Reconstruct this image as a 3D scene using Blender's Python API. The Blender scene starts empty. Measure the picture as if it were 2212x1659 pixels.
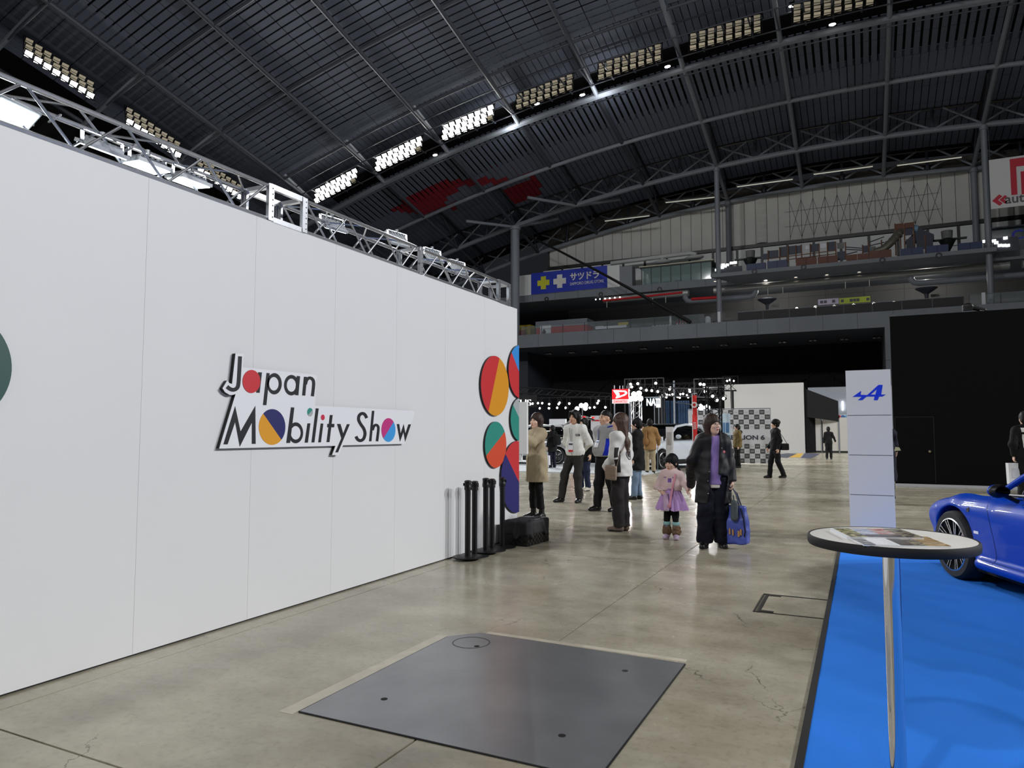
import bpy, bmesh, math, random
import numpy as np
from mathutils import Vector, Matrix
from mathutils.bvhtree import BVHTree
random.seed(7); RNG = np.random.default_rng(7)
SC = bpy.context.scene
COL = SC.collection
PI = math.pi

# ------------------------------------------------------------------ camera
FPX, CX, CY, CAMH = 1530.0, 1106.0, 829.5, 1.40          # focal length and centre in px of the 2212x1659 frame, eye height in m
PITCH, YAW = math.radians(3.8327), math.radians(26.1837)  # looks 26 deg left of +Y (the direction of the white wall), slightly up
FH = Vector((-math.sin(YAW), math.cos(YAW), 0)); RT = Vector((math.cos(YAW), math.sin(YAW), 0)); UPZ = Vector((0, 0, 1))
FW = FH * math.cos(PITCH) + UPZ * math.sin(PITCH); UV = -FH * math.sin(PITCH) + UPZ * math.cos(PITCH)
CP = Vector((0, 0, CAMH))
cam_data = bpy.data.cameras.new('camera'); cam = bpy.data.objects.new('camera', cam_data); COL.objects.link(cam)
cam_data.sensor_fit = 'HORIZONTAL'; cam_data.sensor_width = 36.0; cam_data.lens = FPX / 2212.0 * 36.0
cam_data.clip_start = 0.05; cam_data.clip_end = 400
mw = Matrix.Identity(4)
for i_ in range(3):
    mw[i_][0] = RT[i_]; mw[i_][1] = UV[i_]; mw[i_][2] = -FW[i_]; mw[i_][3] = CP[i_]
cam.matrix_world = mw
SC.camera = cam

# ------------------------------------------------------------------ world, exposure, hall lights
wd = bpy.data.worlds.new('hall_air'); SC.world = wd; wd.use_nodes = True
wd.node_tree.nodes['Background'].inputs[0].default_value = (0.55, 0.6, 0.7, 1)
wd.node_tree.nodes['Background'].inputs[1].default_value = 0.02
SC.view_settings.view_transform = 'Standard'; SC.view_settings.look = 'None'
SC.view_settings.exposure = 0.0; SC.view_settings.gamma = 1.0; SC.view_settings.use_curve_mapping = False

def roofz(x, y):
    zx = 48.27 - 0.0075 * x - 0.00291 * x * x
    if y >= 36: return zx - 0.2352 * y
    t = min(36 - y, 76.0)
    return zx - 8.467 + 0.2352 * t - 0.2352 * t * t / 152.0

# floodlight banks of the roof catwalk ring: (x, y, direction the bank runs along, lit)
BANKS = [(-49, 57.5, 'x', 1), (-41, 57.5, 'x', 1), (-33, 57.5, 'x', 1),
         (-25, 57.5, 'x', 0), (-17, 57.5, 'x', 0), (-9, 57.5, 'x', 0), (-1, 57.5, 'x', 0),
         (-57, 33.5, 'y', 1), (-57, 42.0, 'y', 1), (-57, 49.5, 'y', 1)]
HIDDEN_BANKS = [(53, 6, 22000), (53, 22, 46000), (53, 38, 70000), (-36, -40, 38000), (-14, -44, 40000), (8, -44, 6000), (30, -40, 6000)]   # the ring goes on behind and to the right of the camera
def hall_spot(x, y, z, target, watts, size=1.2, angle=115, name='floodlight_beam'):
    l = bpy.data.lights.new(name, 'SPOT'); l.energy = watts; l.spot_size = math.radians(angle); l.spot_blend = 0.7
    l.shadow_soft_size = size; l.color = (0.985, 0.99, 1.0)
    o = bpy.data.objects.new(name, l); COL.objects.link(o); o.location = (x, y, z)
    o.rotation_euler = (Vector(target) - Vector((x, y, z))).to_track_quat('-Z', 'Y').to_euler()
    return o
for (bx_, by_, bd_, lit_) in BANKS:
    if lit_: hall_spot(bx_ + (1.5 if bd_ == 'y' else 0), by_ - (1.5 if bd_ == 'x' else 0), roofz(bx_, by_) - 2.6, (-6, 14, 0), 22000)
for (bx_, by_, watts_) in HIDDEN_BANKS:
    hall_spot(bx_, by_, roofz(bx_, by_) - 2.6, (-3, 9, 0), watts_)
# ------------------------------------------------------------------ helpers
def ray(x, y): return FW + RT * ((x - CX) / FPX) + UV * ((CY - y) / FPX)
def at(x, y, X=None, Y=None, Z=None):
    d = ray(x, y)
    t = X / d.x if X is not None else (Y / d.y if Y is not None else (Z - CAMH) / d.z)
    return CP + d * t
def proj(p):
    v = Vector(p) - CP; z = v.dot(FW)
    if z < 0.05: return None
    return (CX + FPX * v.dot(RT) / z, CY - FPX * v.dot(UV) / z)
def lin(c):
    c = c / 255.0
    return c / 12.92 if c <= 0.04045 else ((c + 0.055) / 1.055) ** 2.4
def rgb(r, g, b): return (lin(r), lin(g), lin(b), 1.0)
_M = {}
def mat(name, col, rough=0.6, metal=0.0, spec=0.5, emit=0.0, var=0.0, vscale=6.0, bump=0.0, bscale=60.0, coat=0.0, alpha=1.0, trans=0.0, emitcol=None):
    if name in _M: return _M[name]
    m = bpy.data.materials.new(name); m.use_nodes = True
    nt = m.node_tree; b = nt.nodes['Principled BSDF']
    b.inputs['Base Color'].default_value = col; b.inputs['Roughness'].default_value = rough
    b.inputs['Metallic'].default_value = metal; b.inputs['Specular IOR Level'].default_value = spec
    if coat: b.inputs['Coat Weight'].default_value = coat; b.inputs['Coat Roughness'].default_value = 0.04
    if emit: b.inputs['Emission Color'].default_value = emitcol or col; b.inputs['Emission Strength'].default_value = emit
    if trans: b.inputs['Transmission Weight'].default_value = trans
    if alpha < 1: b.inputs['Alpha'].default_value = alpha
    if var or bump:
        tc = nt.nodes.new('ShaderNodeTexCoord')
        if var:
            n = nt.nodes.new('ShaderNodeTexNoise'); n.inputs['Scale'].default_value = vscale; n.inputs['Detail'].default_value = 5
            nt.links.new(tc.outputs['Object'], n.inputs['Vector'])
            mr = nt.nodes.new('ShaderNodeMapRange'); mr.inputs['From Min'].default_value = 0.3; mr.inputs['From Max'].default_value = 0.7
            mr.inputs['To Min'].default_value = 1 - var; mr.inputs['To Max'].default_value = 1 + var
            nt.links.new(n.outputs['Fac'], mr.inputs['Value'])
            mx = nt.nodes.new('ShaderNodeVectorMath'); mx.operation = 'SCALE'; mx.inputs[0].default_value = col[:3]
            nt.links.new(mr.outputs['Result'], mx.inputs['Scale']); nt.links.new(mx.outputs['Vector'], b.inputs['Base Color'])
        if bump:
            n2 = nt.nodes.new('ShaderNodeTexNoise'); n2.inputs['Scale'].default_value = bscale; n2.inputs['Detail'].default_value = 3
            nt.links.new(tc.outputs['Object'], n2.inputs['Vector'])
            bp = nt.nodes.new('ShaderNodeBump'); bp.inputs['Strength'].default_value = bump; bp.inputs['Distance'].default_value = 0.01
            nt.links.new(n2.outputs['Fac'], bp.inputs['Height']); nt.links.new(bp.outputs['Normal'], b.inputs['Normal'])
    _M[name] = m
    return m

class MB:
    """collects primitives into one mesh"""
    def __init__(s): s.v = []; s.f = []; s.mi = []; s.cur = 0
    def _add(s, vs, fs):
        o = len(s.v); s.v.extend([tuple(v) for v in vs]); s.f.extend([tuple(i + o for i in f) for f in fs]); s.mi.extend([s.cur] * len(fs)); return s
    def box(s, x0, y0, z0, x1, y1, z1):
        vs = [(x0, y0, z0), (x1, y0, z0), (x1, y1, z0), (x0, y1, z0), (x0, y0, z1), (x1, y0, z1), (x1, y1, z1), (x0, y1, z1)]
        return s._add(vs, [(0, 3, 2, 1), (4, 5, 6, 7), (0, 1, 5, 4), (1, 2, 6, 5), (2, 3, 7, 6), (3, 0, 4, 7)])
    def obox(s, c, ax, ay, az, hx, hy, hz):
        c = Vector(c); ax = Vector(ax); ay = Vector(ay); az = Vector(az)
        vs = [c + ax * (hx * i) + ay * (hy * j) + az * (hz * k) for k in (-1, 1) for (i, j) in ((-1, -1), (1, -1), (1, 1), (-1, 1))]
        return s._add(vs, [(0, 3, 2, 1), (4, 5, 6, 7), (0, 1, 5, 4), (1, 2, 6, 5), (2, 3, 7, 6), (3, 0, 4, 7)])
    def bar(s, p0, p1, w, h, up=(0, 0, 1)):
        p0 = Vector(p0); p1 = Vector(p1); d = (p1 - p0); L = d.length; d.normalize(); u = Vector(up)
        if abs(d.dot(u)) > 0.98: u = Vector((1, 0, 0))
        sx = d.cross(u).normalized(); uu = sx.cross(d)
        return s.obox((p0 + p1) / 2, d, sx, uu, L / 2, w / 2, h / 2)
    def tube(s, pts, r, n=8, cap=True):
        pts = [Vector(p) for p in pts]; rs = r if isinstance(r, (list, tuple)) else [r] * len(pts)
        vs = []; fs = []; prev = None
        for i, p in enumerate(pts):
            d = (pts[min(i + 1, len(pts) - 1)] - pts[max(i - 1, 0)]).normalized()
            if prev is None:
                u = Vector((0, 0, 1)) if abs(d.z) < 0.95 else Vector((1, 0, 0)); a = d.cross(u).normalized()
            else:
                a = (prev - d * prev.dot(d)).normalized()
            prev = a; b = d.cross(a)
            for k in range(n):
                t = 2 * PI * k / n; vs.append(p + (a * math.cos(t) + b * math.sin(t)) * rs[i])
        for i in range(len(pts) - 1):
            for k in range(n):
                fs.append((i * n + k, i * n + (k + 1) % n, (i + 1) * n + (k + 1) % n, (i + 1) * n + k))
        if cap: fs.append(tuple(range(n - 1, -1, -1))); fs.append(tuple((len(pts) - 1) * n + k for k in range(n)))
        return s._add(vs, fs)
    def lathe(s, prof, n=24, c=(0, 0, 0), axis='z', a0=0.0, ring=False):
        c = Vector(c); vs = []; fs = []
        for (r, h) in prof:
            for k in range(n):
                t = a0 + 2 * PI * k / n; x, y = r * math.cos(t), r * math.sin(t)
                vs.append(c + (Vector((x, y, h)) if axis == 'z' else (Vector((h, x, y)) if axis == 'x' else Vector((y, h, x)))))
        m = len(prof)
        for i in range(m if ring else m - 1):
            i2 = (i + 1) % m
            for k in range(n): fs.append((i * n + k, i * n + (k + 1) % n, i2 * n + (k + 1) % n, i2 * n + k))
        if ring: return s._add(vs, fs)
        if prof[0][0] > 1e-6: fs.append(tuple(range(n - 1, -1, -1)))
        if prof[-1][0] > 1e-6: fs.append(tuple((m - 1) * n + k for k in range(n)))
        return s._add(vs, fs)
    def ell(s, c, r, n=12, m=8, rot=None):
        c = Vector(c); vs = []; fs = []
        for i in range(m + 1):
            ph = PI * i / m
            for k in range(n):
                t = 2 * PI * k / n; v = Vector((r[0] * math.sin(ph) * math.cos(t), r[1] * math.sin(ph) * math.sin(t), r[2] * math.cos(ph)))
                if rot is not None: v = rot @ v
                vs.append(c + v)
        for i in range(m):
            for k in range(n): fs.append((i * n + k, (i + 1) * n + k, (i + 1) * n + (k + 1) % n, i * n + (k + 1) % n))
        return s._add(vs, fs)
    def prism(s, poly, o, ax, ay, depth):
        """polygon (2D list) in the plane o + a*ax + b*ay, extruded by the vector depth"""
        o = Vector(o); ax = Vector(ax); ay = Vector(ay); dp = Vector(depth); n = len(poly)
        a = [o + ax * p[0] + ay * p[1] for p in poly]; b = [p + dp for p in a]
        return s._add(a + b, [tuple(range(n))[::-1], tuple(range(n, 2 * n))] + [(i, (i + 1) % n, n + (i + 1) % n, n + i) for i in range(n)])
    def quad(s, a, b, c, d): return s._add([a, b, c, d], [(0, 1, 2, 3)])
    def mesh(s, name, mats, smooth=False):
        me = bpy.data.meshes.new(name); me.from_pydata(s.v, [], s.f)
        for m in (mats if isinstance(mats, (list, tuple)) else [mats]): me.materials.append(m)
        if any(s.mi): me.polygons.foreach_set('material_index', s.mi)
        if smooth:
            me.polygons.foreach_set('use_smooth', [True] * len(s.f))
            me.set_sharp_from_angle(angle=math.radians(35))
        me.update(); return me
    def build(s, name, mats, parent=None, smooth=False):
        return link(name, s.mesh(name, mats, smooth), parent)
def link(name, data, parent=None):
    o = bpy.data.objects.new(name, data); COL.objects.link(o)
    if parent is not None: o.parent = parent
    return o
def tag(o, label, cat=None, group=None, kind=None):
    o['label'] = label
    if cat: o['category'] = cat
    if group: o['group'] = group
    if kind: o['kind'] = kind
    return o
def thing(name, label, cat, loc=(0, 0, 0), rz=0.0, group=None, kind=None):
    o = bpy.data.objects.new(name, None); COL.objects.link(o); o.empty_display_size = 0.1
    o.location = loc; o.rotation_euler = (0, 0, rz)
    return tag(o, label, cat, group, kind)
def copy_tree(o, parent=None):
    c = o.copy(); COL.objects.link(c); c.parent = parent
    for ch in list(o.children): copy_tree(ch, c)
    return c
def fill2d(loops, z=0.0):
    """triangulated fill of closed 2D loops (holes allowed), returns verts, faces"""
    bm = bmesh.new()
    for lp in loops:
        vs = [bm.verts.new((p[0], p[1], z)) for p in lp]
        for i in range(len(vs)): bm.edges.new((vs[i], vs[(i + 1) % len(vs)]))
    r = bmesh.ops.triangle_fill(bm, edges=bm.edges[:], use_beauty=True)
    bm.verts.index_update()
    v = [tuple(x.co) for x in bm.verts]; f = [tuple(x.index for x in fc.verts) for fc in bm.faces]
    bm.free(); return v, f
def text_obj(name, body, size, depth, m, parent, o, ax, ay, align='LEFT', sx=1.0, bold=0.0):
    """lettering: text outline turned into a solid mesh, laid in the plane o, ax, ay"""
    cu = bpy.data.curves.new('lettering', 'FONT'); cu.body = body; cu.size = size; cu.extrude = depth / 2; cu.align_x = align; cu.offset = bold
    cu.resolution_u = 3
    t = bpy.data.objects.new('lettering', cu); COL.objects.link(t)
    dg = bpy.context.evaluated_depsgraph_get(); me = bpy.data.meshes.new_from_object(t.evaluated_get(dg))
    bpy.data.objects.remove(t); bpy.data.curves.remove(cu)
    ax = Vector(ax); ay = Vector(ay); n = ax.cross(ay); o = Vector(o)
    for v in me.vertices: v.co = o + ax * (v.co.x * sx) + ay * v.co.y + n * v.co.z
    me.materials.clear(); me.materials.append(m); me.name = name; me.update()
    return link(name, me, parent)
def circ(c, r, a0=0.0, a1=2 * PI, n=24, close=False):
    m = n if not close else n + 1
    return [(c[0] + r * math.cos(a0 + (a1 - a0) * i / n), c[1] + r * math.sin(a0 + (a1 - a0) * i / n)) for i in range(m)]

# ------------------------------------------------------------------ signed-distance modelling (people, cars, soft things)
class Field:
    def __init__(s, lo, hi, h):
        s.h = h; s.lo = np.array(lo, float) - 2 * h; n = np.ceil((np.array(hi, float) + 2 * h - s.lo) / h).astype(int) + 1
        s.n = n; s.ax = [s.lo[i] + h * np.arange(n[i]) for i in range(3)]; s.f = np.full(n, 9.0, np.float32)
    def sl(s, lo, hi, pad):
        out = []
        for i in range(3):
            a = int(max(0, math.floor((lo[i] - pad - s.lo[i]) / s.h))); b = int(min(s.n[i], math.ceil((hi[i] + pad - s.lo[i]) / s.h) + 1))
            if b <= a: return None
            out.append(slice(a, b))
        return tuple(out)
    def grid(s, q): return [s.ax[0][q[0]][:, None, None], s.ax[1][q[1]][None, :, None], s.ax[2][q[2]][None, None, :]]
    def comb(s, q, d, k, sub=False):
        a = s.f[q]
        if sub: s.f[q] = np.maximum(a, -d); return
        if k > 0:
            h = np.maximum(k - np.abs(a - d), 0) / k; s.f[q] = np.minimum(a, d) - h * h * k * 0.25
        else: s.f[q] = np.minimum(a, d)
    def cone(s, p0, p1, r0, r1=None, k=0.03, flat=None, sub=False):
        """round cone; flat=(sx,sy,sz) squeezes it about its own middle"""
        r1 = r0 if r1 is None else r1
        p0 = np.array(p0, float); p1 = np.array(p1, float); R = max(r0, r1)
        q = s.sl(np.minimum(p0, p1) - R, np.maximum(p0, p1) + R, k + 2.5 * s.h)
        if q is None: return s
        X, Y, Z = s.grid(q); sc = 1.0; fl = np.ones(3)
        if flat is not None: fl = np.array(flat, float); sc = fl.min()
        a = p0 / fl; b = p1 / fl; ba = b - a; L = max(float(ba @ ba), 1e-9)
        x = X / fl[0] - a[0]; y = Y / fl[1] - a[1]; z = Z / fl[2] - a[2]
        t = np.clip((x * ba[0] + y * ba[1] + z * ba[2]) / L, 0, 1)
        d = np.sqrt((x - t * ba[0]) ** 2 + (y - t * ba[1]) ** 2 + (z - t * ba[2]) ** 2) - (r0 + (r1 - r0) * t)
        s.comb(q, (d * sc).astype(np.float32), k, sub); return s
    def ell(s, c, r, k=0.02, rot=None, sub=False):
        c = np.array(c, float); r = np.array(r, float)
        if rot is not None: rot = np.array(rot); u_ = np.linalg.norm(rot[:, 0]); rot = rot / u_; r = r * u_
        R = np.full(3, r.max()) if rot is not None else r
        q = s.sl(c - R, c + R, k + 2.5 * s.h)
        if q is None: return s
        X, Y, Z = s.grid(q); x, y, z = X - c[0], Y - c[1], Z - c[2]
        if rot is not None:
            m = np.array(rot)            # columns = local axes
            x, y, z = (x * m[0, 0] + y * m[1, 0] + z * m[2, 0], x * m[0, 1] + y * m[1, 1] + z * m[2, 1], x * m[0, 2] + y * m[1, 2] + z * m[2, 2])
        k0 = np.sqrt((x / r[0]) ** 2 + (y / r[1]) ** 2 + (z / r[2]) ** 2); k1 = np.sqrt((x / r[0] ** 2) ** 2 + (y / r[1] ** 2) ** 2 + (z / r[2] ** 2) ** 2)
        d = k0 * (k0 - 1) / np.maximum(k1, 1e-6)
        s.comb(q, d.astype(np.float32), k, sub); return s
    def rbox(s, c, hs, r=0.01, k=0.01, rot=None, sub=False):
        c = np.array(c, float); hs = np.array(hs, float)
        if rot is not None: rot = np.array(rot); u_ = np.linalg.norm(rot[:, 0]); rot = rot / u_; hs = hs * u_
        R = np.full(3, np.linalg.norm(hs)) if rot is not None else hs
        q = s.sl(c - R, c + R, k + 2.5 * s.h)
        if q is None: return s
        X, Y, Z = s.grid(q); x, y, z = X - c[0], Y - c[1], Z - c[2]
        if rot is not None:
            m = np.array(rot); x, y, z = (x * m[0, 0] + y * m[1, 0] + z * m[2, 0], x * m[0, 1] + y * m[1, 1] + z * m[2, 1], x * m[0, 2] + y * m[1, 2] + z * m[2, 2])
        qx, qy, qz = np.abs(x) - hs[0] + r, np.abs(y) - hs[1] + r, np.abs(z) - hs[2] + r
        d = np.sqrt(np.maximum(qx, 0) ** 2 + np.maximum(qy, 0) ** 2 + np.maximum(qz, 0) ** 2) + np.minimum(np.maximum(qx, np.maximum(qy, qz)), 0) - r
        s.comb(q, d.astype(np.float32), k, sub); return s
    def plane(s, p, n):
        """keep only the side opposite to n"""
        X, Y, Z = s.grid((slice(None),) * 3); n = np.array(n, float); n /= np.linalg.norm(n)
        s.f = np.maximum(s.f, ((X - p[0]) * n[0] + (Y - p[1]) * n[1] + (Z - p[2]) * n[2]).astype(np.float32)); return s
    def folds(s, amp, fx=23.0, fz=15.0, ph=0.0):
        X, Y, Z = s.grid((slice(None),) * 3)
        wx = X + .035 * np.sin(11 * Z + 3 * Y + ph); wz = Z + .05 * np.sin(7 * X + 9 * Y + 1.3 * ph)
        w = np.sin(fx * wx + 0.6 * fz * wz + ph) * np.sin(fz * wz - 9 * Y + 1.7 * ph) + 0.6 * np.sin(fx * 1.3 * Y - fz * 1.6 * wz + 2.1 + ph) + .45 * np.sin(2.1 * fx * (wx + Y) + 2.7 * fz * wz + 3 * ph) * np.sin(31 * wx - 23 * wz)
        s.f = s.f + (amp * w).astype(np.float32); return s
    def mesh(s, name, m, scale=1.0):
        f = s.f; neg = f < 0
        n = np.array(f.shape)
        c = np.zeros(n - 1, np.int8)
        for i in (0, 1):
            for j in (0, 1):
                for k in (0, 1): c += neg[i:n[0] - 1 + i, j:n[1] - 1 + j, k:n[2] - 1 + k]
        act = (c > 0) & (c < 8); idx = np.full(act.shape, -1, np.int64); ii = np.argwhere(act); idx[act] = np.arange(len(ii))
        acc = np.zeros((len(ii), 3)); cnt = np.zeros(len(ii))
        corners = [(i, j, k) for i in (0, 1) for j in (0, 1) for k in (0, 1)]
        for a in corners:
            for ax in range(3):
                if a[ax] == 1: continue
                b = list(a); b[ax] = 1; b = tuple(b)
                fa = f[ii[:, 0] + a[0], ii[:, 1] + a[1], ii[:, 2] + a[2]]; fb = f[ii[:, 0] + b[0], ii[:, 1] + b[1], ii[:, 2] + b[2]]
                cr = (fa < 0) != (fb < 0); t = np.where(cr, fa / np.where(cr, fa - fb, 1), 0)
                p = np.array(a, float)[None, :].repeat(len(ii), 0); p[:, ax] += t
                acc[cr] += p[cr]; cnt[cr] += 1
        V = (ii + acc / np.maximum(cnt, 1)[:, None]) * s.h + s.lo
        F = []
        for ax in range(3):
            u, w = (ax + 1) % 3, (ax + 2) % 3
            sa = [slice(None)] * 3; sb = [slice(None)] * 3; sa[ax] = slice(0, -1); sb[ax] = slice(1, None)
            e = neg[tuple(sa)] != neg[tuple(sb)]
            E = np.argwhere(e); E = E[(E[:, u] > 0) & (E[:, w] > 0) & (E[:, u] < n[u] - 1) & (E[:, w] < n[w] - 1)]
            if not len(E): continue
            def cell(du, dw):
                q = E.copy(); q[:, u] -= du; q[:, w] -= dw; return idx[q[:, 0], q[:, 1], q[:, 2]]
            quad = np.stack([cell(1, 1), cell(0, 1), cell(0, 0), cell(1, 0)], 1)
            inside = neg[E[:, 0], E[:, 1], E[:, 2]]
            quad[~inside] = quad[~inside][:, ::-1]; F.append(quad)
        F = np.concatenate(F) if F else np.zeros((0, 4), int)
        # relax a little so that the voxel grid does not show
        for _ in range(2):
            sm = np.zeros_like(V); ct = np.zeros(len(V))
            for a_, b_ in ((0, 1), (1, 2), (2, 3), (3, 0)):
                np.add.at(sm, F[:, a_], V[F[:, b_]]); np.add.at(ct, F[:, a_], 1); np.add.at(sm, F[:, b_], V[F[:, a_]]); np.add.at(ct, F[:, b_], 1)
            V = V * 0.5 + 0.5 * sm / np.maximum(ct, 1)[:, None]
        me = bpy.data.meshes.new(name)
        V = (V * scale).astype(np.float32)
        me.vertices.add(len(V)); me.vertices.foreach_set('co', V.ravel())
        me.loops.add(len(F) * 4); me.loops.foreach_set('vertex_index', F.ravel().astype(np.int32))
        me.polygons.add(len(F)); me.polygons.foreach_set('loop_start', np.arange(0, len(F) * 4, 4, dtype=np.int32))
        me.polygons.foreach_set('use_smooth', np.ones(len(F), bool))
        me.materials.append(m); me.update(calc_edges=True); me.validate()
        return me
def poly_sd(poly, U, W):
    """signed distance (negative inside) of a 2D polygon on a grid"""
    P = np.array(poly, float); d = np.full(U.shape, 1e9); s_ = np.ones(U.shape)
    for i in range(len(P)):
        a = P[i]; b = P[i - 1]; e = b - a; wx = U - a[0]; wy = W - a[1]
        t = np.clip((wx * e[0] + wy * e[1]) / (e @ e), 0, 1); bx = wx - e[0] * t; by = wy - e[1] * t
        d = np.minimum(d, bx * bx + by * by)
        c1 = W >= a[1]; c2 = W < b[1]; c3 = e[0] * wy > e[1] * wx
        fl = (c1 & c2 & c3) | (~c1 & ~c2 & ~c3); s_ = np.where(fl, -s_, s_)
    return s_ * np.sqrt(d)
def chaikin(p, n=2):
    for _ in range(n):
        q = []
        for i in range(len(p)):
            a = p[i]; b = p[(i + 1) % len(p)]
            q.append((a[0] * .75 + b[0] * .25, a[1] * .75 + b[1] * .25)); q.append((a[0] * .25 + b[0] * .75, a[1] * .25 + b[1] * .75))
        p = q
    return p
def smax(a, b, k):
    h = np.maximum(k - np.abs(a - b), 0) / k
    return np.maximum(a, b) + h * h * k * 0.25
# ------------------------------------------------------------------ materials of the setting
def concrete():
    m = bpy.data.materials.new('polished_concrete'); m.use_nodes = True; nt = m.node_tree; N = nt.nodes; L = nt.links; b = N['Principled BSDF']
    g = N.new('ShaderNodeNewGeometry')
    def noise(scale, detail=6, stretch=None, rough=0.6):
        n = N.new('ShaderNodeTexNoise'); n.inputs['Scale'].default_value = scale; n.inputs['Detail'].default_value = detail; n.inputs['Roughness'].default_value = rough
        if stretch:
            mp = N.new('ShaderNodeMapping'); mp.inputs['Scale'].default_value = stretch; L.new(g.outputs['Position'], mp.inputs['Vector']); L.new(mp.outputs['Vector'], n.inputs['Vector'])
        else: L.new(g.outputs['Position'], n.inputs['Vector'])
        return n
    def ramp(src, stops):
        r = N.new('ShaderNodeValToRGB'); L.new(src, r.inputs['Fac'])
        while len(r.color_ramp.elements) > 1: r.color_ramp.elements.remove(r.color_ramp.elements[-1])
        for i, (p, c) in enumerate(stops):
            e = r.color_ramp.elements[0] if i == 0 else r.color_ramp.elements.new(p); e.position = p; e.color = c
        return r
    def mix(a, bb, fac, mode='MIX'):
        x = N.new('ShaderNodeMix'); x.data_type = 'RGBA'; x.blend_type = mode
        if isinstance(fac, float): x.inputs['Factor'].default_value = fac
        else: L.new(fac, x.inputs['Factor'])
        L.new(a, x.inputs['A']); L.new(bb, x.inputs['B']); return x.outputs['Result']
    n1 = noise(0.55, 8, None, 0.65); n2 = noise(3.0, 8); n3 = noise(26, 4); n4 = noise(1.6, 6, (0.35, 1.0, 1.0))
    c1 = ramp(n1.outputs['Fac'], [(0.30, rgb(146, 138, 119)), (0.5, rgb(174, 168, 149)), (0.7, rgb(196, 190, 173))])
    c2 = ramp(n2.outputs['Fac'], [(0.3, (0.78, 0.77, 0.75, 1)), (0.55, (1, 1, 1, 1)), (0.75, (1.06, 1.05, 1.04, 1))])
    c3 = ramp(n3.outputs['Fac'], [(0.32, (0.82, 0.81, 0.8, 1)), (0.5, (1, 1, 1, 1))])
    c4 = ramp(n4.outputs['Fac'], [(0.38, (0.78, 0.75, 0.70, 1)), (0.58, (1, 1, 1, 1))])
    col = mix(c1.outputs['Color'], c2.outputs['Color'], 0.75, 'MULTIPLY'); col = mix(col, c3.outputs['Color'], 0.8, 'MULTIPLY'); col = mix(col, c4.outputs['Color'], 0.8, 'MULTIPLY')
    # hairline cracks
    wn = noise(2.3, 5); va = N.new('ShaderNodeVectorMath'); va.operation = 'MULTIPLY_ADD'; va.inputs[1].default_value = (0.55, 0.55, 0.0)
    L.new(wn.outputs['Color'], va.inputs[0]); L.new(g.outputs['Position'], va.inputs[2])
    vo = N.new('ShaderNodeTexVoronoi'); vo.feature = 'DISTANCE_TO_EDGE'; vo.inputs['Scale'].default_value = 0.75; L.new(va.outputs['Vector'], vo.inputs['Vector'])
    ck = ramp(vo.outputs['Distance'], [(0.0, (1, 1, 1, 1)), (0.0035, (0, 0, 0, 1))])
    msk = ramp(noise(0.9, 3).outputs['Fac'], [(0.5, (0, 0, 0, 1)), (0.58, (1, 1, 1, 1))])
    mm = N.new('ShaderNodeMath'); mm.operation = 'MULTIPLY'; L.new(ck.outputs['Color'], mm.inputs[0]); L.new(msk.outputs['Color'], mm.inputs[1])
    dk = N.new('ShaderNodeRGB'); dk.outputs[0].default_value = rgb(88, 80, 70); col = mix(col, dk.outputs[0], mm.outputs[0])
    L.new(col, b.inputs['Base Color'])
    rr = ramp(n2.outputs['Fac'], [(0.3, (0.20, 0.20, 0.20, 1)), (0.7, (0.30, 0.30, 0.30, 1))]); L.new(rr.outputs['Color'], b.inputs['Roughness'])
    b.inputs['Specular IOR Level'].default_value = 0.5
    bp = N.new('ShaderNodeBump'); bp.inputs['Strength'].default_value = 0.05; bp.inputs['Distance'].default_value = 0.02
    L.new(noise(2.2, 3, (0.6, 1.6, 1)).outputs['Fac'], bp.inputs['Height']); L.new(bp.outputs['Normal'], b.inputs['Normal'])
    return m
M_CONC = concrete()
M_JOINT = mat('joint_filler', rgb(52, 48, 44), 0.8)
M_WHITE = mat('white_wall_paper', rgb(226, 227, 228), 0.55, var=0.012, vscale=1.2, bump=0.04, bscale=220)
M_CORE = mat('wall_core_shadow_gap', rgb(30, 30, 32), 0.8)
M_BLACKCLOTH = mat('black_curtain', rgb(10, 11, 15), 0.9, var=0.2, vscale=2)
M_DARKWALL = mat('black_painted_board', rgb(4, 5, 7), 0.85, spec=0.2, var=0.08, vscale=0.8)
M_CONCRETE_GREY = mat('grey_painted_concrete', rgb(118, 124, 132), 0.7, var=0.06, vscale=0.6)
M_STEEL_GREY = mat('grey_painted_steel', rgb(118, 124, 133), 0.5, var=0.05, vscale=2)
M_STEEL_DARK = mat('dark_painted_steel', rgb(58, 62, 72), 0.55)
M_BLACK = mat('black_satin', rgb(14, 14, 16), 0.45)
M_RUBBER = mat('black_rubber', rgb(18, 18, 19), 0.75)
M_ALU = mat('bare_aluminium', rgb(205, 208, 214), 0.32, metal=1.0, var=0.06, vscale=30)
M_GREYPANEL = mat('roof_panel_grey', rgb(86, 93, 109), 0.7, var=0.05, vscale=0.15)
M_ROOFBACK = mat('roof_void_dark', rgb(9, 10, 14), 0.95)
M_REDPANEL = mat('roof_panel_red', rgb(122, 18, 34), 0.7)

# ------------------------------------------------------------------ floor
floor = tag(MB().box(-70, -14, -0.4, 60, 90, -0.012).build('floor', M_JOINT), 'polished concrete hall floor with saw cut joints', kind='structure')
SX, SY = 2.07, 5.6
slab_me = MB().box(-SX / 2 + .006, -SY / 2 + .006, -0.06, SX / 2 - .006, SY / 2 - .006, 0.0).mesh('slab', M_CONC)
for i in range(-13, 9):
    for j in range(-2, 11):
        o = link('slab', slab_me, floor); o.location = (-1.86 + SX * (i + 0.5), 7.62 + SY * (j - 0.5), 0)
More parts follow.
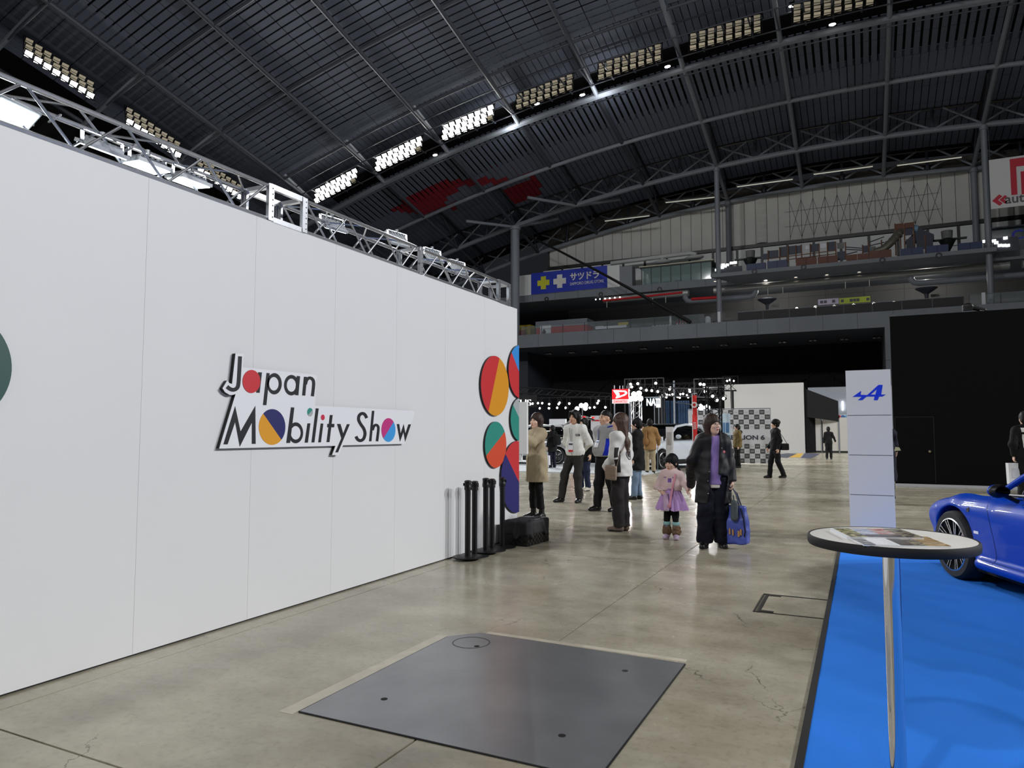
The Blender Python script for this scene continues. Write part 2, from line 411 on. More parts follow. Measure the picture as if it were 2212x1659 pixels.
# pale strips of repaired concrete along the big plate and the hatch sit flush in the slabs
M_PATCH = mat('repair_mortar', rgb(190, 182, 164), 0.4, var=0.12, vscale=9)
for (x0, y0, x1, y1) in ((-2.66, 2.76, -2.575, 4.26), (-2.38, 4.425, -1.0, 4.475)):
    MB().box(x0, y0, -0.02, x1, y1, 0.0012).build('repair_strip', M_PATCH, floor)
# steel trench plate in the floor
M_PLATE = mat('worn_steel_plate', rgb(140, 142, 144), 0.28, metal=0.55, var=0.14, vscale=2.2, bump=0.12, bscale=9)
pl = thing('floor_plate', 'large dark steel access plate set into the concrete floor', 'floor plate', (-1.8, 3.6, 0))
pp = [(-2.56, 2.80), (-0.995, 2.80), (-0.995, 4.38), (-2.41, 4.41), (-2.57, 4.24)]
MB().prism([(x + 1.8, y - 3.6) for x, y in pp], (0, 0, -0.03), (1, 0, 0), (0, 1, 0), (0, 0, 0.036)).build('plate', M_PLATE, pl)
rim = MB()
for i in range(5):
    a = Vector((pp[i][0] + 1.8, pp[i][1] - 3.6, 0.0)); b = Vector((pp[(i + 1) % 5][0] + 1.8, pp[(i + 1) % 5][1] - 3.6, 0.0)); rim.bar(a, b, 0.016, 0.008)
rim.build('frame', M_RUBBER, pl)
q = at(1018, 1388, Z=0.006)
MB().lathe([(0.118, 0.0055), (0.118, 0.0072), (0.126, 0.0072), (0.126, 0.0055)], 40, (q.x + 1.8, q.y - 3.6, 0), ring=True).build('worn_ring', mat('worn_dark_steel', rgb(62, 64, 68), 0.4, metal=.3), pl)
for (px, py) in ((830, 1510), (1350, 1449), (1214, 1589), (1030, 1396)):
    q = at(px, py, Z=0.006); MB().lathe([(0, 0.0078), (0.014, 0.0078), (0.018, 0.0072), (0.018, 0.004)], 16, (q.x + 1.8, q.y - 3.6, 0)).build('lifting_plug', M_RUBBER, pl)
# small hatch by the carpet
hx = thing('floor_hatch', 'concrete filled floor hatch with dark metal frame beside blue carpet', 'floor hatch', (-0.5, 6.2, 0))
MB().box(-0.245, -0.31, -0.03, 0.55, 0.31, 0.003).build('lid', M_CONC, hx)
fr = MB(); fr.bar((-0.26, -0.335, 0.0), (-0.26, 0.335, 0.0), 0.022, 0.012); fr.bar((-0.29, -0.335, 0.0), (-0.29, 0.335, 0.0), 0.012, 0.012)
fr.bar((-0.29, 0.325, 0.0), (0.55, 0.325, 0.0), 0.022, 0.012); fr.bar((-0.29, -0.325, 0.0), (0.55, -0.325, 0.0), 0.008, 0.010)
fr.build('frame', mat('hatch_steel', rgb(60, 58, 55), 0.5, metal=.5), hx)
for y in (-0.29, 0.29): MB().box(-0.25, y - .02, 0, -0.15, y + .02, 0.007).build('corner_lug', mat('hatch_steel', rgb(60, 58, 55)), hx)

# ------------------------------------------------------------------ white partition wall with its board joints
XW, YE, WT = -4.117, 8.53, 3.05
wl = tag(MB().box(XW - 0.29, -2.9, 0, XW - 0.012, YE - 0.004, WT - 0.004).build('wall_left', M_CORE), 'white exhibition partition of tall boards', kind='structure')
PWID = 0.92
pan_me = MB().box(-0.010, -PWID / 2 + .0008, 0.012, 0.0, PWID / 2 - .0008, WT).mesh('board', M_WHITE)
n_b = 12
for i in range(n_b):
    o = link('board', pan_me, wl); o.location = (XW, YE - PWID * (i + 0.5), 0)
for i in range(n_b):
    o = link('board', pan_me, wl); o.location = (XW - 0.29, YE - PWID * (i + 0.5), 0); o.rotation_euler = (0, 0, PI)
MB().box(XW - .285, YE - .004, .012, XW - .002, YE + .004, WT).build('end_board', M_WHITE, wl)

# ------------------------------------------------------------------ sign on the white wall
XS = XW + 0.034
def zs(p): return (440 + p[0] / 4.6083, 740 + p[1] / 4.6083)
def wallpt(p, X=XS):
    q = at(*zs(p), X=X); return (q.y, q.z)
def stroke(pts, w):
    P = [Vector(p) for p in pts]; l = []; r = []
    for i, p in enumerate(P):
        d = (P[min(i + 1, len(P) - 1)] - P[max(i - 1, 0)]).normalized(); n = Vector((-d.y, d.x)) * (w / 2); l.append(tuple(p + n)); r.append(tuple(p - n))
    return l + r[::-1]
def smooth_path(pts, n=4):
    P = [Vector(p) for p in pts]; out = []
    for i in range(len(P) - 1):
        a, b, c, d = P[max(i - 1, 0)], P[i], P[i + 1], P[min(i + 2, len(P) - 1)]
        for k in range(n):
            t = k / n; out.append(tuple(0.5 * ((2 * b) + (c - a) * t + (2 * a - 5 * b + 4 * c - d) * t * t + (3 * b - a - 3 * c + d) * t ** 3)))
    out.append(tuple(P[-1])); return out
def ellipse(c, rx, ry, n=36): return [(c[0] + rx * math.cos(2 * PI * i / n), c[1] + ry * math.sin(2 * PI * i / n)) for i in range(n)]
def split(poly, a, b):
    """parts of a convex polygon on either side of the line a-b"""
    nx, ny = -(b[1] - a[1]), b[0] - a[0]; sd = [(p[0] - a[0]) * nx + (p[1] - a[1]) * ny for p in poly]; A = []; B = []
    for i, p in enumerate(poly):
        j = (i + 1) % len(poly); (A if sd[i] >= 0 else B).append(p)
        if (sd[i] >= 0) != (sd[j] >= 0):
            t = sd[i] / (sd[i] - sd[j]); q = (p[0] + t * (poly[j][0] - p[0]), p[1] + t * (poly[j][1] - p[1])); A.append(q); B.append(q)
    return A, B
SGN = thing('show_sign', 'cut out white sign reading Japan Mobility Show on the white wall', 'sign', (XS, 5.2, 1.6))
def sign_part(name, loops, m, z0=0.0, z1=0.002, zoom=True):
    """fill loops given in zoom pixels, on the sign face"""
    L2 = [[wallpt(p) for p in lp] for lp in loops] if zoom else loops
    v, f = fill2d(L2)
    n = len(v); V = [(z1, a - 5.2, b - 1.6) for (a, b, _) in v]; mb = MB(); mb._add(V, f)
    for lp in L2:
        k = len(lp); a = [(z0, p[0] - 5.2, p[1] - 1.6) for p in lp]; b = [(z1, p[0] - 5.2, p[1] - 1.6) for p in lp]
        mb._add(a + b, [(i, (i + 1) % k, k + (i + 1) % k, k + i) for i in range(k)])
    o = mb.build(name, m, SGN)
    bm = bmesh.new(); bm.from_mesh(o.data); bmesh.ops.recalc_face_normals(bm, faces=bm.faces)
    bm.faces.ensure_lookup_table()
    fl = [f_ for f_ in bm.faces if abs(f_.normal.x) > 0.9 and f_.normal.x < 0]
    if fl: bmesh.ops.reverse_faces(bm, faces=fl)
    bm.to_mesh(o.data); bm.free(); return o
board = [(318, 108), (398, 112), (388, 245), (1095, 318), (1118, 328), (1125, 345), (1107, 628), (2080, 680), (2098, 692), (2100, 712), (2000, 1008), (1388, 1022), (1345, 1120), (1278, 1120), (1312, 1028), (155, 1055), (318, 512), (290, 521), (262, 522), (215, 495), (188, 455), (235, 378), (258, 405), (283, 412)]
M_SIGNW = mat('sign_face_white', rgb(236, 238, 242), 0.45); M_SIGNK = mat('sign_print_black', rgb(24, 27, 32), 0.45); M_SEDGE = mat('sign_edge_black', rgb(16, 16, 18), 0.5)
sign_part('face', [board], M_SIGNW, -0.002, 0.0)
sign_part('edge', [board], M_SEDGE, -0.032, -0.0021)
K = M_SIGNK
sign_part('letter_j', [stroke(smooth_path([(361, 137), (354, 270), (346, 400), (334, 448), (300, 470), (262, 462), (231, 438)]), 38)], K)
sign_part('letter_a', [[(541, 295), (579, 297), (556, 500), (522, 498)]], K)
sign_part('red_disc', [ellipse((473, 387), 88, 115)], mat('sign_red', rgb(206, 44, 54), 0.45), 0.002, 0.0035)
sign_part('letter_p', [[(625, 302), (656, 305), (623, 623), (589, 622)]], K); sign_part('letter_p', [ellipse((703, 410), 73, 106), ellipse((698, 410), 48, 68)], K)
sign_part('letter_a', [ellipse((872, 424), 73, 102), ellipse((872, 424), 46, 66)], K); sign_part('letter_a', [[(926, 332), (958, 335), (941, 525), (907, 522)]], K, 0.0005, 0.0025)
sign_part('letter_n', [[(997, 340), (1027, 342), (1010, 528), (979, 526)]], K); sign_part('letter_n', [stroke(smooth_path([(1012, 415), (1025, 372), (1052, 352), (1082, 366), (1094, 410), (1081, 534)]), 30)], K, 0.0005, 0.0025)
sign_part('letter_m', [[(195, 1013), (312, 633), (366, 885), (513, 630), (516, 1008), (478, 1008), (479, 795), (358, 1036), (312, 790), (237, 1013)]], K)
eo = ellipse((680, 840), 132, 178, 60); A, B = split(eo, (595, 714), (768, 962))
M_NAVY = mat('sign_navy', rgb(32, 36, 102), 0.45); M_ORANGE = mat('sign_orange', rgb(228, 158, 32), 0.45)
sign_part('letter_o', [A], M_ORANGE if sum(p[0] for p in A) / len(A) < sum(p[0] for p in B) / len(B) else M_NAVY)
sign_part('letter_o', [B], M_NAVY if sum(p[0] for p in A) / len(A) < sum(p[0] for p in B) / len(B) else M_ORANGE)
sign_part('letter_b', [[(868, 644), (901, 647), (859, 999), (821, 999)]], K); sign_part('letter_b', [ellipse((915, 898), 73, 104), ellipse((915, 898), 50, 68)], K, 0.0005, 0.0025)
sign_part('letter_i', [[(1032, 804), (1061, 804), (1036, 996), (1004, 996)]], K)
A, B = split(ellipse((1058, 693), 28, 42), (1084, 668), (1034, 724)); ca = sum(p[0] for p in A) / len(A); cb = sum(p[0] for p in B) / len(B)
M_TEAL = mat('sign_teal', rgb(40, 146, 130), 0.45); M_LGREY = mat('sign_grey', rgb(172, 176, 180), 0.45)
sign_part('dot', [A], M_TEAL if ca < cb else M_LGREY); sign_part('dot', [B], M_LGREY if ca < cb else M_TEAL)
sign_part('letter_l', [[(1115, 654), (1144, 656), (1101, 994), (1072, 994)]], K)
sign_part('letter_i', [[(1164, 805), (1190, 807), (1166, 993), (1139, 993)]], K); sign_part('dot', [ellipse((1185, 745), 19, 28)], mat('sign_crimson', rgb(206, 40, 74), 0.45))
sign_part('letter_t', [[(1255, 721), (1283, 721), (1251, 991), (1222, 991)]], K); sign_part('letter_t', [[(1230, 809), (1300, 809), (1297, 843), (1228, 843)]], K, 0.0005, 0.0025)
sign_part('letter_y', [[(1326, 810), (1361, 810), (1388, 905), (1425, 812), (1454, 812), (1336, 1093), (1309, 1093), (1369, 952)]], K)
sign_part('letter_s', [stroke(smooth_path([(1622, 752), (1603, 716), (1574, 706), (1547, 727), (1541, 768), (1562, 812), (1593, 858), (1605, 908), (1590, 958), (1560, 976), (1532, 964), (1515, 934)]), 30)], K)
sign_part('letter_h', [[(1674, 679), (1698, 679), (1669, 983), (1645, 983)]], K); sign_part('letter_h', [stroke(smooth_path([(1680, 872), (1694, 832), (1716, 820), (1735, 836), (1737, 872), (1724, 982)]), 25)], K, 0.0005, 0.0025)
A, B = split(ellipse((1838, 870), 70, 118, 48), (1887, 793), (1790, 952)); ca = sum(p[0] for p in A) / len(A); cb = sum(p[0] for p in B) / len(B)
M_MAG = mat('sign_magenta', rgb(196, 50, 128), 0.45); M_SKY = mat('sign_sky_blue', rgb(58, 156, 226), 0.45)
sign_part('letter_o', [A], M_MAG if ca < cb else M_SKY); sign_part('letter_o', [B], M_SKY if ca < cb else M_MAG)
sign_part('letter_w', [[(1921, 811), (1946, 811), (1959, 905), (1990, 811), (2007, 905), (2037, 814), (2063, 814), (2004, 987), (1988, 892), (1953, 987)]], K)

# ------------------------------------------------------------------ coloured discs on the white wall
def disc(label, cy, cz, r, a, b, m1, m2, clip=None):
    """disc of radius r on the wall, cut in two colours along the line a-b (offsets from the centre); m1 is on the side of smaller y or larger z"""
    t = thing('wall_disc', label, 'wall disc', (XW, cy, cz), group='coloured discs on the white wall')
    c = [(r * math.cos(2 * PI * i / 72), r * math.sin(2 * PI * i / 72)) for i in range(72)]
    def clipped(poly):
        if clip is None: return poly
        P, Q = split(poly, (clip - cy, -9), (clip - cy, 9))
        return P if (P and sum(p[0] for p in P) / len(P) < clip - cy) else Q
    c2 = clipped(c)
    mb = MB(); mb.prism([(p[0], p[1]) for p in c2], (0, 0, 0), (0, 1, 0), (0, 0, 1), (0.026, 0, 0)); mb.build('edge', M_SEDGE, t)
    P, Q = split(c2, a, b)
    for poly, m in ((P, m1), (Q, m2)):
        if len(poly) > 2: MB().prism(poly, (0.0262, 0, 0), (0, 1, 0), (0, 0, 1), (0.002, 0, 0)).build('face', m, t)
def wy(px, py):
    q = at(px, py, X=XW + .028); return (q.y, q.z)
def disc_px(label, cy, cz, r, pa, pb, m1, m2, clip=None):
    a = wy(*pa); b = wy(*pb); disc(label, cy, cz, r, (a[0] - cy, a[1] - cz), (b[0] - cy, b[1] - cz), m1, m2, clip)
MD_RED = mat('disc_red', rgb(204, 44, 50), 0.45); MD_ORG = mat('disc_orange', rgb(222, 150, 22), 0.45); MD_TEAL = mat('disc_teal', rgb(36, 142, 128), 0.45)
MD_VER = mat('disc_vermilion', rgb(216, 76, 42), 0.45); MD_BLUE = mat('disc_blue', rgb(48, 142, 220), 0.45); MD_NAVY = mat('disc_navy', rgb(36, 34, 108), 0.45)
MD_GREY = mat('disc_grey', rgb(172, 178, 180), 0.45); MD_DGREEN = mat('disc_dark_green', rgb(36, 78, 72), 0.45)
disc_px('round wall disc split red and orange, upper of the whole discs', 7.845, 1.97, 0.375, (1078, 778), (1055, 890), MD_ORG, MD_RED)
disc_px('round wall disc split teal and vermilion, under the red and orange one', 7.865, 1.235, 0.287, (1087, 937), (1049, 986), MD_VER, MD_TEAL)
disc_px('topmost wall disc, red with a blue corner, cut by the wall end', 8.575, 2.20, 0.357, (1104, 758), (1117, 792), MD_BLUE, MD_RED, YE)
disc_px('teal wall disc with a grey corner, cut by the wall end', 8.565, 1.56, 0.285, (1107, 872), (1117, 893), MD_GREY, MD_TEAL, YE)
disc_px('lowest wall disc, navy with a red corner, above the covered crate', 8.475, 0.805, 0.467, (1091, 978), (1117, 1033), MD_RED, MD_NAVY, YE)
disc('dark green wall disc at the left edge of the picture', 1.905, 1.73, 0.314, (-1, -.2), (1, -.2), MD_DGREEN, MD_DGREEN)
# ------------------------------------------------------------------ dark partition wall on the right, with its door
YD = 20.8
wr = tag(MB().box(0.755, YD, 0.0, 14.5, YD + 0.25, 4.39).build('wall_right', M_DARKWALL), 'tall black partition wall behind the blue car', kind='structure')
dr = tag(MB().box(0.80, YD - 0.012, 0.10, 1.64, YD - 0.001, 1.76).build('door_1', M_DARKWALL), 'flush black door in the black partition', kind='structure')
dj = MB()
for a, b in (((0.79, YD - .008, 0.1), (0.79, YD - .008, 1.77)), ((1.65, YD - .008, 0.1), (1.65, YD - .008, 1.77)), ((0.79, YD - .008, 1.77), (1.65, YD - .008, 1.77))): dj.bar(a, b, 0.02, 0.018)
dj.build('door_frame', M_BLACK, dr)
kn = MB(); kn.lathe([(0.0, -0.07), (0.03, -0.065), (0.038, -0.045), (0.03, -0.03), (0.014, -0.026), (0.014, 0.0)], 14, (1.54, YD - .012, 0.90), axis='y'); kn.build('door_knob', mat('brass_knob', rgb(200, 190, 165), 0.25, metal=1), dr, True)
tag(MB().box(0.755, YD - 0.03, 0.0, 14.5, YD - 0.002, 0.07).build('baseboard_right', mat('white_skirting', rgb(196, 198, 202), 0.6)), 'white skirting strip along the black partition', kind='structure')

# ------------------------------------------------------------------ stadium stand at the far end
wb = tag(MB().box(-62, 85.5, 0, 40, 86.2, 11.4).build('wall_back', M_BLACKCLOTH), 'black curtain wall under the far balcony', kind='structure')
cur = MB()
for i in range(-30, 20):
    x = i * 2.6; cur.tube([(x, 85.42, 0), (x, 85.42, 11)], 0.10, 6)
for z in (5.6, 8.4): cur.bar((-60, 85.4, z), (38, 85.4, z), 0.12, 0.22)
cur.build('curtain_folds', mat('black_curtain_fold', rgb(20, 22, 27), 0.9), wb)
cb = MB()
for i in range(-6, 5):
    x = i * 7.8; cb.tube([(x, 85.3, 5.6), (x + 3.9, 85.3, 8.4), (x + 7.8, 85.3, 5.6)], 0.07, 6)
cb.build('brace', mat('black_curtain_fold', rgb(20, 22, 27), 0.9), wb)
# lower balcony: fascia, deck, soffit, end piers
lb = tag(MB().box(-62, 74.0, 11.09, 40, 74.5, 12.59).build('balcony_lower', M_CONCRETE_GREY), 'lower grey concrete balcony of the stand', kind='structure')
MB().box(-62, 74.5, 11.10, 40, 86, 11.5).build('soffit', mat('soffit_grey', rgb(112, 118, 132), 0.7), lb)
MB().box(-62, 74.5, 11.9, 40, 88, 12.15).build('deck', M_CONCRETE_GREY, lb)
fj = MB()
for i in range(-20, 14): fj.box(i * 3.0 - .02, 73.985, 11.1, i * 3.0 + .02, 74.0, 12.58)
fj.build('fascia_joint', mat('joint_grey', rgb(84, 88, 95), 0.8), lb)
MB().box(2.25, 74.0, 0, 20, 86, 11.09).build('pier', M_CONCRETE_GREY, lb)
MB().prism([(2.25, 8.0), (2.25, 11.1), (3.2, 12.59), (20, 12.59), (20, 8.0)], (0, 73.9, 0), (1, 0, 0), (0, 0, 1), (0, .12, 0)).build('pier_face', M_CONCRETE_GREY, lb)
MB().box(-62, 78, 0, -36.2, 86, 11.09).build('pier', M_STEEL_DARK, lb)
MB().box(-38.4, 77.93, 6.2, -37.4, 78.0, 8.6).build('pier_panel', M_CONCRETE_GREY, lb)
# gallery wall behind the lower balcony
wg = tag(MB().box(-62, 86.8, 12.1, 40, 87.3, 19).build('wall_gallery', mat('gallery_core', rgb(62, 62, 62), .8)), 'grey panelled wall of the lower gallery', kind='structure')
M_GAL = mat('gallery_panel', rgb(98, 99, 101), 0.65, var=0.05, vscale=0.4)
gp = MB().box(-1.93, -0.03, 0, 1.93, 0.0, 2.32).mesh('panel', M_GAL)
for i in range(-8, 9):
    for j in range(3):
        o = link('panel', gp, wg); o.location = (i * 3.9 - 1.2, 86.8, 12.12 + j * 2.36)
# upper deck: set back on the left, pushed forward on the right
ub = tag(MB().box(-62, 79.0, 17.41, -13.75, 79.4, 18.26).build('balcony_upper', M_CONCRETE_GREY), 'upper grey deck of the stand', kind='structure')
MB().box(-62, 79.4, 17.41, 40, 86.8, 17.75).build('soffit', M_CONCRETE_GREY, ub)
MB().prism([(-13.75, 75.4), (11.4, 75.4), (11.4, 79.4), (-11.9, 79.4)], (0, 0, 17.57), (1, 0, 0), (0, 1, 0), (0, 0, 0.38)).build('deck', M_CONCRETE_GREY, ub)
MB().box(11.4, 79.0, 17.41, 40, 79.4, 18.26).build('fascia', M_CONCRETE_GREY, ub)
M_PORT = mat('porthole_black', rgb(10, 10, 12), 0.5)
def porthole(px, py, Y):
    q = at(px, py, Y=Y); r = MB(); r.lathe([(0.15, -0.06), (0.27, -0.06), (0.27, 0.0), (0.15, 0.0)], 20, (q.x, Y, q.z), axis='y', ring=True); r.build('vent_ring', M_PORT, ub, True)
    c = MB(); c.lathe([(0.0, -0.05), (0.13, -0.04), (0.13, 0.0)], 16, (q.x, Y, q.z), axis='y'); c.build('vent_core', M_CONCRETE_GREY, ub)
for px, py in ((1181, 646), (1298, 636), (1425, 625)): porthole(px, py, 79.0)
for px, py in ((1630, 587), (1736, 577), (1906, 562), (2028, 552)): porthole(px, py, 75.4)
uj = MB()
for i in range(-20, -4): uj.box(i * 3.0 - .02, 78.985, 17.42, i * 3.0 + .02, 79.0, 18.25)
uj.build('fascia_joint', mat('joint_grey', rgb(84, 88, 95), 0.8), ub)
# downlights in the upper deck soffit (lit) and the four-lamp fittings of the lower soffit
M_WARM = mat('downlight_glow', (1.0, 0.92, 0.78, 1), emit=14)
for px, py, lit in ((1654, 606, 1), (1719, 599, 0), (1786, 594, 0), (1856, 588, 0), (1927, 583, 0), (2002, 577, 1), (2078, 570, 0), (1545, 608, 0)):
    q = at(px, py, Z=17.56)
    m = MB(); m.lathe([(0.0, 0.0), (0.13, 0.0), (0.16, 0.02)], 12, (q.x, q.y, 17.55)); m.build('downlight', M_WARM if lit else mat('downlight_dim', (1, .9, .75, 1), emit=1.2), ub)
    if lit:
        l = bpy.data.lights.new('downlight_beam', 'POINT'); l.energy = 420; l.color = (1, .94, .83); l.shadow_soft_size = .1; lo = link('downlight_beam', l); lo.location = (q.x, q.y + 1.2, 16.9)
M_LAMPOFF = mat('lamp_glass_unlit', rgb(190, 195, 205), 0.2)
for px, py in ((1185, 763), (1235, 760.5), (1285, 758), (1337, 755.5), (1390, 752), (1445, 750), (1503, 747.5), (1564, 744), (1627, 741), (1690, 738), (1756, 734), (1824, 731.5), (1894, 728)):
    q = at(px, py, Z=11.05); t = thing('soffit_light', 'four lamp fitting under the lower balcony', 'light fitting', (q.x, q.y, 11.09), group='four lamp fittings under the lower balcony')
    MB().box(-.42, -.42, -.12, .42, .42, 0).build('housing', M_BLACK, t)
    for i in (-1, 1):
        for j in (-1, 1): MB().lathe([(0.0, -.20), (0.15, -.19), (0.17, -.12)], 10, (i * .21, j * .21, 0)).build('lamp', M_LAMPOFF, t)
# service pipe under the upper deck, with two U bends
M_PIPE = mat('galvanised_pipe', rgb(170, 172, 172), 0.4, metal=.4); M_PIPER = mat('red_pipe', rgb(200, 30, 36), .5)
pi = thing('service_pipe', 'long round grey duct running under the upper deck', 'pipe', (0, 79.7, 17.0))
MB().tube([(-27, 0, 0), (-17, 0, 0)], .38, 16).build('pipe_run', M_PIPE, pi, True)
MB().tube([(-14.2, 0, 0), (13, 0, 0)], .38, 16).build('pipe_run', M_PIPE, pi, True)
MB().tube([(14, 0, 0), (34, 0, 0)], .38, 16).build('pipe_run', M_PIPE, pi, True)
def ubend(x0, x1):
    p = [(x0, 0, .1), (x0, 0, -.55), (x0 + .25, 0, -.9), (x0 + .7, 0, -1.0), (x1 - .7, 0, -1.0), (x1 - .25, 0, -.9), (x1, 0, -.55), (x1, 0, .1)]
    return MB().tube(p, .30, 12).build('pipe_bend', M_STEEL_GREY, pi, True)
ubend(-17.4, -9.8); ubend(4.9, 18)
MB().tube([(-27, -.42, -.15), (-17.6, -.42, .02)], .12, 8).build('red_pipe', M_PIPER, pi, True)
MB().tube([(-16.6, -.35, -.8), (-13.6, -.35, -.85)], .16, 8).build('red_pipe', M_PIPER, pi, True)
for x in (-26.5, -21, -19.5, -8.5, -7, -1, 1.2): MB().tube([(x, -.4, -.3), (x, -.4, -1.0)], .03, 6).build('hanger', mat('white_paint', rgb(225, 225, 222), .5), pi)
# white upper wall
wu = tag(MB().box(-36, 83.9, 18, 30, 84.3, 29.5).build('wall_upper', mat('upper_wall_core', rgb(70, 68, 64), .8)), 'tall white fabric wall under the roof arch', kind='structure')
M_FAB = mat('white_wall_fabric', rgb(190, 190, 186), 0.7, var=0.05, vscale=0.5)
pw = 1.22
for i in range(-29, 24):
    x0 = i * pw - 0.35; x1 = x0 + pw - .05; zt0 = roofz(x0, 83.4) - 0.1; zt1 = roofz(x1, 83.4) - .1
    if zt0 < 22.9 or zt1 < 22.9: continue
    mb = MB()
    if i == -8:   # the slack, billowing panel
        n = 26; vs = []; fs = []
        for k in range(n + 1):
            z = 22.8 + (zt0 - 22.8) * k / n
            for j in range(9):
                u = j / 8; sag = math.sin(k * 1.55 + 1.2 * math.sin(u * PI)) * .11 * math.sin(u * PI); vs.append((x0 + (x1 - x0) * u, 83.78 - .16 * math.sin(u * PI) - sag, z))
        for k in range(n):
            for j in range(8): fs.append((k * 9 + j, k * 9 + j + 1, (k + 1) * 9 + j + 1, (k + 1) * 9 + j))
        mb._add(vs, fs)
    else:
        mb.prism([(x0, 22.75), (x1, 22.75), (x1, zt1), (x0, zt0)], (0, 83.82, 0), (1, 0, 0), (0, 0, 1), (0, .08, 0))
    mb.build('panel', M_FAB, wu, i == -8)
MB().box(-36, 83.7, 22.36, 30, 83.95, 22.74).build('black_rail', M_BLACK, wu)
wpm = MB().box(-1.30, -0.05, 0, 1.30, 0, 4.2).mesh('lower_panel', mat('white_lower_panel', rgb(218, 220, 220), .6)); pst = MB().box(-.14, -.1, 0, .14, 0, 4.25).mesh('post', M_BLACK)
for i in range(-13, 11):
    o = link('lower_panel', wpm, wu); o.location = (i * 2.72, 83.9, 18.1)
    o = link('post', pst, wu); o.location = (i * 2.72 + 1.36, 83.9, 18.1)
wires = MB()
for i in range(-5, 7):
    x0 = i * pw * 1 - 0.35 - .03; x1 = x0 + pw
    for (a, b) in (((x0, 23.0), (x1, 27.2)), ((x1, 23.0), (x0, 27.2))): wires.tube([(a[0], 83.7, a[1]), (b[0], 83.7, b[1])], .014, 4, False)
wires.tube([(-7, 83.7, 24.3), (8, 83.7, 24.3)], .014, 4, False); wires.tube([(-7, 83.7, 26.0), (8, 83.7, 26.0)], .014, 4, False)
wires.build('bracing_wire', M_STEEL_DARK, wu)

# ------------------------------------------------------------------ roof: 8 m grid of ribs and rings under a curved shell
XK = lambda k: (k - 6.632) * 8.0
YR = [22.06, 30.06, 38.06, 46.06, 54.06, 60.7, 68.4, 76.2, 83.4]
def lift(x, y):
    l = 0.0
    if y > 68.4: l = 2.4
    elif 54.06 < y < 60.7: l = 2.0
    if x < XK(0): l = max(l, 1.8)
    return l
ceil_v = []; ceil_f = []; nx, ny = 34, 37
for i in range(nx + 1):
    for j in range(ny + 1):
        x = -78 + 4 * i; y = -60 + 4 * j if j < ny else 87
        ceil_v.append((x, y, roofz(x, y) + 3.4))
for i in range(nx):
    for j in range(ny): ceil_f.append((i * (ny + 1) + j, i * (ny + 1) + j + 1, (i + 1) * (ny + 1) + j + 1, (i + 1) * (ny + 1) + j))
ce = MB(); ce._add(ceil_v, ceil_f); ce = tag(ce.build('ceiling', M_ROOFBACK), 'dark arched roof with ribs and grey ceiling panels', kind='structure')
tag(MB().box(-78.5, -20, 0, -77.5, 88, 24).build('wall_far_left', M_ROOFBACK), 'dark side wall of the stadium', kind='structure')
PAN = []     # (four lower corners, red?)
RED1 = [(832, 462), (880, 425), (960, 390), (1040, 375), (1100, 370), (1165, 378), (1160, 384), (1080, 380), (1010, 390), (960, 415), (990, 452), (920, 448), (870, 448)]
RED2 = [(1088, 408), (1165, 380), (1168, 415), (1150, 432), (1118, 430)]
def inside(p, poly):
    c = False
    for i in range(len(poly)):
        a = poly[i]; b = poly[i - 1]
        if (a[1] > p[1]) != (b[1] > p[1]) and p[0] < (b[0] - a[0]) * (p[1] - a[1]) / (b[1] - a[1]) + a[0]: c = not c
    return c
def visible(x, y, z, mg=160):
    p = proj((x, y, z)); return p and -mg < p[0] < 2212 + mg and -mg < p[1] < 760
def add_panel(x0, x1, y0, y1, lf, red=False):
    xm, ym = (x0 + x1) / 2, (y0 + y1) / 2; zm = roofz(xm, ym) + lf
    if not visible(xm, ym, zm): return
    c = [Vector((x, y, roofz(x, y) + lf)) for (x, y) in ((x0, y0), (x1, y0), (x1, y1), (x0, y1))]
    p = [proj(v) for v in c]
    if any(a is None for a in p): return
    area = 0.5 * abs(sum(p[i][0] * p[(i + 1) % 4][1] - p[(i + 1) % 4][0] * p[i][1] for i in range(4)))
    pm = proj((xm, ym, zm)); ins = 0 < pm[0] < 2212 and 0 < pm[1]
    PAN.append((area if ins else 0, c, red))
for k in range(-1, 10):                       # inner field: rows that run across the ribs
    for j in range(len(YR) - 1):
        xa, xb, ya, yb = XK(k), XK(k + 1), YR[j], YR[j + 1]; yc = (ya + yb) / 2; lf = lift((xa + xb) / 2, yc)
        if yc < 54 and k >= 0:
            for a in range(12):
                for b in range(4):
                    w = (xb - xa) / 4; h = (yb - ya) / 12
                    add_panel(xa + b * w + .04, xa + (b + 1) * w - .04, ya + a * h, ya + (a + 1) * h - .15, lf)
        else:
            wide = 60.7 <= yc < 68.4 and k >= 0; n = 13; ns = 3
            for a in range(n):
                w = (xb - xa) / n; gap = .20 if wide else .07
                for b in range(ns):
                    h = (yb - ya) / ns; x0, x1 = xa + a * w, xa + (a + 1) * w - (gap if not (wide and b == 2) else .09); y0, y1 = ya + b * h + .03, ya + (b + 1) * h - .03
                    # painted red patches go slat by slat
                    m = 4; redf = []
                    for s_ in range(m):
                        pm = proj(((x0 + x1) / 2, y0 + (y1 - y0) * (s_ + .5) / m, roofz((x0 + x1) / 2, yc) + lf)); redf.append(bool(pm) and (inside(pm, RED1) or inside(pm, RED2)))
                    if any(redf) and not all(redf):
                        for s_ in range(m): add_panel(x0, x1, y0 + (y1 - y0) * s_ / m, y0 + (y1 - y0) * (s_ + 1) / m, lf, redf[s_])
                    else: add_panel(x0, x1, y0, y1, lf, all(redf))
PAN.sort(key=lambda t: -t[0])
rest = MB()
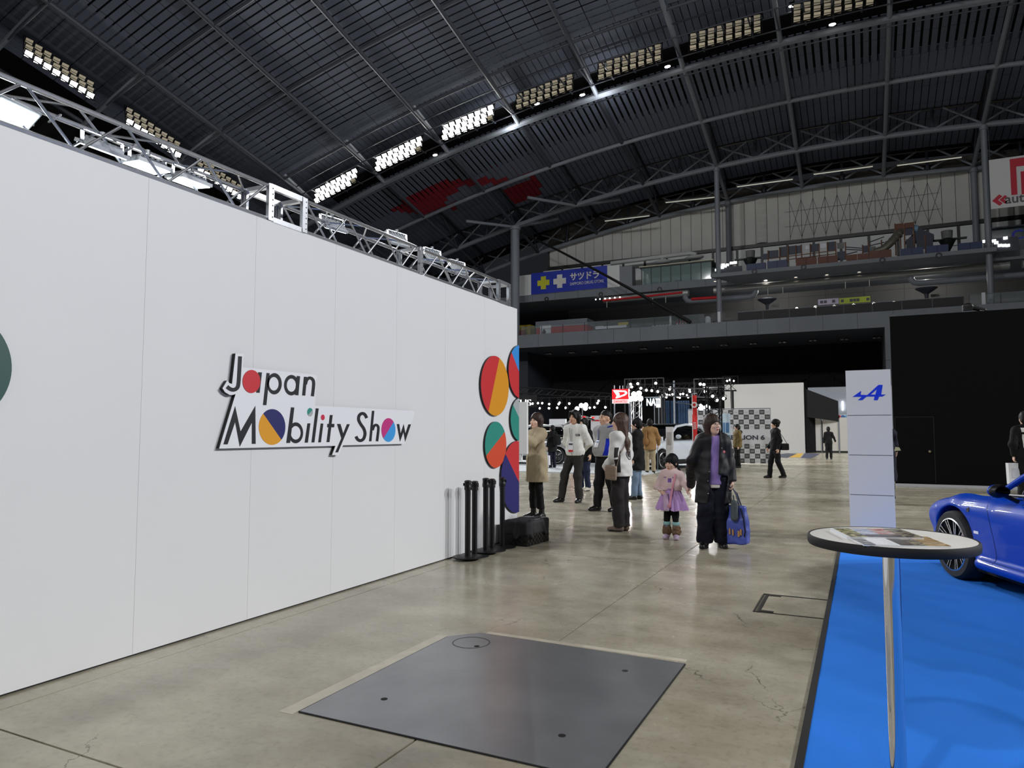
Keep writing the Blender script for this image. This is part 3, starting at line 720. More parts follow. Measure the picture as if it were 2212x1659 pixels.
for i, (ar, c, red) in enumerate(PAN):
    mb = MB() if i < 300 else rest
    mb.cur = 1 if (red and mb is rest) else 0
    up = Vector((0, 0, .06)); mb._add(c + [v + up for v in c], [(0, 1, 2, 3), (7, 6, 5, 4), (1, 0, 4, 5), (2, 1, 5, 6), (3, 2, 6, 7), (0, 3, 7, 4)])
    if i < 300: mb.build('panel', M_REDPANEL if red else M_GREYPANEL, ce)
ro = rest.build('far_panels', [M_GREYPANEL, M_REDPANEL], ce); ro['kind'] = 'stuff'
# ribs, rings
for k in range(-1, 10):
    y0 = 22 if k < 4 else 38
    pts = [(XK(k), y, roofz(XK(k), y) - .25) for y in list(np.arange(y0, 83.4, 3.0)) + [83.4]]
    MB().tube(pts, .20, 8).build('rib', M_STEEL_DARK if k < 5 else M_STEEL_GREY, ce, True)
    if k >= 0: MB().tube([(XK(k), y, roofz(XK(k), y) + 2.0) for y in (68.4, 72, 76.2, 80, 83.4)], .12, 6).build('rib_top_chord', M_BLACK, ce)
    for (ya, yb) in ((68.4, 72.3), (76.2, 72.3), (76.2, 79.8), (83.4, 79.8)):
        MB().tube([(XK(k), ya, roofz(XK(k), ya) - .2), (XK(k), yb, roofz(XK(k), yb) + 2.0)], .09, 6).build('brace', M_STEEL_DARK, ce)
for j, y in enumerate(YR):
    x0 = XK(-1) if y > 40 else XK(-1); r = {60.7: .30, 68.4: .2, 76.2: .27, 83.4: .27}.get(y, .13)
    pts = [(x, y, roofz(x, y) - (.45 if y == 60.7 else .28)) for x in np.arange(x0, XK(9), 4.0)]
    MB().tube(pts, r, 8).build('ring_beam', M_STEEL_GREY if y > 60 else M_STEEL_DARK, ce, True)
for k in range(-1, 9):                         # trusses above the column ring and at the wall arch
    xa, xb = XK(k), XK(k + 1); xm = (xa + xb) / 2
    for y in (76.2, 83.0):
        f = lambda x, d: (x, y + (.5 if d > 0 else 0), roofz(x, y) + d)
        MB().tube([f(xa, 2.0), f(xb, 2.0)], .11, 6).build('truss_chord', M_BLACK, ce)
        MB().tube([f(xm, -.2), f(xm, 2.0)], .16, 6).build('truss_post', M_STEEL_DARK, ce)
        for (p, q) in (((xa, -.2), (xm - .9, 2.0)), ((xm - .3, -.1), (xa + .4, 1.9)), ((xm + .3, -.1), (xb - .4, 1.9)), ((xb, -.2), (xm + .9, 2.0))):
            MB().tube([f(*p), f(*q)], .10, 6).build('truss_brace', M_STEEL_GREY, ce)
# inclined struts hanging through the catwalk band (they show as pale bars beside the lamps)
for k in range(-1, 9):
    x = XK(k); MB().tube([(x, 54.06, roofz(x, 54.06) + .3), (x, 60.7, roofz(x, 60.7) - .5)], .20, 8).build('catwalk_strut', M_STEEL_GREY, ce, True)
for y in (30.06, 38.06, 46.06): MB().tube([(XK(0), y, roofz(XK(0), y) + .2), (XK(-1), y, roofz(XK(-1), y) - .4)], .20, 8).build('catwalk_strut', M_STEEL_GREY, ce, True)
# columns under the roof
def column(name, label, X, Y, z0, z1, r):
    t = thing(name, label, 'column', (X, Y, z0), kind='structure')
    del t['category']
    MB().tube([(0, 0, 0), (0, 0, z1 - z0)], r, 18).build('shaft', M_STEEL_GREY, t, True)
    MB().lathe([(r * 1.25, z1 - z0 - .5), (r * 1.25, z1 - z0 - .1), (r * .9, z1 - z0)], 18).build('cap', M_STEEL_GREY, t)
column('roof_column', 'grey round roof column nearest the drug store sign', XK(2), 76.2, 12.1, roofz(XK(2), 76.2) - .3, .55)
column('roof_column', 'slim grey roof column between the glass booth and the playground', XK(5), 76.2, 12.1, roofz(XK(5), 76.2) - .3, .27)
column('roof_column', 'slim grey roof column in front of the white banner', XK(8), 76.2, 12.1, roofz(XK(8), 76.2) - .3, .27)
column('roof_column', 'grey column against the white wall behind the glass booth', XK(5), 83.2, 18.1, roofz(XK(5), 83.2) - .3, .3)
column('roof_column', 'grey column against the white wall beside the white banner', XK(8), 83.2, 18.1, roofz(XK(8), 83.2) - .3, .3)
for k in (2, 3):
    for dx in (-4, 4):
        x = XK(k) + dx; MB().tube([(XK(k), 76.2, roofz(XK(k), 76.2) - .4), (x, 76.2 + (4 if dx > 0 else -5), roofz(x, 72) - .6)], .18, 8).build('branch_strut', M_STEEL_GREY, ce, True)
pt = thing('hanging_cable', 'thick black cable slanting from the roof to the lower balcony', 'cable', (-36, 76, 0))
MB().tube([(0, -.4, 25.3), (5.2, -.8, 22.3), (10.6, -1.2, 19.0), (15.6, -1.8, 15.8), (20.4, -2.0, 12.75)], [.12, .13, .14, .17, .2], 8).build('cable', M_BLACK, pt, True)
# tube lamps in the roof trusses
M_TUBE = mat('tube_lamp_dim', rgb(215, 215, 200), .3, emit=0.35)
for (a, b) in (((1436, 436), (1555, 423)), ((1590, 402), (1715, 385)), ((1755, 375), (1888, 357)), ((1935, 356), (2080, 337)), ((1305, 476), (1405, 464))):
    p = at(*a, Y=80); q = at(*b, Y=80); t = thing('tube_lamp', 'long tube lamp hung in the roof truss', 'lamp', tuple((p + q) / 2), group='tube lamps in the roof truss')
    h = (q - p) / 2; MB().bar(-h, h, .22, .14).build('housing', M_BLACK, t); MB().tube([-h * .96 + Vector((0, -.05, -.12)), h * .96 + Vector((0, -.05, -.12))], .06, 8).build('tube', M_TUBE, t)

# ------------------------------------------------------------------ floodlight banks on the catwalk
M_LIT = mat('floodlight_lit', (1.0, 0.98, 0.92, 1), emit=26); M_UNLIT = mat('floodlight_unlit', rgb(226, 214, 186), .2); M_LBOX = mat('floodlight_box', rgb(9, 9, 12), .7, spec=.2)
lamp_lit = MB(); lamp_lit.box(-.27, 0, -.25, .27, .3, .25); lamp_lit = lamp_lit.mesh('lamp_box', M_LBOX)
def glass_mesh(m):
    g = MB(); g.box(-.24, -.03, -.22, .24, 0, -.02); g.box(-.24, -.03, .02, .24, 0, .22); return g.mesh('lamp_glass', m)
G_LIT, G_UN = glass_mesh(M_LIT), glass_mesh(M_UNLIT)
near_lab = {(-49, 57.5): 'lit floodlight bank, leftmost of three on the far catwalk', (-41, 57.5): 'lit floodlight bank, middle one of three on the far catwalk', (-33, 57.5): 'lit floodlight bank, rightmost of three on the far catwalk',
            (-25, 57.5): 'switched off floodlight bank right beside the lit ones', (-17, 57.5): 'switched off floodlight bank, second from the lit ones', (-9, 57.5): 'switched off floodlight bank, third from the lit ones', (-1, 57.5): 'switched off floodlight bank at the top of the picture, rightmost',
            (-57, 33.5): 'glaring floodlight bank at far left above the white truss', (-57, 42.0): 'glaring floodlight bank behind the truss, middle of the left catwalk', (-57, 49.5): 'glaring floodlight bank behind the truss nearest its square frame'}
for (x, y, d, lit) in BANKS:
    z = roofz(x, y) - .9
    aim = Vector((-8, 12, 0)) - Vector((x, y, z)); aim.z = -max(abs(aim.z), 20); yaw = 0 if d == 'x' else PI / 2
    t = thing('floodlight_bank', near_lab[(x, y)], 'floodlight', (x, y, z), yaw, 'floodlight banks on the roof catwalk')
    tilt = math.radians(-34); slope = math.atan((roofz(x + 1, y) - roofz(x - 1, y)) / 2) if d == 'x' else math.atan((roofz(x, y + 1) - roofz(x, y - 1)) / 2)
    t.rotation_euler = (0, -slope, yaw)
    fr = MB()
    for r in range(4): fr.bar((-2.9, .3 - r * .25, .95 - r * .62), (2.9, .3 - r * .25, .95 - r * .62), .07, .07)
    for c in range(5): fr.tube([(-2.9 + c * 1.45, .5, 1.1), (-2.9 + c * 1.45, -.5, -1.1)], .04, 6)
    fr.build('rack', M_LBOX, t)
    for r in range(3):
        for c in range(8):
            on = lit and not (d == 'x' and c == 7 and r == 2) and not (d == 'y' and r < 2)
            b = link('lamp', lamp_lit, t); b.location = (-2.52 + c * .72, .25 - r * .28, .68 - r * .66)
            b.rotation_euler = (math.radians(35), 0, (0.18 if d == 'x' else -0.35))
            g = link('glass', G_LIT if on else G_UN, b)
for (dy, dz) in ((-1.6, -.6), (1.6, -.6), (-1.6, .6), (1.6, .6), (1.9, -2.2)):
    MB().tube([(x, 57.5 + dy, roofz(x, 57.5) + dz - .3) for x in np.arange(-55, 22, 4)], .06, 6).build('catwalk_rail', M_STEEL_DARK, ce)
for x in np.arange(-53, 20, 2.0):
    MB().bar((x, 55.9, roofz(x, 57.5) - .9), (x, 59.4, roofz(x, 57.5) - .9), .12, .08).build('catwalk_crossbar', M_STEEL_DARK, ce)
# small working lights under the catwalk (lit)
for i, (px, py) in enumerate(((940, 335), (1160, 224), (1258, 205), (1442, 144), (1798, 53), (1711, 13))):
    q = at(px, py, Y=59); t = thing('catwalk_lamp', 'small bright oval lamp under the roof catwalk', 'lamp', tuple(q), group='small oval lamps under the roof catwalk')
    MB().ell((0, 0, 0), (.26, .12, .10), 12, 8).build('glass', mat('small_lamp', (1, .98, .95, 1), emit=18), t, True); MB().box(-.2, -.1, .06, .2, .1, .3).build('housing', M_LBOX, t)
# two bare point lights by the ring beam, without lamp bodies
for (px, py) in ((1100, 262), (1300, 196)):
    q = at(px, py, Y=59.6); l = bpy.data.lights.new('catwalk_glow', 'POINT'); l.energy = 260; l.shadow_soft_size = .15; lo = link('catwalk_glow', l); lo.location = (q.x, 59.7, q.z - .8)
# ------------------------------------------------------------------ blue carpet with black edging
M_CARPET = mat('blue_carpet', rgb(48, 126, 228), 0.95, spec=0.1, var=0.06, vscale=1.6, bump=0.35, bscale=420)
cp = thing('carpet', 'bright blue exhibition carpet with a black edge strip', 'carpet', (-0.256, 4, 0))
cm = MB(); nx_, ny_ = 40, 90; vs = []; fs = []
for i in range(nx_ + 1):
    for j in range(ny_ + 1):
        x = 7.0 * i / nx_; y = -5.0 + 11.45 * j / ny_
        z = 0.007 + 0.0016 * math.sin(2.3 * y + .7 * x) * math.sin(1.1 * x - .4 * y) + (0.004 * math.exp(-((y - 3.75 + .05 * x) / .05) ** 2)) + (0.004 * math.exp(-((y - 1.9 + .06 * x) / .04) ** 2))
        vs.append((x, y, max(z, .004)))
for i in range(nx_):
    for j in range(ny_): fs.append((i * (ny_ + 1) + j, (i + 1) * (ny_ + 1) + j, (i + 1) * (ny_ + 1) + j + 1, i * (ny_ + 1) + j + 1))
cm._add(vs, fs); cm.build('pile', M_CARPET, cp, True)
MB().box(-.034, -5, 0, 0.0, 6.45, .011).build('edge_strip', M_RUBBER, cp)
MB().box(-.034, 6.45, 0, 7, 6.49, .011).build('edge_strip', M_RUBBER, cp)

# ------------------------------------------------------------------ aluminium box truss on top of the white wall
TZ0, TZ1, TX0, TX1 = WT + .018, WT + .282, XW - .018, XW - .276
def truss(label, y0, y1, phase=0):
    t = thing('box_truss', label, 'truss', (XW - .147, y0, WT), group='box truss on the white wall'); L = y1 - y0; ox, oz = XW - .147, WT
    for x in (TX0, TX1):
        for z in (TZ0, TZ1): MB().tube([(x - ox, 0, z - oz), (x - ox, L, z - oz)], .0165, 10).build('chord', M_ALU, t, True)
    n = max(2, int(round(L / .3))); h = L / n
    for k in range(n):
        a, b = k * h, (k + 1) * h; up = (k + phase) % 2 == 0
        for x in (TX0, TX1): MB().tube([(x - ox, a + .012, (TZ0 if up else TZ1) - oz), (x - ox, b - .012, (TZ1 if up else TZ0) - oz)], .0092, 8).build('brace', M_ALU, t, True)
        for z in (TZ0, TZ1): MB().tube([((TX0 if up else TX1) - ox, a, z - oz), ((TX1 if up else TX0) - ox, b, z - oz)], .0082, 8).build('brace', M_ALU, t, True)
    return t
truss('aluminium box truss on the white wall, length nearest the camera', -2.9, 4.05)
truss('aluminium box truss on the white wall, middle length', 4.47, 6.13, 1)
truss('aluminium box truss on the white wall, farthest length', 6.27, 7.98)
M_BOLT = mat('bolt_hole_dark', rgb(40, 40, 44), .6)
def frame(label, y0, y1):
    t = thing('truss_corner', label, 'truss corner', (XW - .147, y0, WT), group='perforated corner blocks of the truss'); ox, oz = XW - .147, WT; L = y1 - y0
    ys = (0.012, L - .012) if L > .2 else (L / 2,)
    for y in ys:
        for x in (TX0, TX1):
            MB().box(x - ox - .022, y - .012, .004, x - ox + .022, y + .012, .298).build('upright', M_ALU, t)
            MB().box(x - ox - .004 + (.02 if x == TX0 else -.02), y - .028, .004, x - ox + .004 + (.02 if x == TX0 else -.02), y + .028, .298).build('flange', M_ALU, t)
        for z in (.018, .282): MB().box(TX1 - ox, y - .02, z - .016, TX0 - ox, y + .02, z + .016).build('crossbar', M_ALU, t)
        bl = MB()
        for k in range(6): bl.lathe([(0, .0012), (.006, .0012), (.006, 0)], 8, (TX0 - ox + .0245, y + .012, .035 + .046 * k), axis='x')
        bl.build('bolt_holes', M_BOLT, t)
    if len(ys) == 2:
        for x in (TX0, TX1):
            for z in (.018, .282): MB().box(x - ox - .012, ys[0], z - .022, x - ox + .018, ys[1], z + .022).build('side_rail', M_ALU, t)
    return t
frame('square perforated truss corner block between the two longer lengths', 4.06, 4.46)
frame('slim perforated truss joint plate at the third floodlight from the end', 6.14, 6.26)
frame('square perforated truss corner block at the far wall end', 7.99, 8.31)
# LED floodlights on the truss
M_HOUS = mat('grey_lamp_housing', rgb(196, 200, 204), .45); M_LED = mat('led_glass_lit', (0.86, 0.97, 1.0, 1), emit=6.5)
def led(label, y, x, z, tilt, yaw, above=False):
    t = thing('led_floodlight', label, 'floodlight', (x, y, z), yaw, 'LED floodlights clamped to the truss')
    R_ = Matrix.Rotation(tilt, 3, 'X')
    def P(a, b, c): return R_ @ Vector((a, b, c))
    ax, ay, az = R_ @ Vector((1, 0, 0)), R_ @ Vector((0, 1, 0)), R_ @ Vector((0, 0, 1))
    b = MB(); b.obox(P(0, 0, .012), ax, ay, az, .13, .095, .012); b.obox(P(0, 0, .034), ax, ay, az, .10, .07, .012)
    for k in range(5): b.obox(P(-.084 + .042 * k, 0, .05), ax, ay, az, .004, .065, .01)
    b.build('housing', M_HOUS, t); MB().obox(P(0, 0, -.003), ax, ay, az, .118, .083, .003).build('glass', M_LED, t)
    br = MB(); s = -1 if not above else 1
    for sx in (-1, 1): br.bar(P(.135 * sx, 0, .01), Vector((.135 * sx, 0, .09)), .006, .025)
    br.bar((-.135, 0, .09), (.135, 0, .09), .025, .006); br.tube([(0, 0, .088), (0, 0, .12)], .018, 8); br.build('bracket', M_ALU, t)
for i, (px, py, tl) in enumerate(((18, 248, -38), (215, 303, 22), (312, 350, 4), (402, 381, 6))):
    q = at(px, py, X=TX1); led(('bright LED floodlight at the left picture edge under the truss', 'bright LED floodlight in the truss, second from the left picture edge', 'bright LED floodlight in the truss, third from the left picture edge', 'bright LED floodlight in the truss nearest the square corner block')[i], q.y, TX1 + .03, TZ1 - .115, math.radians(tl), math.radians(90 if i else 100))
for i, (px, py, tl) in enumerate(((722, 481, 35), (862, 512, 52), (938, 548, 50), (992, 573, 48))):
    q = at(px, py, X=TX1 - .02); led(('LED floodlight just right of the square truss corner block', 'LED floodlight tipped up above the truss, farthest left of the tipped three', 'LED floodlight tipped up above the truss, middle of the tipped three', 'LED floodlight tipped up above the truss nearest the wall end')[i], q.y, TX1 - .05, q.z - .035, math.radians(tl), math.radians(78))
M_CABLE = mat('grey_cable', rgb(150, 152, 156), .6)
cbl = thing('truss_cable', 'loose grey power cable looped along the truss', 'cable', (TX1, 2.0, TZ1))
pts = [(0.02 * math.sin(k * 1.3), k * .16, .02 - .03 * abs(math.sin(k * .9))) for k in range(38)]
MB().tube(pts, .006, 6).build('cable_run', M_CABLE, cbl, True)
for k, y in enumerate((.55, 1.05, 3.0, 4.6, 5.3)):
    MB().tube([(.02 + .035 * math.sin(a), y + .03 * math.cos(a), -.02 + .035 * math.cos(a * 1.0)) for a in np.linspace(0, 2 * PI * 1.6, 22)], .005, 6).build('cable_coil', M_CABLE, cbl, True)

# ------------------------------------------------------------------ belt stanchions against the wall
M_STAN = mat('black_powder_coat', rgb(22, 23, 25), 0.42, spec=.4)
st0 = thing('belt_stanchion', 'black belt stanchion', 'stanchion', (0, 0, 0), group='black belt stanchions by the wall')
bs = MB(); bs.lathe([(0.0, .0), (.162, .0), (.165, .004), (.165, .010), (.155, .014), (.05, .020), (.0, .020)], 36); bs.build('base', M_STAN, st0, True)
MB().tube([(0, 0, .012), (0, 0, .77)], .0315, 20).build('post', M_STAN, st0, True)
hd = MB(); hd.lathe([(.0, .735), (.037, .735), (.040, .742), (.040, .775), (.037, .78), (.037, .815), (.040, .82), (.038, .835), (.02, .842), (0, .842)], 20); hd.box(-.018, -.05, .775, .018, -.03, .818); hd.box(-.05, -.016, .78, -.034, .016, .81); hd.build('belt_head', M_BLACK, st0, True)
MB().box(-.014, -.054, .785, .014, -.05, .808).build('belt_clip', M_RUBBER, st0)
labs = ['black belt stanchion nearest the camera', 'black belt stanchion just behind the nearest one', 'black belt stanchion, front one of the middle pair', 'black belt stanchion, rear one of the middle pair', 'black belt stanchion beside the covered crate, farthest of five']
for i, (px, py, dz) in enumerate(((1010, 1204, .021), (1021, 1201, 0), (1049, 1191, .021), (1060, 1189, 0), (1085, 1182, 0))):
    o = st0 if i == 0 else copy_tree(st0); q = at(px, py, Z=dz); o.location = (max(q.x, XW + .172), q.y, dz); o.rotation_euler = (0, 0, .4 + i * .8); o['label'] = labs[i]

# ------------------------------------------------------------------ covered crate at the wall end
M_COVER = mat('black_cover_cloth', rgb(38, 39, 42), 0.7, var=0.1, vscale=8)
q0 = at(1128, 1177, Z=0); cr = thing('covered_crate', 'black woven crate under a draped dark cloth at the wall end', 'crate', (-3.83, 8.24, 0), math.radians(-4))
M_CRATE = mat('dark_woven_plastic', rgb(40, 33, 30), .6)
bxm = MB(); bxm.box(-.16, -.32, .0, .17, .25, .15); bxm.build('crate_body', M_BLACK, cr)
wv = MB()
for i in range(14):
    for j in range(4):
        if (i + j) % 2: wv.box(.17, -.31 + i * .04, .012 + j * .032, .175, -.31 + i * .04 + .036, .012 + j * .032 + .028)
for i in range(8):
    for j in range(4):
        if (i + j) % 2: wv.box(-.155 + i * .04, -.325, .012 + j * .032, -.155 + i * .04 + .036, -.32, .012 + j * .032 + .028)
wo = wv.build('weave', M_CRATE, cr); wo['kind'] = 'stuff'
f = Field((-.24, -.40, .06), (.24, .34, .34), .009)
f.rbox((0.0, -.035, .21), (.178, .300, .092), .035, 0); f.cone((.15, -.2, .29), (.19, -.24, .11), .015, .03, .05); f.cone((.05, -.31, .29), (.02, -.345, .11), .012, .028, .05); f.cone((-.1, -.3, .3), (.1, .1, .305), .012, .014, .05); f.cone((.17, .05, .3), (.192, .12, .12), .012, .025, .04)
f.folds(.0035, 21, 13)
o = link('cover', f.mesh('cover', M_COVER), cr)

# ------------------------------------------------------------------ bistro table with brochures
TBX, TBY = 0.088, 3.085
tb = thing('bar_table', 'round white topped bar table with chrome column on the blue carpet', 'table', (TBX, TBY, .009))
tp = MB(); tp.lathe([(0.0, .990), (.281, .990), (.284, .988), (.284, .962), (0.0, .962)], 64); tp.build('table_top', mat('white_laminate', rgb(232, 230, 224), .4, var=.02, vscale=20), tb, True)
ed = MB(); ed.lathe([(.2835, .959), (.288, .956), (.2915, .962), (.2925, .975), (.2915, .987), (.288, .9915), (.2835, .9905)], 64, ring=True); ed.build('edge_band', M_RUBBER, tb, True)
M_CHROME = mat('chrome', rgb(225, 225, 228), 0.07, metal=1)
MB().tube([(0, 0, .02), (0, 0, .955)], .0295, 32).build('column', M_CHROME, tb, True)
MB().lathe([(0, .962), (.12, .962), (.12, .952), (.05, .945), (.036, .93), (0, .93)], 32).build('mount_plate', M_BLACK, tb, True)
MB().lathe([(0, .0), (.215, .0), (.22, .006), (.215, .014), (.12, .03), (.045, .045), (.036, .06), (0, .06)], 48).build('base', M_STAN, tb, True)
ZT = .999
def print_mat(name, cols, scale, seed):
    m = bpy.data.materials.new(name); m.use_nodes = True; nt = m.node_tree; b = nt.nodes['Principled BSDF']; b.inputs['Roughness'].default_value = .22
    tc = nt.nodes.new('ShaderNodeTexCoord'); mp = nt.nodes.new('ShaderNodeMapping'); mp.inputs['Location'].default_value = (seed, seed * 2, 0); mp.inputs['Scale'].default_value = scale
    nt.links.new(tc.outputs['Object'], mp.inputs['Vector']); n = nt.nodes.new('ShaderNodeTexNoise'); n.inputs['Scale'].default_value = 1; n.inputs['Detail'].default_value = 6; nt.links.new(mp.outputs['Vector'], n.inputs['Vector'])
    r = nt.nodes.new('ShaderNodeValToRGB'); r.color_ramp.interpolation = 'LINEAR'; nt.links.new(n.outputs['Fac'], r.inputs['Fac'])
    for i, c in enumerate(cols):
        p = .30 + .42 * i / (len(cols) - 1)
        e = r.color_ramp.elements[i] if i < 2 else r.color_ramp.elements.new(p); e.position = p; e.color = c
    nt.links.new(r.outputs['Color'], b.inputs['Base Color']); return m
G = rgb
PM = [print_mat('photo_print_rocks', [G(30, 28, 24), G(96, 92, 60), G(210, 205, 150), G(50, 48, 44)], (30, 40, 1), 1), print_mat('photo_print_sky', [G(90, 96, 120), G(168, 178, 205), G(220, 224, 236), G(120, 110, 104)], (14, 22, 1), 4),
      print_mat('photo_print_red', [G(96, 88, 84), G(200, 190, 186), G(206, 120, 104), G(60, 54, 56)], (22, 30, 1), 7), print_mat('photo_print_dark', [G(30, 28, 30), G(104, 100, 98), G(176, 168, 140), G(52, 48, 46)], (30, 34, 1), 9),
      print_mat('photo_print_grey', [G(52, 52, 54), G(120, 120, 122), G(190, 192, 196), G(80, 78, 78)], (16, 40, 1), 12), print_mat('photo_print_road', [G(92, 88, 86), G(128, 122, 118), G(70, 66, 64), G(40, 38, 38)], (12, 26, 1), 15),
      print_mat('photo_print_wood', [G(50, 40, 32), G(150, 118, 78), G(206, 180, 130), G(92, 74, 52)], (10, 60, 1), 19)]
M_PAPER = mat('paper_white', rgb(232, 234, 238), .4)
def brochure(label, corners, cells, thick):
    """booklet from the four corner pixels of its cover, cells = (u0,v0,u1,v1,material)"""
    C = [at(*c, Z=ZT + thick) for c in corners]; org = (C[0] + C[1] + C[2] + C[3]) / 4
    t = thing('brochure', label, 'brochure', (org.x, org.y, ZT), group='brochures on the bar table')
    loc = [Vector((c.x - org.x, c.y - org.y, 0)) for c in C]
    MB().prism([(v.x, v.y) for v in loc], (0, 0, 0.0004), (1, 0, 0), (0, 1, 0), (0, 0, thick - .001)).build('pages', M_PAPER, t)
    def uv(u, v): a = loc[0].lerp(loc[1], u); b = loc[3].lerp(loc[2], u); return a.lerp(b, v)
    for (u0, v0, u1, v1, m) in cells:
        p = [uv(u0, v0), uv(u1, v0), uv(u1, v1), uv(u0, v1)]; MB().prism([(v.x, v.y) for v in p], (0, 0, thick - .0006), (1, 0, 0), (0, 1, 0), (0, 0, .0012)).build('printed_picture', m, t)
def zt(x, y): return (1740 + x / 5.672, 1120 + y / 5.672)
brochure('closed booklet with four small cover photos, rear one on the table', [zt(300, 121), zt(1150, 128), zt(1452, 232), zt(505, 222)], [(.05, .0, .27, 1, PM[0]), (.28, 0, .5, .75, PM[1]), (.28, .76, .5, 1, PM[5]), (.51, 0, .75, .7, PM[2]), (.51, .71, .75, 1, PM[5]), (.76, 0, 1, 1, PM[3])], .012)
brochure('open magazine with grey and sandy photos, front one on the table', [zt(505, 218), zt(1490, 224), zt(1785, 340), zt(715, 318)], [(0, 0, .14, 1, PM[4]), (.16, .05, .30, .95, M_SIGNW), (.31, .05, .42, .95, M_PAPER), (.43, 0, .6, 1, PM[5]), (.6, 0, .74, 1, PM[3]), (.74, 0, 1, 1, PM[6])], .006)

# ------------------------------------------------------------------ light grey pillar with the blue A emblem
PYF = 10.31
M_PIL = mat('pale_blue_grey_panel', rgb(232, 231, 228), .5)
pil = thing('brand_pillar', 'light grey square display pillar with a blue emblem at the carpet end', 'pillar', (.10, PYF + .26, 0))
MB().box(-.252, -.252, 0, .252, .252, 2.197).build('core', mat('pillar_joint', rgb(96, 98, 104), .7), pil)
zed = [0.008, .072, .580, 1.093, 1.610, 2.20]
for i in range(1, 5):
    MB().box(-.262, -.262, zed[i] + .004, .262, .262, zed[i + 1] - .004 if i < 4 else 2.20).build('panel', M_PIL, pil)
MB().box(-.262, -.262, 0.0, .262, .262, .072).build('panel', M_PIL, pil)
def pz(x, y):
    q = at(1800 + x / 3.949, 780 + y / 3.949, Y=PYF - .004); return (q.x - .10, q.z)
M_ABLUE = mat('emblem_blue', rgb(20, 60, 232), .4)
for lp in ([(165, 305), (237, 254), (232, 288), (290, 289), (385, 203), (421, 203), (408, 285), (446, 285), (418, 302), (390, 302), (378, 333), (345, 333), (352, 302), (283, 303), (247, 333), (210, 333), (243, 304)],):
    hole = [(318, 286), (358, 286), (371, 240)]
    v, fcs = fill2d([[pz(*p) for p in lp], [pz(*p) for p in hole]]); mb = MB()
    mb._add([(a, -.2665, b) for a, b, _ in v], fcs); mb._add([(a, -.262, b) for a, b, _ in v], fcs)
    for L2 in ([pz(*p) for p in lp], [pz(*p) for p in hole]):
        k = len(L2); mb._add([(a, -.2665, b) for a, b in L2] + [(a, -.262, b) for a, b in L2], [(i, (i + 1) % k, k + (i + 1) % k, k + i) for i in range(k)])
    mb.build('emblem', M_ABLUE, pil)
# ------------------------------------------------------------------ people
SKIN = mat('skin', rgb(224, 184, 162), .55, var=.03, vscale=14); SKIN2 = mat('skin_tan', rgb(212, 168, 142), .55, var=.03, vscale=14)
M_HAIRK = mat('black_hair', rgb(17, 15, 15), .6, spec=.25, var=.25, vscale=40); M_HAIRB = mat('dark_brown_hair', rgb(48, 33, 26), .58, spec=.3, var=.25, vscale=40)
M_EYE = mat('eye_dark', rgb(28, 20, 18), .3); M_LIP = mat('lip', rgb(176, 98, 92), .5); M_EYEW = mat('eye_white', rgb(220, 214, 208), .4)
V3 = lambda *a: np.array(a, float)
def rotm(yaw=0, pitch=0, roll=0, size=1.0):
    return size * np.array(Matrix.Rotation(math.radians(yaw), 3, 'Z') @ Matrix.Rotation(math.radians(pitch), 3, 'X') @ Matrix.Rotation(math.radians(roll), 3, 'Y'))
def face_yaw(pos, a):
    """rotation about Z so that a figure (looking along its local +y) faces the camera, turned a degrees towards picture left"""
    d = math.atan2(-pos[1], -pos[0]) - math.radians(a)
    return d - PI / 2
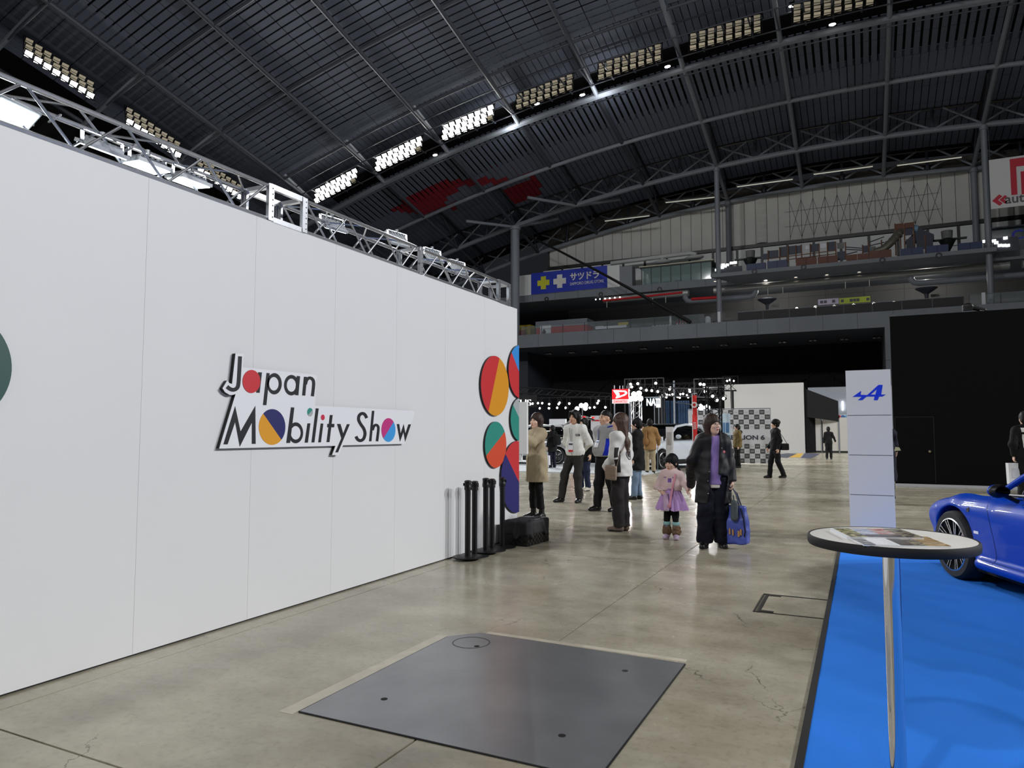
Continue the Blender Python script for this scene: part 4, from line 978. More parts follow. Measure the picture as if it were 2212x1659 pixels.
class Person:
    """x = the figure's own right, y = forward, z = up; built for a 1.70 m figure and scaled to h"""
    def __init__(s, label, px, py, h, turn, vox=.008, skin=None, group=None, ground=0.0):
        p = at(px, py, Z=ground); s.pos = p; s.k = h / 1.70; s.vox = vox / s.k
        s.root = thing('person', label, 'person', (p.x, p.y, ground), face_yaw((p.x, p.y), turn), group)
        s.skin = skin or SKIN
        s.J = dict(head=V3(0, .005, 1.585), neck=V3(0, -.012, 1.405), chest=V3(0, 0, 1.26), waist=V3(0, .005, 1.08), pelvis=V3(0, 0, .95),
                   sr=V3(.165, -.01, 1.375), er=V3(.215, -.03, 1.10), wr=V3(.225, .04, .86), sl=V3(-.165, -.01, 1.375), el=V3(-.215, -.03, 1.10), wl=V3(-.225, .04, .86),
                   hr=V3(.085, 0, .90), kr=V3(.095, .015, .49), ar=V3(.10, -.02, .09), hl=V3(-.085, 0, .90), kl=V3(-.095, .015, .49), al=V3(-.10, -.02, .09),
                   tr=V3(.02, .15, 0), tl=V3(-.02, .15, 0))
        s.hr = rotm(size=1.1); s.hand = dict(r=(V3(0, .1, -1), V3(-1, 0, 0), 22), l=(V3(0, .1, -1), V3(1, 0, 0), 22)); s.g = 1.0; s.female = False; s.face = True
    def pose(s, **kw):
        for a, b in kw.items(): s.J[a] = V3(*b)
        return s
    def bounds(s, pad=.3):
        P = np.array([s.J[k] for k in s.J if k not in ('tr', 'tl')]); return P.min(0) - pad, P.max(0) + pad
    def hp(s, x, y, z): return s.J['head'] + s.hr @ V3(x, y, z)
    def body(s):
        J = s.J; g = s.g; lo, hi = s.bounds(.26); lo[2] = 0; f = Field(lo, hi, s.vox)
        # trunk
        f.cone(J['sl'] + (.03, 0, -.01), J['sr'] + (-.03, 0, -.01), .055 * g, k=.04)
        f.cone(J['chest'] + (0, 0, .05), J['waist'], .135 * g, .115 * g, .05, (1, .68, 1)); f.cone(J['waist'], J['pelvis'], .115 * g, .14 * g, .05, (1, .72, 1))
        f.cone(J['neck'] + (0, 0, -.03), J['head'] + (0, -.01, -.06), .058, .050, .03)
        for q in 'rl':
            f.cone(J['s' + q], J['e' + q], .047 * g, .037, .03); f.cone(J['e' + q], J['w' + q], .038, .026, .02)
            f.cone(J['h' + q], J['k' + q], .072 * g, .048, .04); f.cone(J['k' + q], J['a' + q], .048, .032, .03)
            t = J['a' + q] + J['t' + q]; f.cone(J['a' + q] + (0, -.02, -.045), V3(t[0], t[1], .03), .03, .026, .03)
        # head
        f.ell(s.hp(0, -.008, .022), (.073, .092, .094), .0, s.hr); f.ell(s.hp(0, .026, -.045), (.057, .062, .066), .03, s.hr); f.ell(s.hp(0, .052, -.088), (.028, .026, .022), .025, s.hr)
        f.cone(s.hp(0, .082, .012), s.hp(0, .102, -.024), .008, .0125, .014); f.ell(s.hp(0, .094, -.027), (.017, .010, .009), .008, s.hr)
        for sx in (-1, 1):
            f.ell(s.hp(.074 * sx, -.004, -.006), (.011, .022, .033), .008, s.hr); f.ell(s.hp(.036 * sx, .064, -.022), (.026, .022, .024), .02, s.hr); f.ell(s.hp(.031 * sx, .098, .010), (.017, .012, .010), .0, s.hr, True)
            f.ell(s.hp(.031 * sx, .079, .009), (.016, .010, .010), .006, s.hr)
        f.ell(s.hp(0, .080, -.058), (.026, .011, .013), .010, s.hr)
        for q in 'rl': s.fingers(f, q)
        o = link('body', f.mesh('body', s.skin, s.k), s.root); return o
    def fingers(s, f, q):
        w = s.J['w' + q]; d, n, curl = s.hand[q]; d = d / np.linalg.norm(d); n = n - d * (n @ d); n = n / np.linalg.norm(n); side = np.cross(d, n) * (1 if q == 'r' else -1)   # side points to the thumb
        for a in (-.026, 0, .026): f.cone(w + side * a * .7 + d * .005, w + side * a + d * .082, .015, .0125, .012)
        f.cone(w, w + d * .02, .024, .022, .015)
        for i, (off, ln) in enumerate(((.031, .068), (.0105, .077), (-.0105, .072), (-.031, .058))):
            p = w + side * off + d * .083; c = math.radians(curl); dd = d * math.cos(c * .6) + n * math.sin(c * .6); p1 = p + dd * ln * .48
            d2 = d * math.cos(c * 1.7) + n * math.sin(c * 1.7); p2 = p1 + d2 * ln * .32; d3 = d * math.cos(c * 2.5) + n * math.sin(c * 2.5); p3 = p2 + d3 * ln * .25
            f.cone(p, p1, .0092, .0084, .004); f.cone(p1, p2, .0083, .0076, .004); f.cone(p2, p3, .0076, .0065, .004)
        c = math.radians(curl); b = w + side * .026 + d * .022; t1 = b + (side * .7 + d * .65 + n * .35) * .036; t2 = t1 + (side * .25 + d * .8 + n * (.3 + .5 * math.sin(c))) * .030
        f.cone(b, t1, .0135, .0105, .012); f.cone(t1, t2, .0102, .008, .004)
    def features(s, glasses=False):
        k = s.k; R_ = Matrix([list(r) for r in s.hr])
        for sx in (-1, 1):
            MB().ell(s.hp(.031 * sx, .0865, .009) * k, (.0140 * k, .006 * k, .0066 * k), 10, 6, R_).build('eye', M_EYE, s.root, True)
            MB().tube([Vector(s.hp(.016 * sx, .092, .028) * k), Vector(s.hp(.031 * sx, .0905, .033) * k), Vector(s.hp(.047 * sx, .082, .028) * k)], .0030 * k, 6).build('eyebrow', M_HAIRK, s.root, True)
        m = MB(); m.ell(s.hp(0, .0895, -.054) * k, (.021 * k, .006 * k, .0042 * k), 10, 6, R_); m.ell(s.hp(0, .089, -.062) * k, (.017 * k, .006 * k, .005 * k), 10, 6, R_); m.build('lips', M_LIP, s.root, True)
        if glasses:
            g = MB(); n = 18
            for sx in (-1, 1):
                g.tube([Vector(s.hp((.032 + .024 * math.cos(a)) * sx, .104 - .012 * abs(math.cos(a)) * (1 if math.cos(a) > 0 else 0), .006 + .018 * math.sin(a)) * k) for a in np.linspace(0, 2 * PI, n + 1)], .0014 * k, 6)
                g.tube([Vector(s.hp(.056 * sx, .092, .010) * k), Vector(s.hp(.079 * sx, .03, .012) * k), Vector(s.hp(.079 * sx, -.01, .006) * k)], .0013 * k, 5)
            g.tube([Vector(s.hp(-.008, .106, .010) * k), Vector(s.hp(.008, .106, .010) * k)], .0014 * k, 5)
            g.build('glasses', mat('glasses_frame', rgb(70, 62, 58), .35, metal=.5), s.root, True)
    def hair(s, m, style='short', vox=None):
        lo = s.J['head'] - .3; hi = s.J['head'] + .24
        if style in ('long', 'bob', 'bobcut', 'mid', 'pony'): lo = lo - V3(0, 0, .34)
        f = Field(lo, hi, vox or max(.006, s.vox * .8))
        if style == 'crop':
            f.ell(s.hp(0, -.016, .034), (.079, .097, .094), .0, s.hr)
            f.rbox(s.hp(0, .115, -.062), (.2, .115, .10), .03, 0, s.hr, True); f.rbox(s.hp(0, 0, -.125), (.2, .2, .1), .02, 0, s.hr, True); f.ell(s.hp(0, .15, .03), (.062, .085, .055), 0, s.hr, True)
        else:
            top = .108 if style != 'beret' else .112
            f.ell(s.hp(0, -.014, .028), (.088, .105, top), .0, s.hr)
            if style == 'short':
                f.ell(s.hp(0, -.06, -.03), (.078, .06, .075), .04, s.hr)
                f.ell(s.hp(0, .14, -.03), (.064, .088, .088), 0, s.hr, True); f.rbox(s.hp(0, 0, -.17), (.2, .2, .09), .02, 0, s.hr, True)
            elif style in ('bob', 'bobcut'):
                for sx in (-1, 1): f.cone(s.hp(.066 * sx, -.015, .0), s.hp(.070 * sx, .0, -.12), .042, .036, .04)
                f.cone(s.hp(0, -.07, 0), s.hp(0, -.066, -.13), .06, .052, .04, None)
                f.ell(s.hp(0, .15, -.035), (.060, .10, .095 if style == 'bob' else .085), 0, s.hr, True); f.rbox(s.hp(0, .2, -.2), (.058, .2, .12), .02, 0, s.hr, True)
            elif style == 'mid':
                for sx in (-1, 1): f.cone(s.hp(.068 * sx, -.01, .02), s.hp(.072 * sx, -.01, -.09), .038, .028, .04); f.cone(s.hp(.03 * sx, .075, .085), s.hp(.07 * sx, .06, .0), .026, .018, .03)
                f.cone(s.hp(0, -.06, 0), s.hp(0, -.07, -.14), .06, .045, .04)
                f.ell(s.hp(0, .15, -.024), (.060, .105, .094), 0, s.hr, True)
            elif style == 'long':
                for sx in (-1, 0, 1): f.cone(s.hp(.055 * sx, -.045, 0), s.hp(.062 * sx, -.085, -.27), .055, .040, .04); f.cone(s.hp(.062 * sx, -.085, -.25), s.hp(.052 * sx, -.105, -.42), .040, .022, .04)
                for sx in (-1, 1): f.cone(s.hp(.07 * sx, .005, .01), s.hp(.074 * sx, -.02, -.2), .036, .03, .04)
                f.ell(s.hp(0, .15, -.035), (.058, .105, .092), 0, s.hr, True)
            elif style == 'pony':
                f.ell(s.hp(0, .145, -.045), (.062, .095, .082), 0, s.hr, True); f.rbox(s.hp(0, 0, -.17), (.2, .2, .09), .02, 0, s.hr, True)
                for sx in (-1, 1): f.cone(s.hp(.075 * sx, -.03, -.02), s.hp(.098 * sx, -.03, -.12), .022, .03, .03); f.cone(s.hp(.098 * sx, -.03, -.12), s.hp(.092 * sx, -.03, -.17), .03, .012, .02)
            elif style == 'beret':
                f.ell(s.hp(0, -.035, .05), (.098, .112, .075), .04, s.hr); f.ell(s.hp(0, -.06, -.04), (.075, .05, .06), .04, s.hr)
                f.ell(s.hp(0, .14, -.05), (.062, .09, .085), 0, s.hr, True); f.rbox(s.hp(0, 0, -.17), (.2, .2, .09), .02, 0, s.hr, True)
        # strands
        X, Y, Z = f.grid((slice(None),) * 3); f.f = f.f + (.0022 * np.sin(150 * X + 40 * Y) * np.sin(60 * Y + 15 * Z)).astype(np.float32)
        return link('hair', f.mesh('hair', m, s.k), s.root)
    def top(s, name, m, hem, thick=.02, sleeve=(.066, .058, .046), flare=0.0, cuff=.98, collar=.075, belly=0.0, folds=.006, hemn=(0, 0, -1), open_=None, ph=0., vox=None, hood=False, chest=1.0, waistk=1.0):
        J = s.J; g = s.g * chest; P = np.array([J[k] for k in ('sr', 'sl', 'er', 'el', 'wr', 'wl', 'neck', 'pelvis')]); lo = P.min(0) - .24; hi = P.max(0) + .2; lo[2] = min(lo[2], hem - .03); lo[1] -= .05 + flare; hi[1] += belly + .08 + flare; lo[0] -= flare; hi[0] += flare
        f = Field(lo, hi, vox or max(s.vox * 1.2, .008)); t = thick
        f.cone(J['sl'] + (.02, 0, -.012), J['sr'] + (-.02, 0, -.012), .058 * g + t, k=.05)
        f.cone(J['chest'] + (0, 0, .05), J['waist'], .138 * g + t, (.125 * g + t) * waistk, .06, (1, .72, 1)); f.cone(J['waist'], J['pelvis'] + (0, 0, .02), (.125 * g + t) * waistk, .148 * g + t + flare * .3, .06, (1, .76, 1))
        if belly: f.ell(J['waist'] + (0, .07, -.02), (.15 * g + t, .10 + belly, .17), .06)
        if hem < .86:
            base = V3(J['pelvis'][0], J['pelvis'][1], hem - .06); f.cone(J['pelvis'], base, .148 * g + t + flare * .3, .15 * g + t + flare, .05, (1, .80, 1))
        f.cone(J['neck'] + (0, 0, -.02), J['neck'] + (0, 0, .035), .062 + t * .6, collar, .03)
        for q in 'rl':
            a, b, c = J['s' + q], J['e' + q], J['w' + q]; f.cone(a, b, sleeve[0], sleeve[1], .04); f.cone(b, b + (c - b) * cuff, sleeve[1], sleeve[2], .03)
        if hood: f.cone(J['neck'] + (-.09, -.06, .0), J['neck'] + (.09, -.06, .0), .06, k=.05); f.cone(J['neck'] + (-.085, .02, .01), J['neck'] + (0, -.09, -.03), .05, .065, .04); f.cone(J['neck'] + (.085, .02, .01), J['neck'] + (0, -.09, -.03), .05, .065, .04)
        if folds: f.folds(folds, ph=ph)
        f.plane((J['pelvis'][0], J['pelvis'][1], hem), hemn)
        f.cone(J['neck'] + (0, .03, .10), J['neck'] + (0, .02, -.01), .058, .05, 0, None, True)
        if open_:
            for (c, hs, rot) in open_: f.rbox(c, hs, .01, 0, rot, True)
        for q in 'rl':     # cut the sleeve off cleanly at the wrist
            b, c = J['e' + q], J['w' + q]; d = (c - b) / np.linalg.norm(c - b); e = b + (c - b) * cuff
            f.cone(e + d * .07, e + d * .10, .067, .075, 0, None, True)
        o = link(name, f.mesh(name, m, s.k), s.root); return o
    def trousers(s, m, waist=1.02, rh=.105, rk=.078, ra=.066, hem=.07, folds=.006, ph=0., vox=None, name='trousers'):
        J = s.J; P = np.array([J[k] for k in ('hr', 'hl', 'kr', 'kl', 'ar', 'al', 'pelvis')]); lo = P.min(0) - .17; hi = P.max(0) + .16; lo[2] = 0; f = Field(lo, hi, vox or max(s.vox * 1.3, .009)); g = s.g
        f.cone(J['pelvis'] + (0, 0, .06), J['pelvis'] + (0, 0, -.04), .135 * g, .15 * g, .04, (1, .76, 1))
        for q in 'rl': f.cone(J['h' + q], J['k' + q], rh * g, rk, .035); f.cone(J['k' + q], J['a' + q] + (0, 0, -.03), rk, ra, .03)
        f.folds(folds, ph=ph)
        f.plane((0, 0, waist), (0, 0, 1)); f.plane((0, 0, hem), (0, 0, -1)); return link(name, f.mesh(name, m, s.k), s.root)
    def shoes(s, m, sole=None, w=.042, tall=0.0, length=.0):
        for q in 'rl':
            a = s.J['a' + q]; t = a + s.J['t' + q]; z0 = max(0, a[2] - .09); f = Field(np.minimum(a, t) - .12, np.maximum(a, t) + V3(.12, .12, .12 + tall), max(s.vox * .9, .006)); h = V3(a[0], a[1], z0)
            d = V3(t[0] - a[0], t[1] - a[1], 0); d /= np.linalg.norm(d) + 1e-9
            f.cone(h - d * .035 + (0, 0, .045), h + d * .05 + (0, 0, .045), w * .93, w, .03); f.cone(h + d * .05 + (0, 0, .04), h + d * (.15 + length) + (0, 0, .028), w, w * .78, .03); f.cone(a + (0, 0, -.03), a + (0, 0, .01 + tall), .044, .047, .03)
            f.plane((0, 0, z0 + .004), (0, 0, -1)); f.plane((0, 0, a[2] + .035 + tall), (0, 0, 1))
            sh = link('shoe', f.mesh('shoe', m, s.k), s.root)
            sm = MB(); pts = []
            for i in range(20):
                th = 2 * PI * i / 20; u = math.cos(th); pts.append((u, math.sin(th)))
            L = .215 + length; c = h + d * (.052 + length / 2); px_ = V3(-d[1], d[0], 0)
            sm.prism([tuple((c + d * (L / 2 * (abs(u) ** .7) * (1 if u > 0 else -1)) + px_ * (w * 1.02 * v))[:2] * s.k) for u, v in pts], (0, 0, z0 * s.k), (1, 0, 0), (0, 1, 0), (0, 0, .022 * s.k)); sm.build('sole', sole or M_RUBBER, sh)
    # ---- things laid onto the clothes
    def bvh(s, o):
        me = o.data; return BVHTree.FromPolygons([v.co for v in me.vertices], [p.vertices for p in me.polygons])
    def hit(s, b, x, z, d, off, o=None):
        """surface point of a garment seen along -d (unit, local) at lateral x and height z"""
        k = s.k; d = Vector(d).normalized(); lat = Vector((d.y, -d.x, 0)); base = Vector(o or (0, 0, 0)) * k
        p = base + lat * (x * k) + Vector((0, 0, z * k)) + d * 1.5; r = b.ray_cast(p, -d)
        if r[0] is None: r = b.find_nearest(base + lat * (x * k) + Vector((0, 0, z * k)) + d * .3)
        return r[0] + d * off
    def strip(s, b, name, pts, w, m, d=(0, 1, 0), off=.003, n=4, o=None):
        P = []
        for i in range(len(pts) - 1):
            for j in range(n): t = j / n; P.append((pts[i][0] * (1 - t) + pts[i + 1][0] * t, pts[i][1] * (1 - t) + pts[i + 1][1] * t))
        P.append(pts[-1]); S = [s.hit(b, x, z, d, off, o) for x, z in P]
        return MB().tube(S, w * s.k, 6).build(name, m, s.root, True)
    def patch(s, b, name, quad, m, d=(0, 1, 0), off=.003, n=6, th=.002, o=None):
        """a piece of cloth or card that follows the garment: quad of four (x, z)"""
        vs = []; D = Vector(d).normalized() * th
        for i in range(n + 1):
            for j in range(n + 1):
                u, v = i / n, j / n
                x = (quad[0][0] * (1 - u) + quad[1][0] * u) * (1 - v) + (quad[3][0] * (1 - u) + quad[2][0] * u) * v
                z = (quad[0][1] * (1 - u) + quad[1][1] * u) * (1 - v) + (quad[3][1] * (1 - u) + quad[2][1] * u) * v
                vs.append(s.hit(b, x, z, d, off, o))
        N = len(vs); fs = []
        for i in range(n):
            for j in range(n): a = i * (n + 1) + j; q = (a, a + n + 1, a + n + 2, a + 1); fs.append(q); fs.append(tuple(N + t for t in q[::-1]))
        mb = MB(); mb._add(vs + [v - D for v in vs], fs); return mb.build(name, m, s.root, True)

def cloth(name, col, **kw): return mat(name, col, kw.pop('rough', .85), spec=kw.pop('spec', .25), var=kw.pop('var', .06), vscale=kw.pop('vscale', 12), bump=kw.pop('bump', .15), bscale=kw.pop('bscale', 220), **kw)
C_BEIGE = cloth('beige_wool', rgb(166, 152, 126)); C_BLACK = cloth('black_cloth', rgb(20, 20, 22)); C_DGREY = cloth('charcoal_cloth', rgb(46, 44, 44)); C_WHITE = cloth('white_fleece', rgb(220, 220, 216))
C_GREY = cloth('grey_jersey', rgb(150, 150, 152)); C_ROYAL = cloth('royal_blue_cloth', rgb(24, 44, 176)); C_PINK = cloth('pale_pink_cotton', rgb(226, 200, 198)); C_NAVY = cloth('navy_cloth', rgb(20, 22, 38)); C_PURP = cloth('lavender_knit', rgb(140, 118, 178))
C_TAN = cloth('tan_wool', rgb(150, 116, 74)); C_OLIVE = cloth('olive_nylon', rgb(110, 94, 56)); C_KHAKI = cloth('khaki_cotton', rgb(162, 148, 120)); C_JEANS = cloth('light_denim', rgb(112, 132, 156)); C_DJEAN = cloth('dark_denim', rgb(34, 42, 66)); C_CREAM = cloth('cream_cotton', rgb(214, 208, 196))
M_SHOEK = mat('black_shoe_leather', rgb(16, 16, 17), .35); M_SHOEB = mat('brown_grey_suede', rgb(120, 104, 94), .8); M_CARD = mat('badge_card', rgb(232, 234, 240), .35); M_REDP = mat('badge_red', rgb(206, 52, 56), .4); M_INK = mat('print_ink', rgb(58, 60, 70), .5); M_BAGT = mat('taupe_leather', rgb(140, 122, 106), .5)

# 1 woman in the beige coat, side on, arms raised
p = Person('woman in a long beige hooded coat with black boots and raised arms', 1160, 1120, 1.68, 62, .0075); p.female = True
p.pose(er=(.21, .16, 1.24), wr=(.13, .40, 1.40), el=(-.20, .18, 1.24), wl=(-.10, .41, 1.42), kr=(.09, .03, .49), ar=(.085, .02, .09), kl=(-.09, .01, .49), al=(-.085, -.04, .09)); p.hr = rotm(20, 2, 0, 1.12)
p.hand = dict(r=(V3(-.25, .6, .8), V3(-1, .2, 0), 30), l=(V3(.25, .6, .8), V3(1, .2, 0), 30))
p.body(); p.features(); p.hair(M_HAIRB, 'bob')
c = p.top('coat', C_BEIGE, .60, .032, (.078, .072, .056), flare=.05, cuff=.93, collar=.085, hood=True, folds=.006); b = p.bvh(c)
p.strip(b, 'coat_seam', [(-.02, 1.30), (0, 1.0), (.01, .62)], .003, cloth('beige_seam', rgb(130, 118, 96)))
p.strip(b, 'pocket_seam', [(.02, 1.0), (.05, .86)], .003, cloth('beige_seam', rgb(130, 118, 96)), d=(1, .2, 0))
p.trousers(C_BLACK, rh=.088, rk=.064, ra=.06, hem=.16, folds=.005, ph=1); p.shoes(M_SHOEK, mat('grey_sole', rgb(70, 70, 72), .8), .046, .12)

# 2 young man in the white jacket, hands behind the back, weight on one leg
p = Person('young man in white zip jacket and dark trousers with a hanging badge', 1243, 1085, 1.80, 28, .0075, SKIN2)
p.pose(er=(.245, -.10, 1.11), wr=(.07, -.19, .92), el=(-.245, -.10, 1.11), wl=(-.05, -.20, .95), kr=(.19, .06, .50), ar=(.25, .10, .09), kl=(-.07, .03, .49), al=(-.085, .01, .09), tr=(.06, .14, 0)); p.hr = rotm(-12, -3, 0, 1.12)
p.hand = dict(r=(V3(-.8, -.2, -.5), V3(0, 1, 0), 30), l=(V3(.8, -.2, -.5), V3(0, 1, 0), 30))
p.body(); p.features(); p.hair(M_HAIRK, 'mid')
c = p.top('jacket', C_WHITE, .87, .028, (.072, .068, .052), flare=.05, collar=.072, folds=.005, ph=.6); b = p.bvh(c)
p.strip(b, 'zip', [(.005, 1.37), (0, 1.10)], .004, M_INK); p.strip(b, 'zip', [(0, .98), (0, .88)], .004, M_INK)
p.strip(b, 'lanyard', [(.055, 1.39), (.03, 1.15)], .004, M_INK)
p.patch(b, 'badge', [(-.035, 1.13), (.065, 1.13), (.065, .93), (-.035, .93)], M_CARD, off=.012); p.patch(b, 'badge_print', [(-.03, .98), (.06, .98), (.06, .94), (-.03, .94)], M_REDP, off=.016); p.patch(b, 'badge_print', [(-.025, 1.10), (.055, 1.10), (.055, 1.07), (-.025, 1.07)], M_INK, off=.016)
p.patch(b, 'chest_emblem', [(-.14, 1.275), (-.07, 1.275), (-.07, 1.235), (-.14, 1.235)], M_INK, off=.003)
for z in (1.245, 1.262): p.patch(b, 'emblem_bar', [(-.125, z + .004), (-.075, z + .004), (-.075, z), (-.125, z)], M_CARD, off=.006)
p.trousers(C_DGREY, waist=.98, rh=.092, rk=.078, ra=.07, folds=.006); p.shoes(M_SHOEK, None, .046)

# 3 stout man in grey and blue
p = Person('stout man in grey and royal blue zip top with a badge', 1310, 1104, 1.75, 48, .0075, SKIN2); p.g = 1.22
p.pose(er=(.285, -.12, 1.12), wr=(.10, -.24, .93), el=(-.285, -.12, 1.12), wl=(-.08, -.25, .95), kr=(.13, .05, .49), ar=(.14, .08, .09), kl=(-.10, -.02, .49), al=(-.12, -.10, .09), sr=(.19, -.01, 1.375), sl=(-.19, -.01, 1.375)); p.hr = rotm(-8, 0, 0, 1.14)
p.hand = dict(r=(V3(-.8, -.2, -.5), V3(0, 1, 0), 30), l=(V3(.8, -.2, -.5), V3(0, 1, 0), 30))
p.body(); p.features(); p.hair(M_HAIRK, 'crop')
c = p.top('jacket', C_GREY, .93, .03, (.085, .08, .06), belly=.045, collar=.078, folds=.006, ph=2); b = p.bvh(c)
p.strip(b, 'zip', [(.005, 1.38), (0, 1.16)], .004, M_INK); p.strip(b, 'lanyard', [(.05, 1.4), (.02, 1.2)], .004, C_ROYAL)
p.patch(b, 'badge', [(-.045, 1.21), (.04, 1.21), (.04, 1.09), (-.045, 1.09)], M_CARD, off=.014); p.patch(b, 'badge_print', [(-.035, 1.195), (.03, 1.195), (.03, 1.17), (-.035, 1.17)], mat('badge_blue', rgb(96, 120, 176), .4), off=.018)
p.patch(b, 'blue_side_panel', [(-.05, 1.24), (.05, 1.24), (.12, .955), (-.12, .955)], C_ROYAL, d=(-1, .45, 0), off=.004, n=10)
p.strip(b, 'collar_trim', [(-.06, 1.43), (.0, 1.45), (.05, 1.43)], .012, C_ROYAL, d=(-.9, .2, 0)); p.strip(b, 'sleeve_stripe', [(-.05, 1.27), (.05, 1.285)], .006, C_NAVY, d=(-1, -.1, 0))
p.trousers(C_BLACK, waist=1.0, rh=.105, rk=.085, ra=.07, folds=.006, ph=2); p.shoes(M_SHOEK, None, .048)

# 4 woman with long hair seen from behind
p = Person('woman with long brown hair in white jacket with taupe shoulder bag', 1342, 1147, 1.64, 118, .0075); p.female = True
p.pose(er=(.22, -.02, 1.11), wr=(.20, .13, .93), el=(-.215, .0, 1.09), wl=(-.14, .17, .93), kr=(.07, .02, .49), ar=(.07, -.02, .09), kl=(-.07, .02, .49), al=(-.07, .0, .09)); p.hr = rotm(20, 0, 0, 1.12)
p.hand = dict(r=(V3(-.5, .5, -.4), V3(-1, 0, 0), 35), l=(V3(.5, .5, -.4), V3(1, 0, 0), 35))
p.body(); p.features(); p.hair(mat('long_brown_hair', rgb(74, 52, 40), .55, var=.3, vscale=30), 'long')
c = p.top('jacket', C_WHITE, .80, .034, (.076, .07, .055), flare=.03, folds=.007, ph=3); b = p.bvh(c)
eb = [(-.06, 1.19), (.06, 1.19), (.06, 1.07), (-.06, 1.07)]
ring = [(.0 + .058 * math.cos(a), 1.12 + .075 * math.sin(a)) for a in np.linspace(0, 2 * PI, 22)]
p.strip(b, 'back_emblem', ring, .006, M_INK, d=(0, -1, 0), n=1); p.strip(b, 'back_emblem', [(.0 + .032 * math.cos(a), 1.12 + .042 * math.sin(a)) for a in np.linspace(0, 2 * PI, 16)], .006, M_INK, d=(0, -1, 0), n=1); p.strip(b, 'back_emblem', [(-.012, 1.15), (.01, 1.09)], .006, M_INK, d=(0, -1, 0)); p.strip(b, 'back_emblem', [(.015, 1.15), (-.012, 1.10)], .006, M_INK, d=(0, -1, 0))
p.patch(b, 'side_panel', [(-.03, 1.22), (.02, 1.22), (.035, .86), (-.05, .86)], C_DGREY, d=(-1, -.25, 0), off=.004, n=8)
p.strip(b, 'bag_strap', [(.03, 1.10), (.055, .99), (.08, .90)], .006, M_BAGT, d=(-1, -.6, 0), off=.006); p.strip(b, 'bag_strap', [(-.09, 1.36), (-.04, 1.22), (.03, 1.10)], .006, M_BAGT, d=(-1, -.6, 0), off=.006)
p.trousers(C_DGREY, rh=.10, rk=.092, ra=.082, folds=.006, ph=4); p.shoes(M_SHOEB, None, .045)
sb = thing('shoulder_bag', 'small flat taupe shoulder bag at the hip of the long haired woman', 'bag', (p.pos.x, p.pos.y, 0), p.root.rotation_euler.z)
f = Field((-.34, -.2, .70), (-.12, .25, 1.02), .008); f.rbox((-.225, .035, .855), (.026, .10, .105), .02, 0, rotm(-14, 4, 0)); f.rbox((-.235, .035, .885), (.026, .102, .07), .02, .01, rotm(-14, 4, 0)); link('bag_body', f.mesh('bag_body', M_BAGT, p.k), sb)

# 5 little girl
p = Person('little girl in pale pink top, lilac tulle skirt and fur boots', 1453, 1164, 1.12, 12, .0075); p.g = 1.22; p.female = True
p.pose(head=(0, .005, 1.50), neck=(0, -.01, 1.30), chest=(0, 0, 1.18), waist=(0, .01, 1.02), pelvis=(0, 0, .90), sr=(.165, -.01, 1.27), sl=(-.165, -.01, 1.27), er=(.30, .0, 1.02), wr=(.17, .17, .92), el=(-.27, .0, 1.09), wl=(-.33, .05, .96), hr=(.085, 0, .86), hl=(-.085, 0, .86), kr=(.10, .02, .48), kl=(-.07, .04, .48), ar=(.11, .0, .10), al=(-.09, .04, .10))
p.hr = rotm(-24, -8, 0, 1.42)
p.hand = dict(r=(V3(-.8, .35, -.3), V3(0, -1, 0), 25), l=(V3(-.5, .2, -.8), V3(1, 0, 0), 30))
p.body(); p.features(); p.hair(M_HAIRK, 'pony')
c = p.top('blouse', C_PINK, .96, .02, (.07, .066, .05), collar=.075, folds=.003); b = p.bvh(c)
p.patch(b, 'printed_motif', [(-.02, 1.20), (.05, 1.20), (.05, 1.12), (-.02, 1.12)], mat('violet_print', rgb(120, 84, 168), .6), n=4)
for x in (.085, .115, -.06): p.patch(b, 'printed_motif', [(x, 1.225), (x + .02, 1.225), (x + .02, 1.205), (x, 1.205)], mat('violet_print', rgb(120, 84, 168), .6), n=2)
C_TULLE = cloth('lilac_tulle', rgb(196, 158, 214)); k = p.k
sk = MB(); n = 96
rings = [(.150, .98, .0), (.17, .95, .004), (.215, .85, .010), (.25, .75, .016), (.285, .64, .022), (.30, .575, .026)]
vs = []; fs = []
for (r, z, a_) in rings:
    for i in range(n): th = 2 * PI * i / n; rr = r + a_ * math.sin(th * 17 + z * 5) + .4 * a_ * math.sin(th * 31); vs.append((rr * math.cos(th) * k, rr * .86 * math.sin(th) * k, (z + .012 * math.sin(th * 9) * (a_ > .02)) * k))
for i in range(len(rings) - 1):
    for j in range(n): fs.append((i * n + j, i * n + (j + 1) % n, (i + 1) * n + (j + 1) % n, (i + 1) * n + j))
sk._add(vs, fs); sko = sk.build('skirt', C_TULLE, p.root, True)
MB().lathe([(.150 * k, .975 * k), (.158 * k, .975 * k), (.158 * k, 1.0 * k), (.150 * k, 1.0 * k)], 40, ring=True).build('waistband', cloth('lilac_band', rgb(170, 130, 190)), p.root)
p.trousers(C_BLACK, waist=.95, rh=.09, rk=.066, ra=.055, hem=.34, name='leggings')
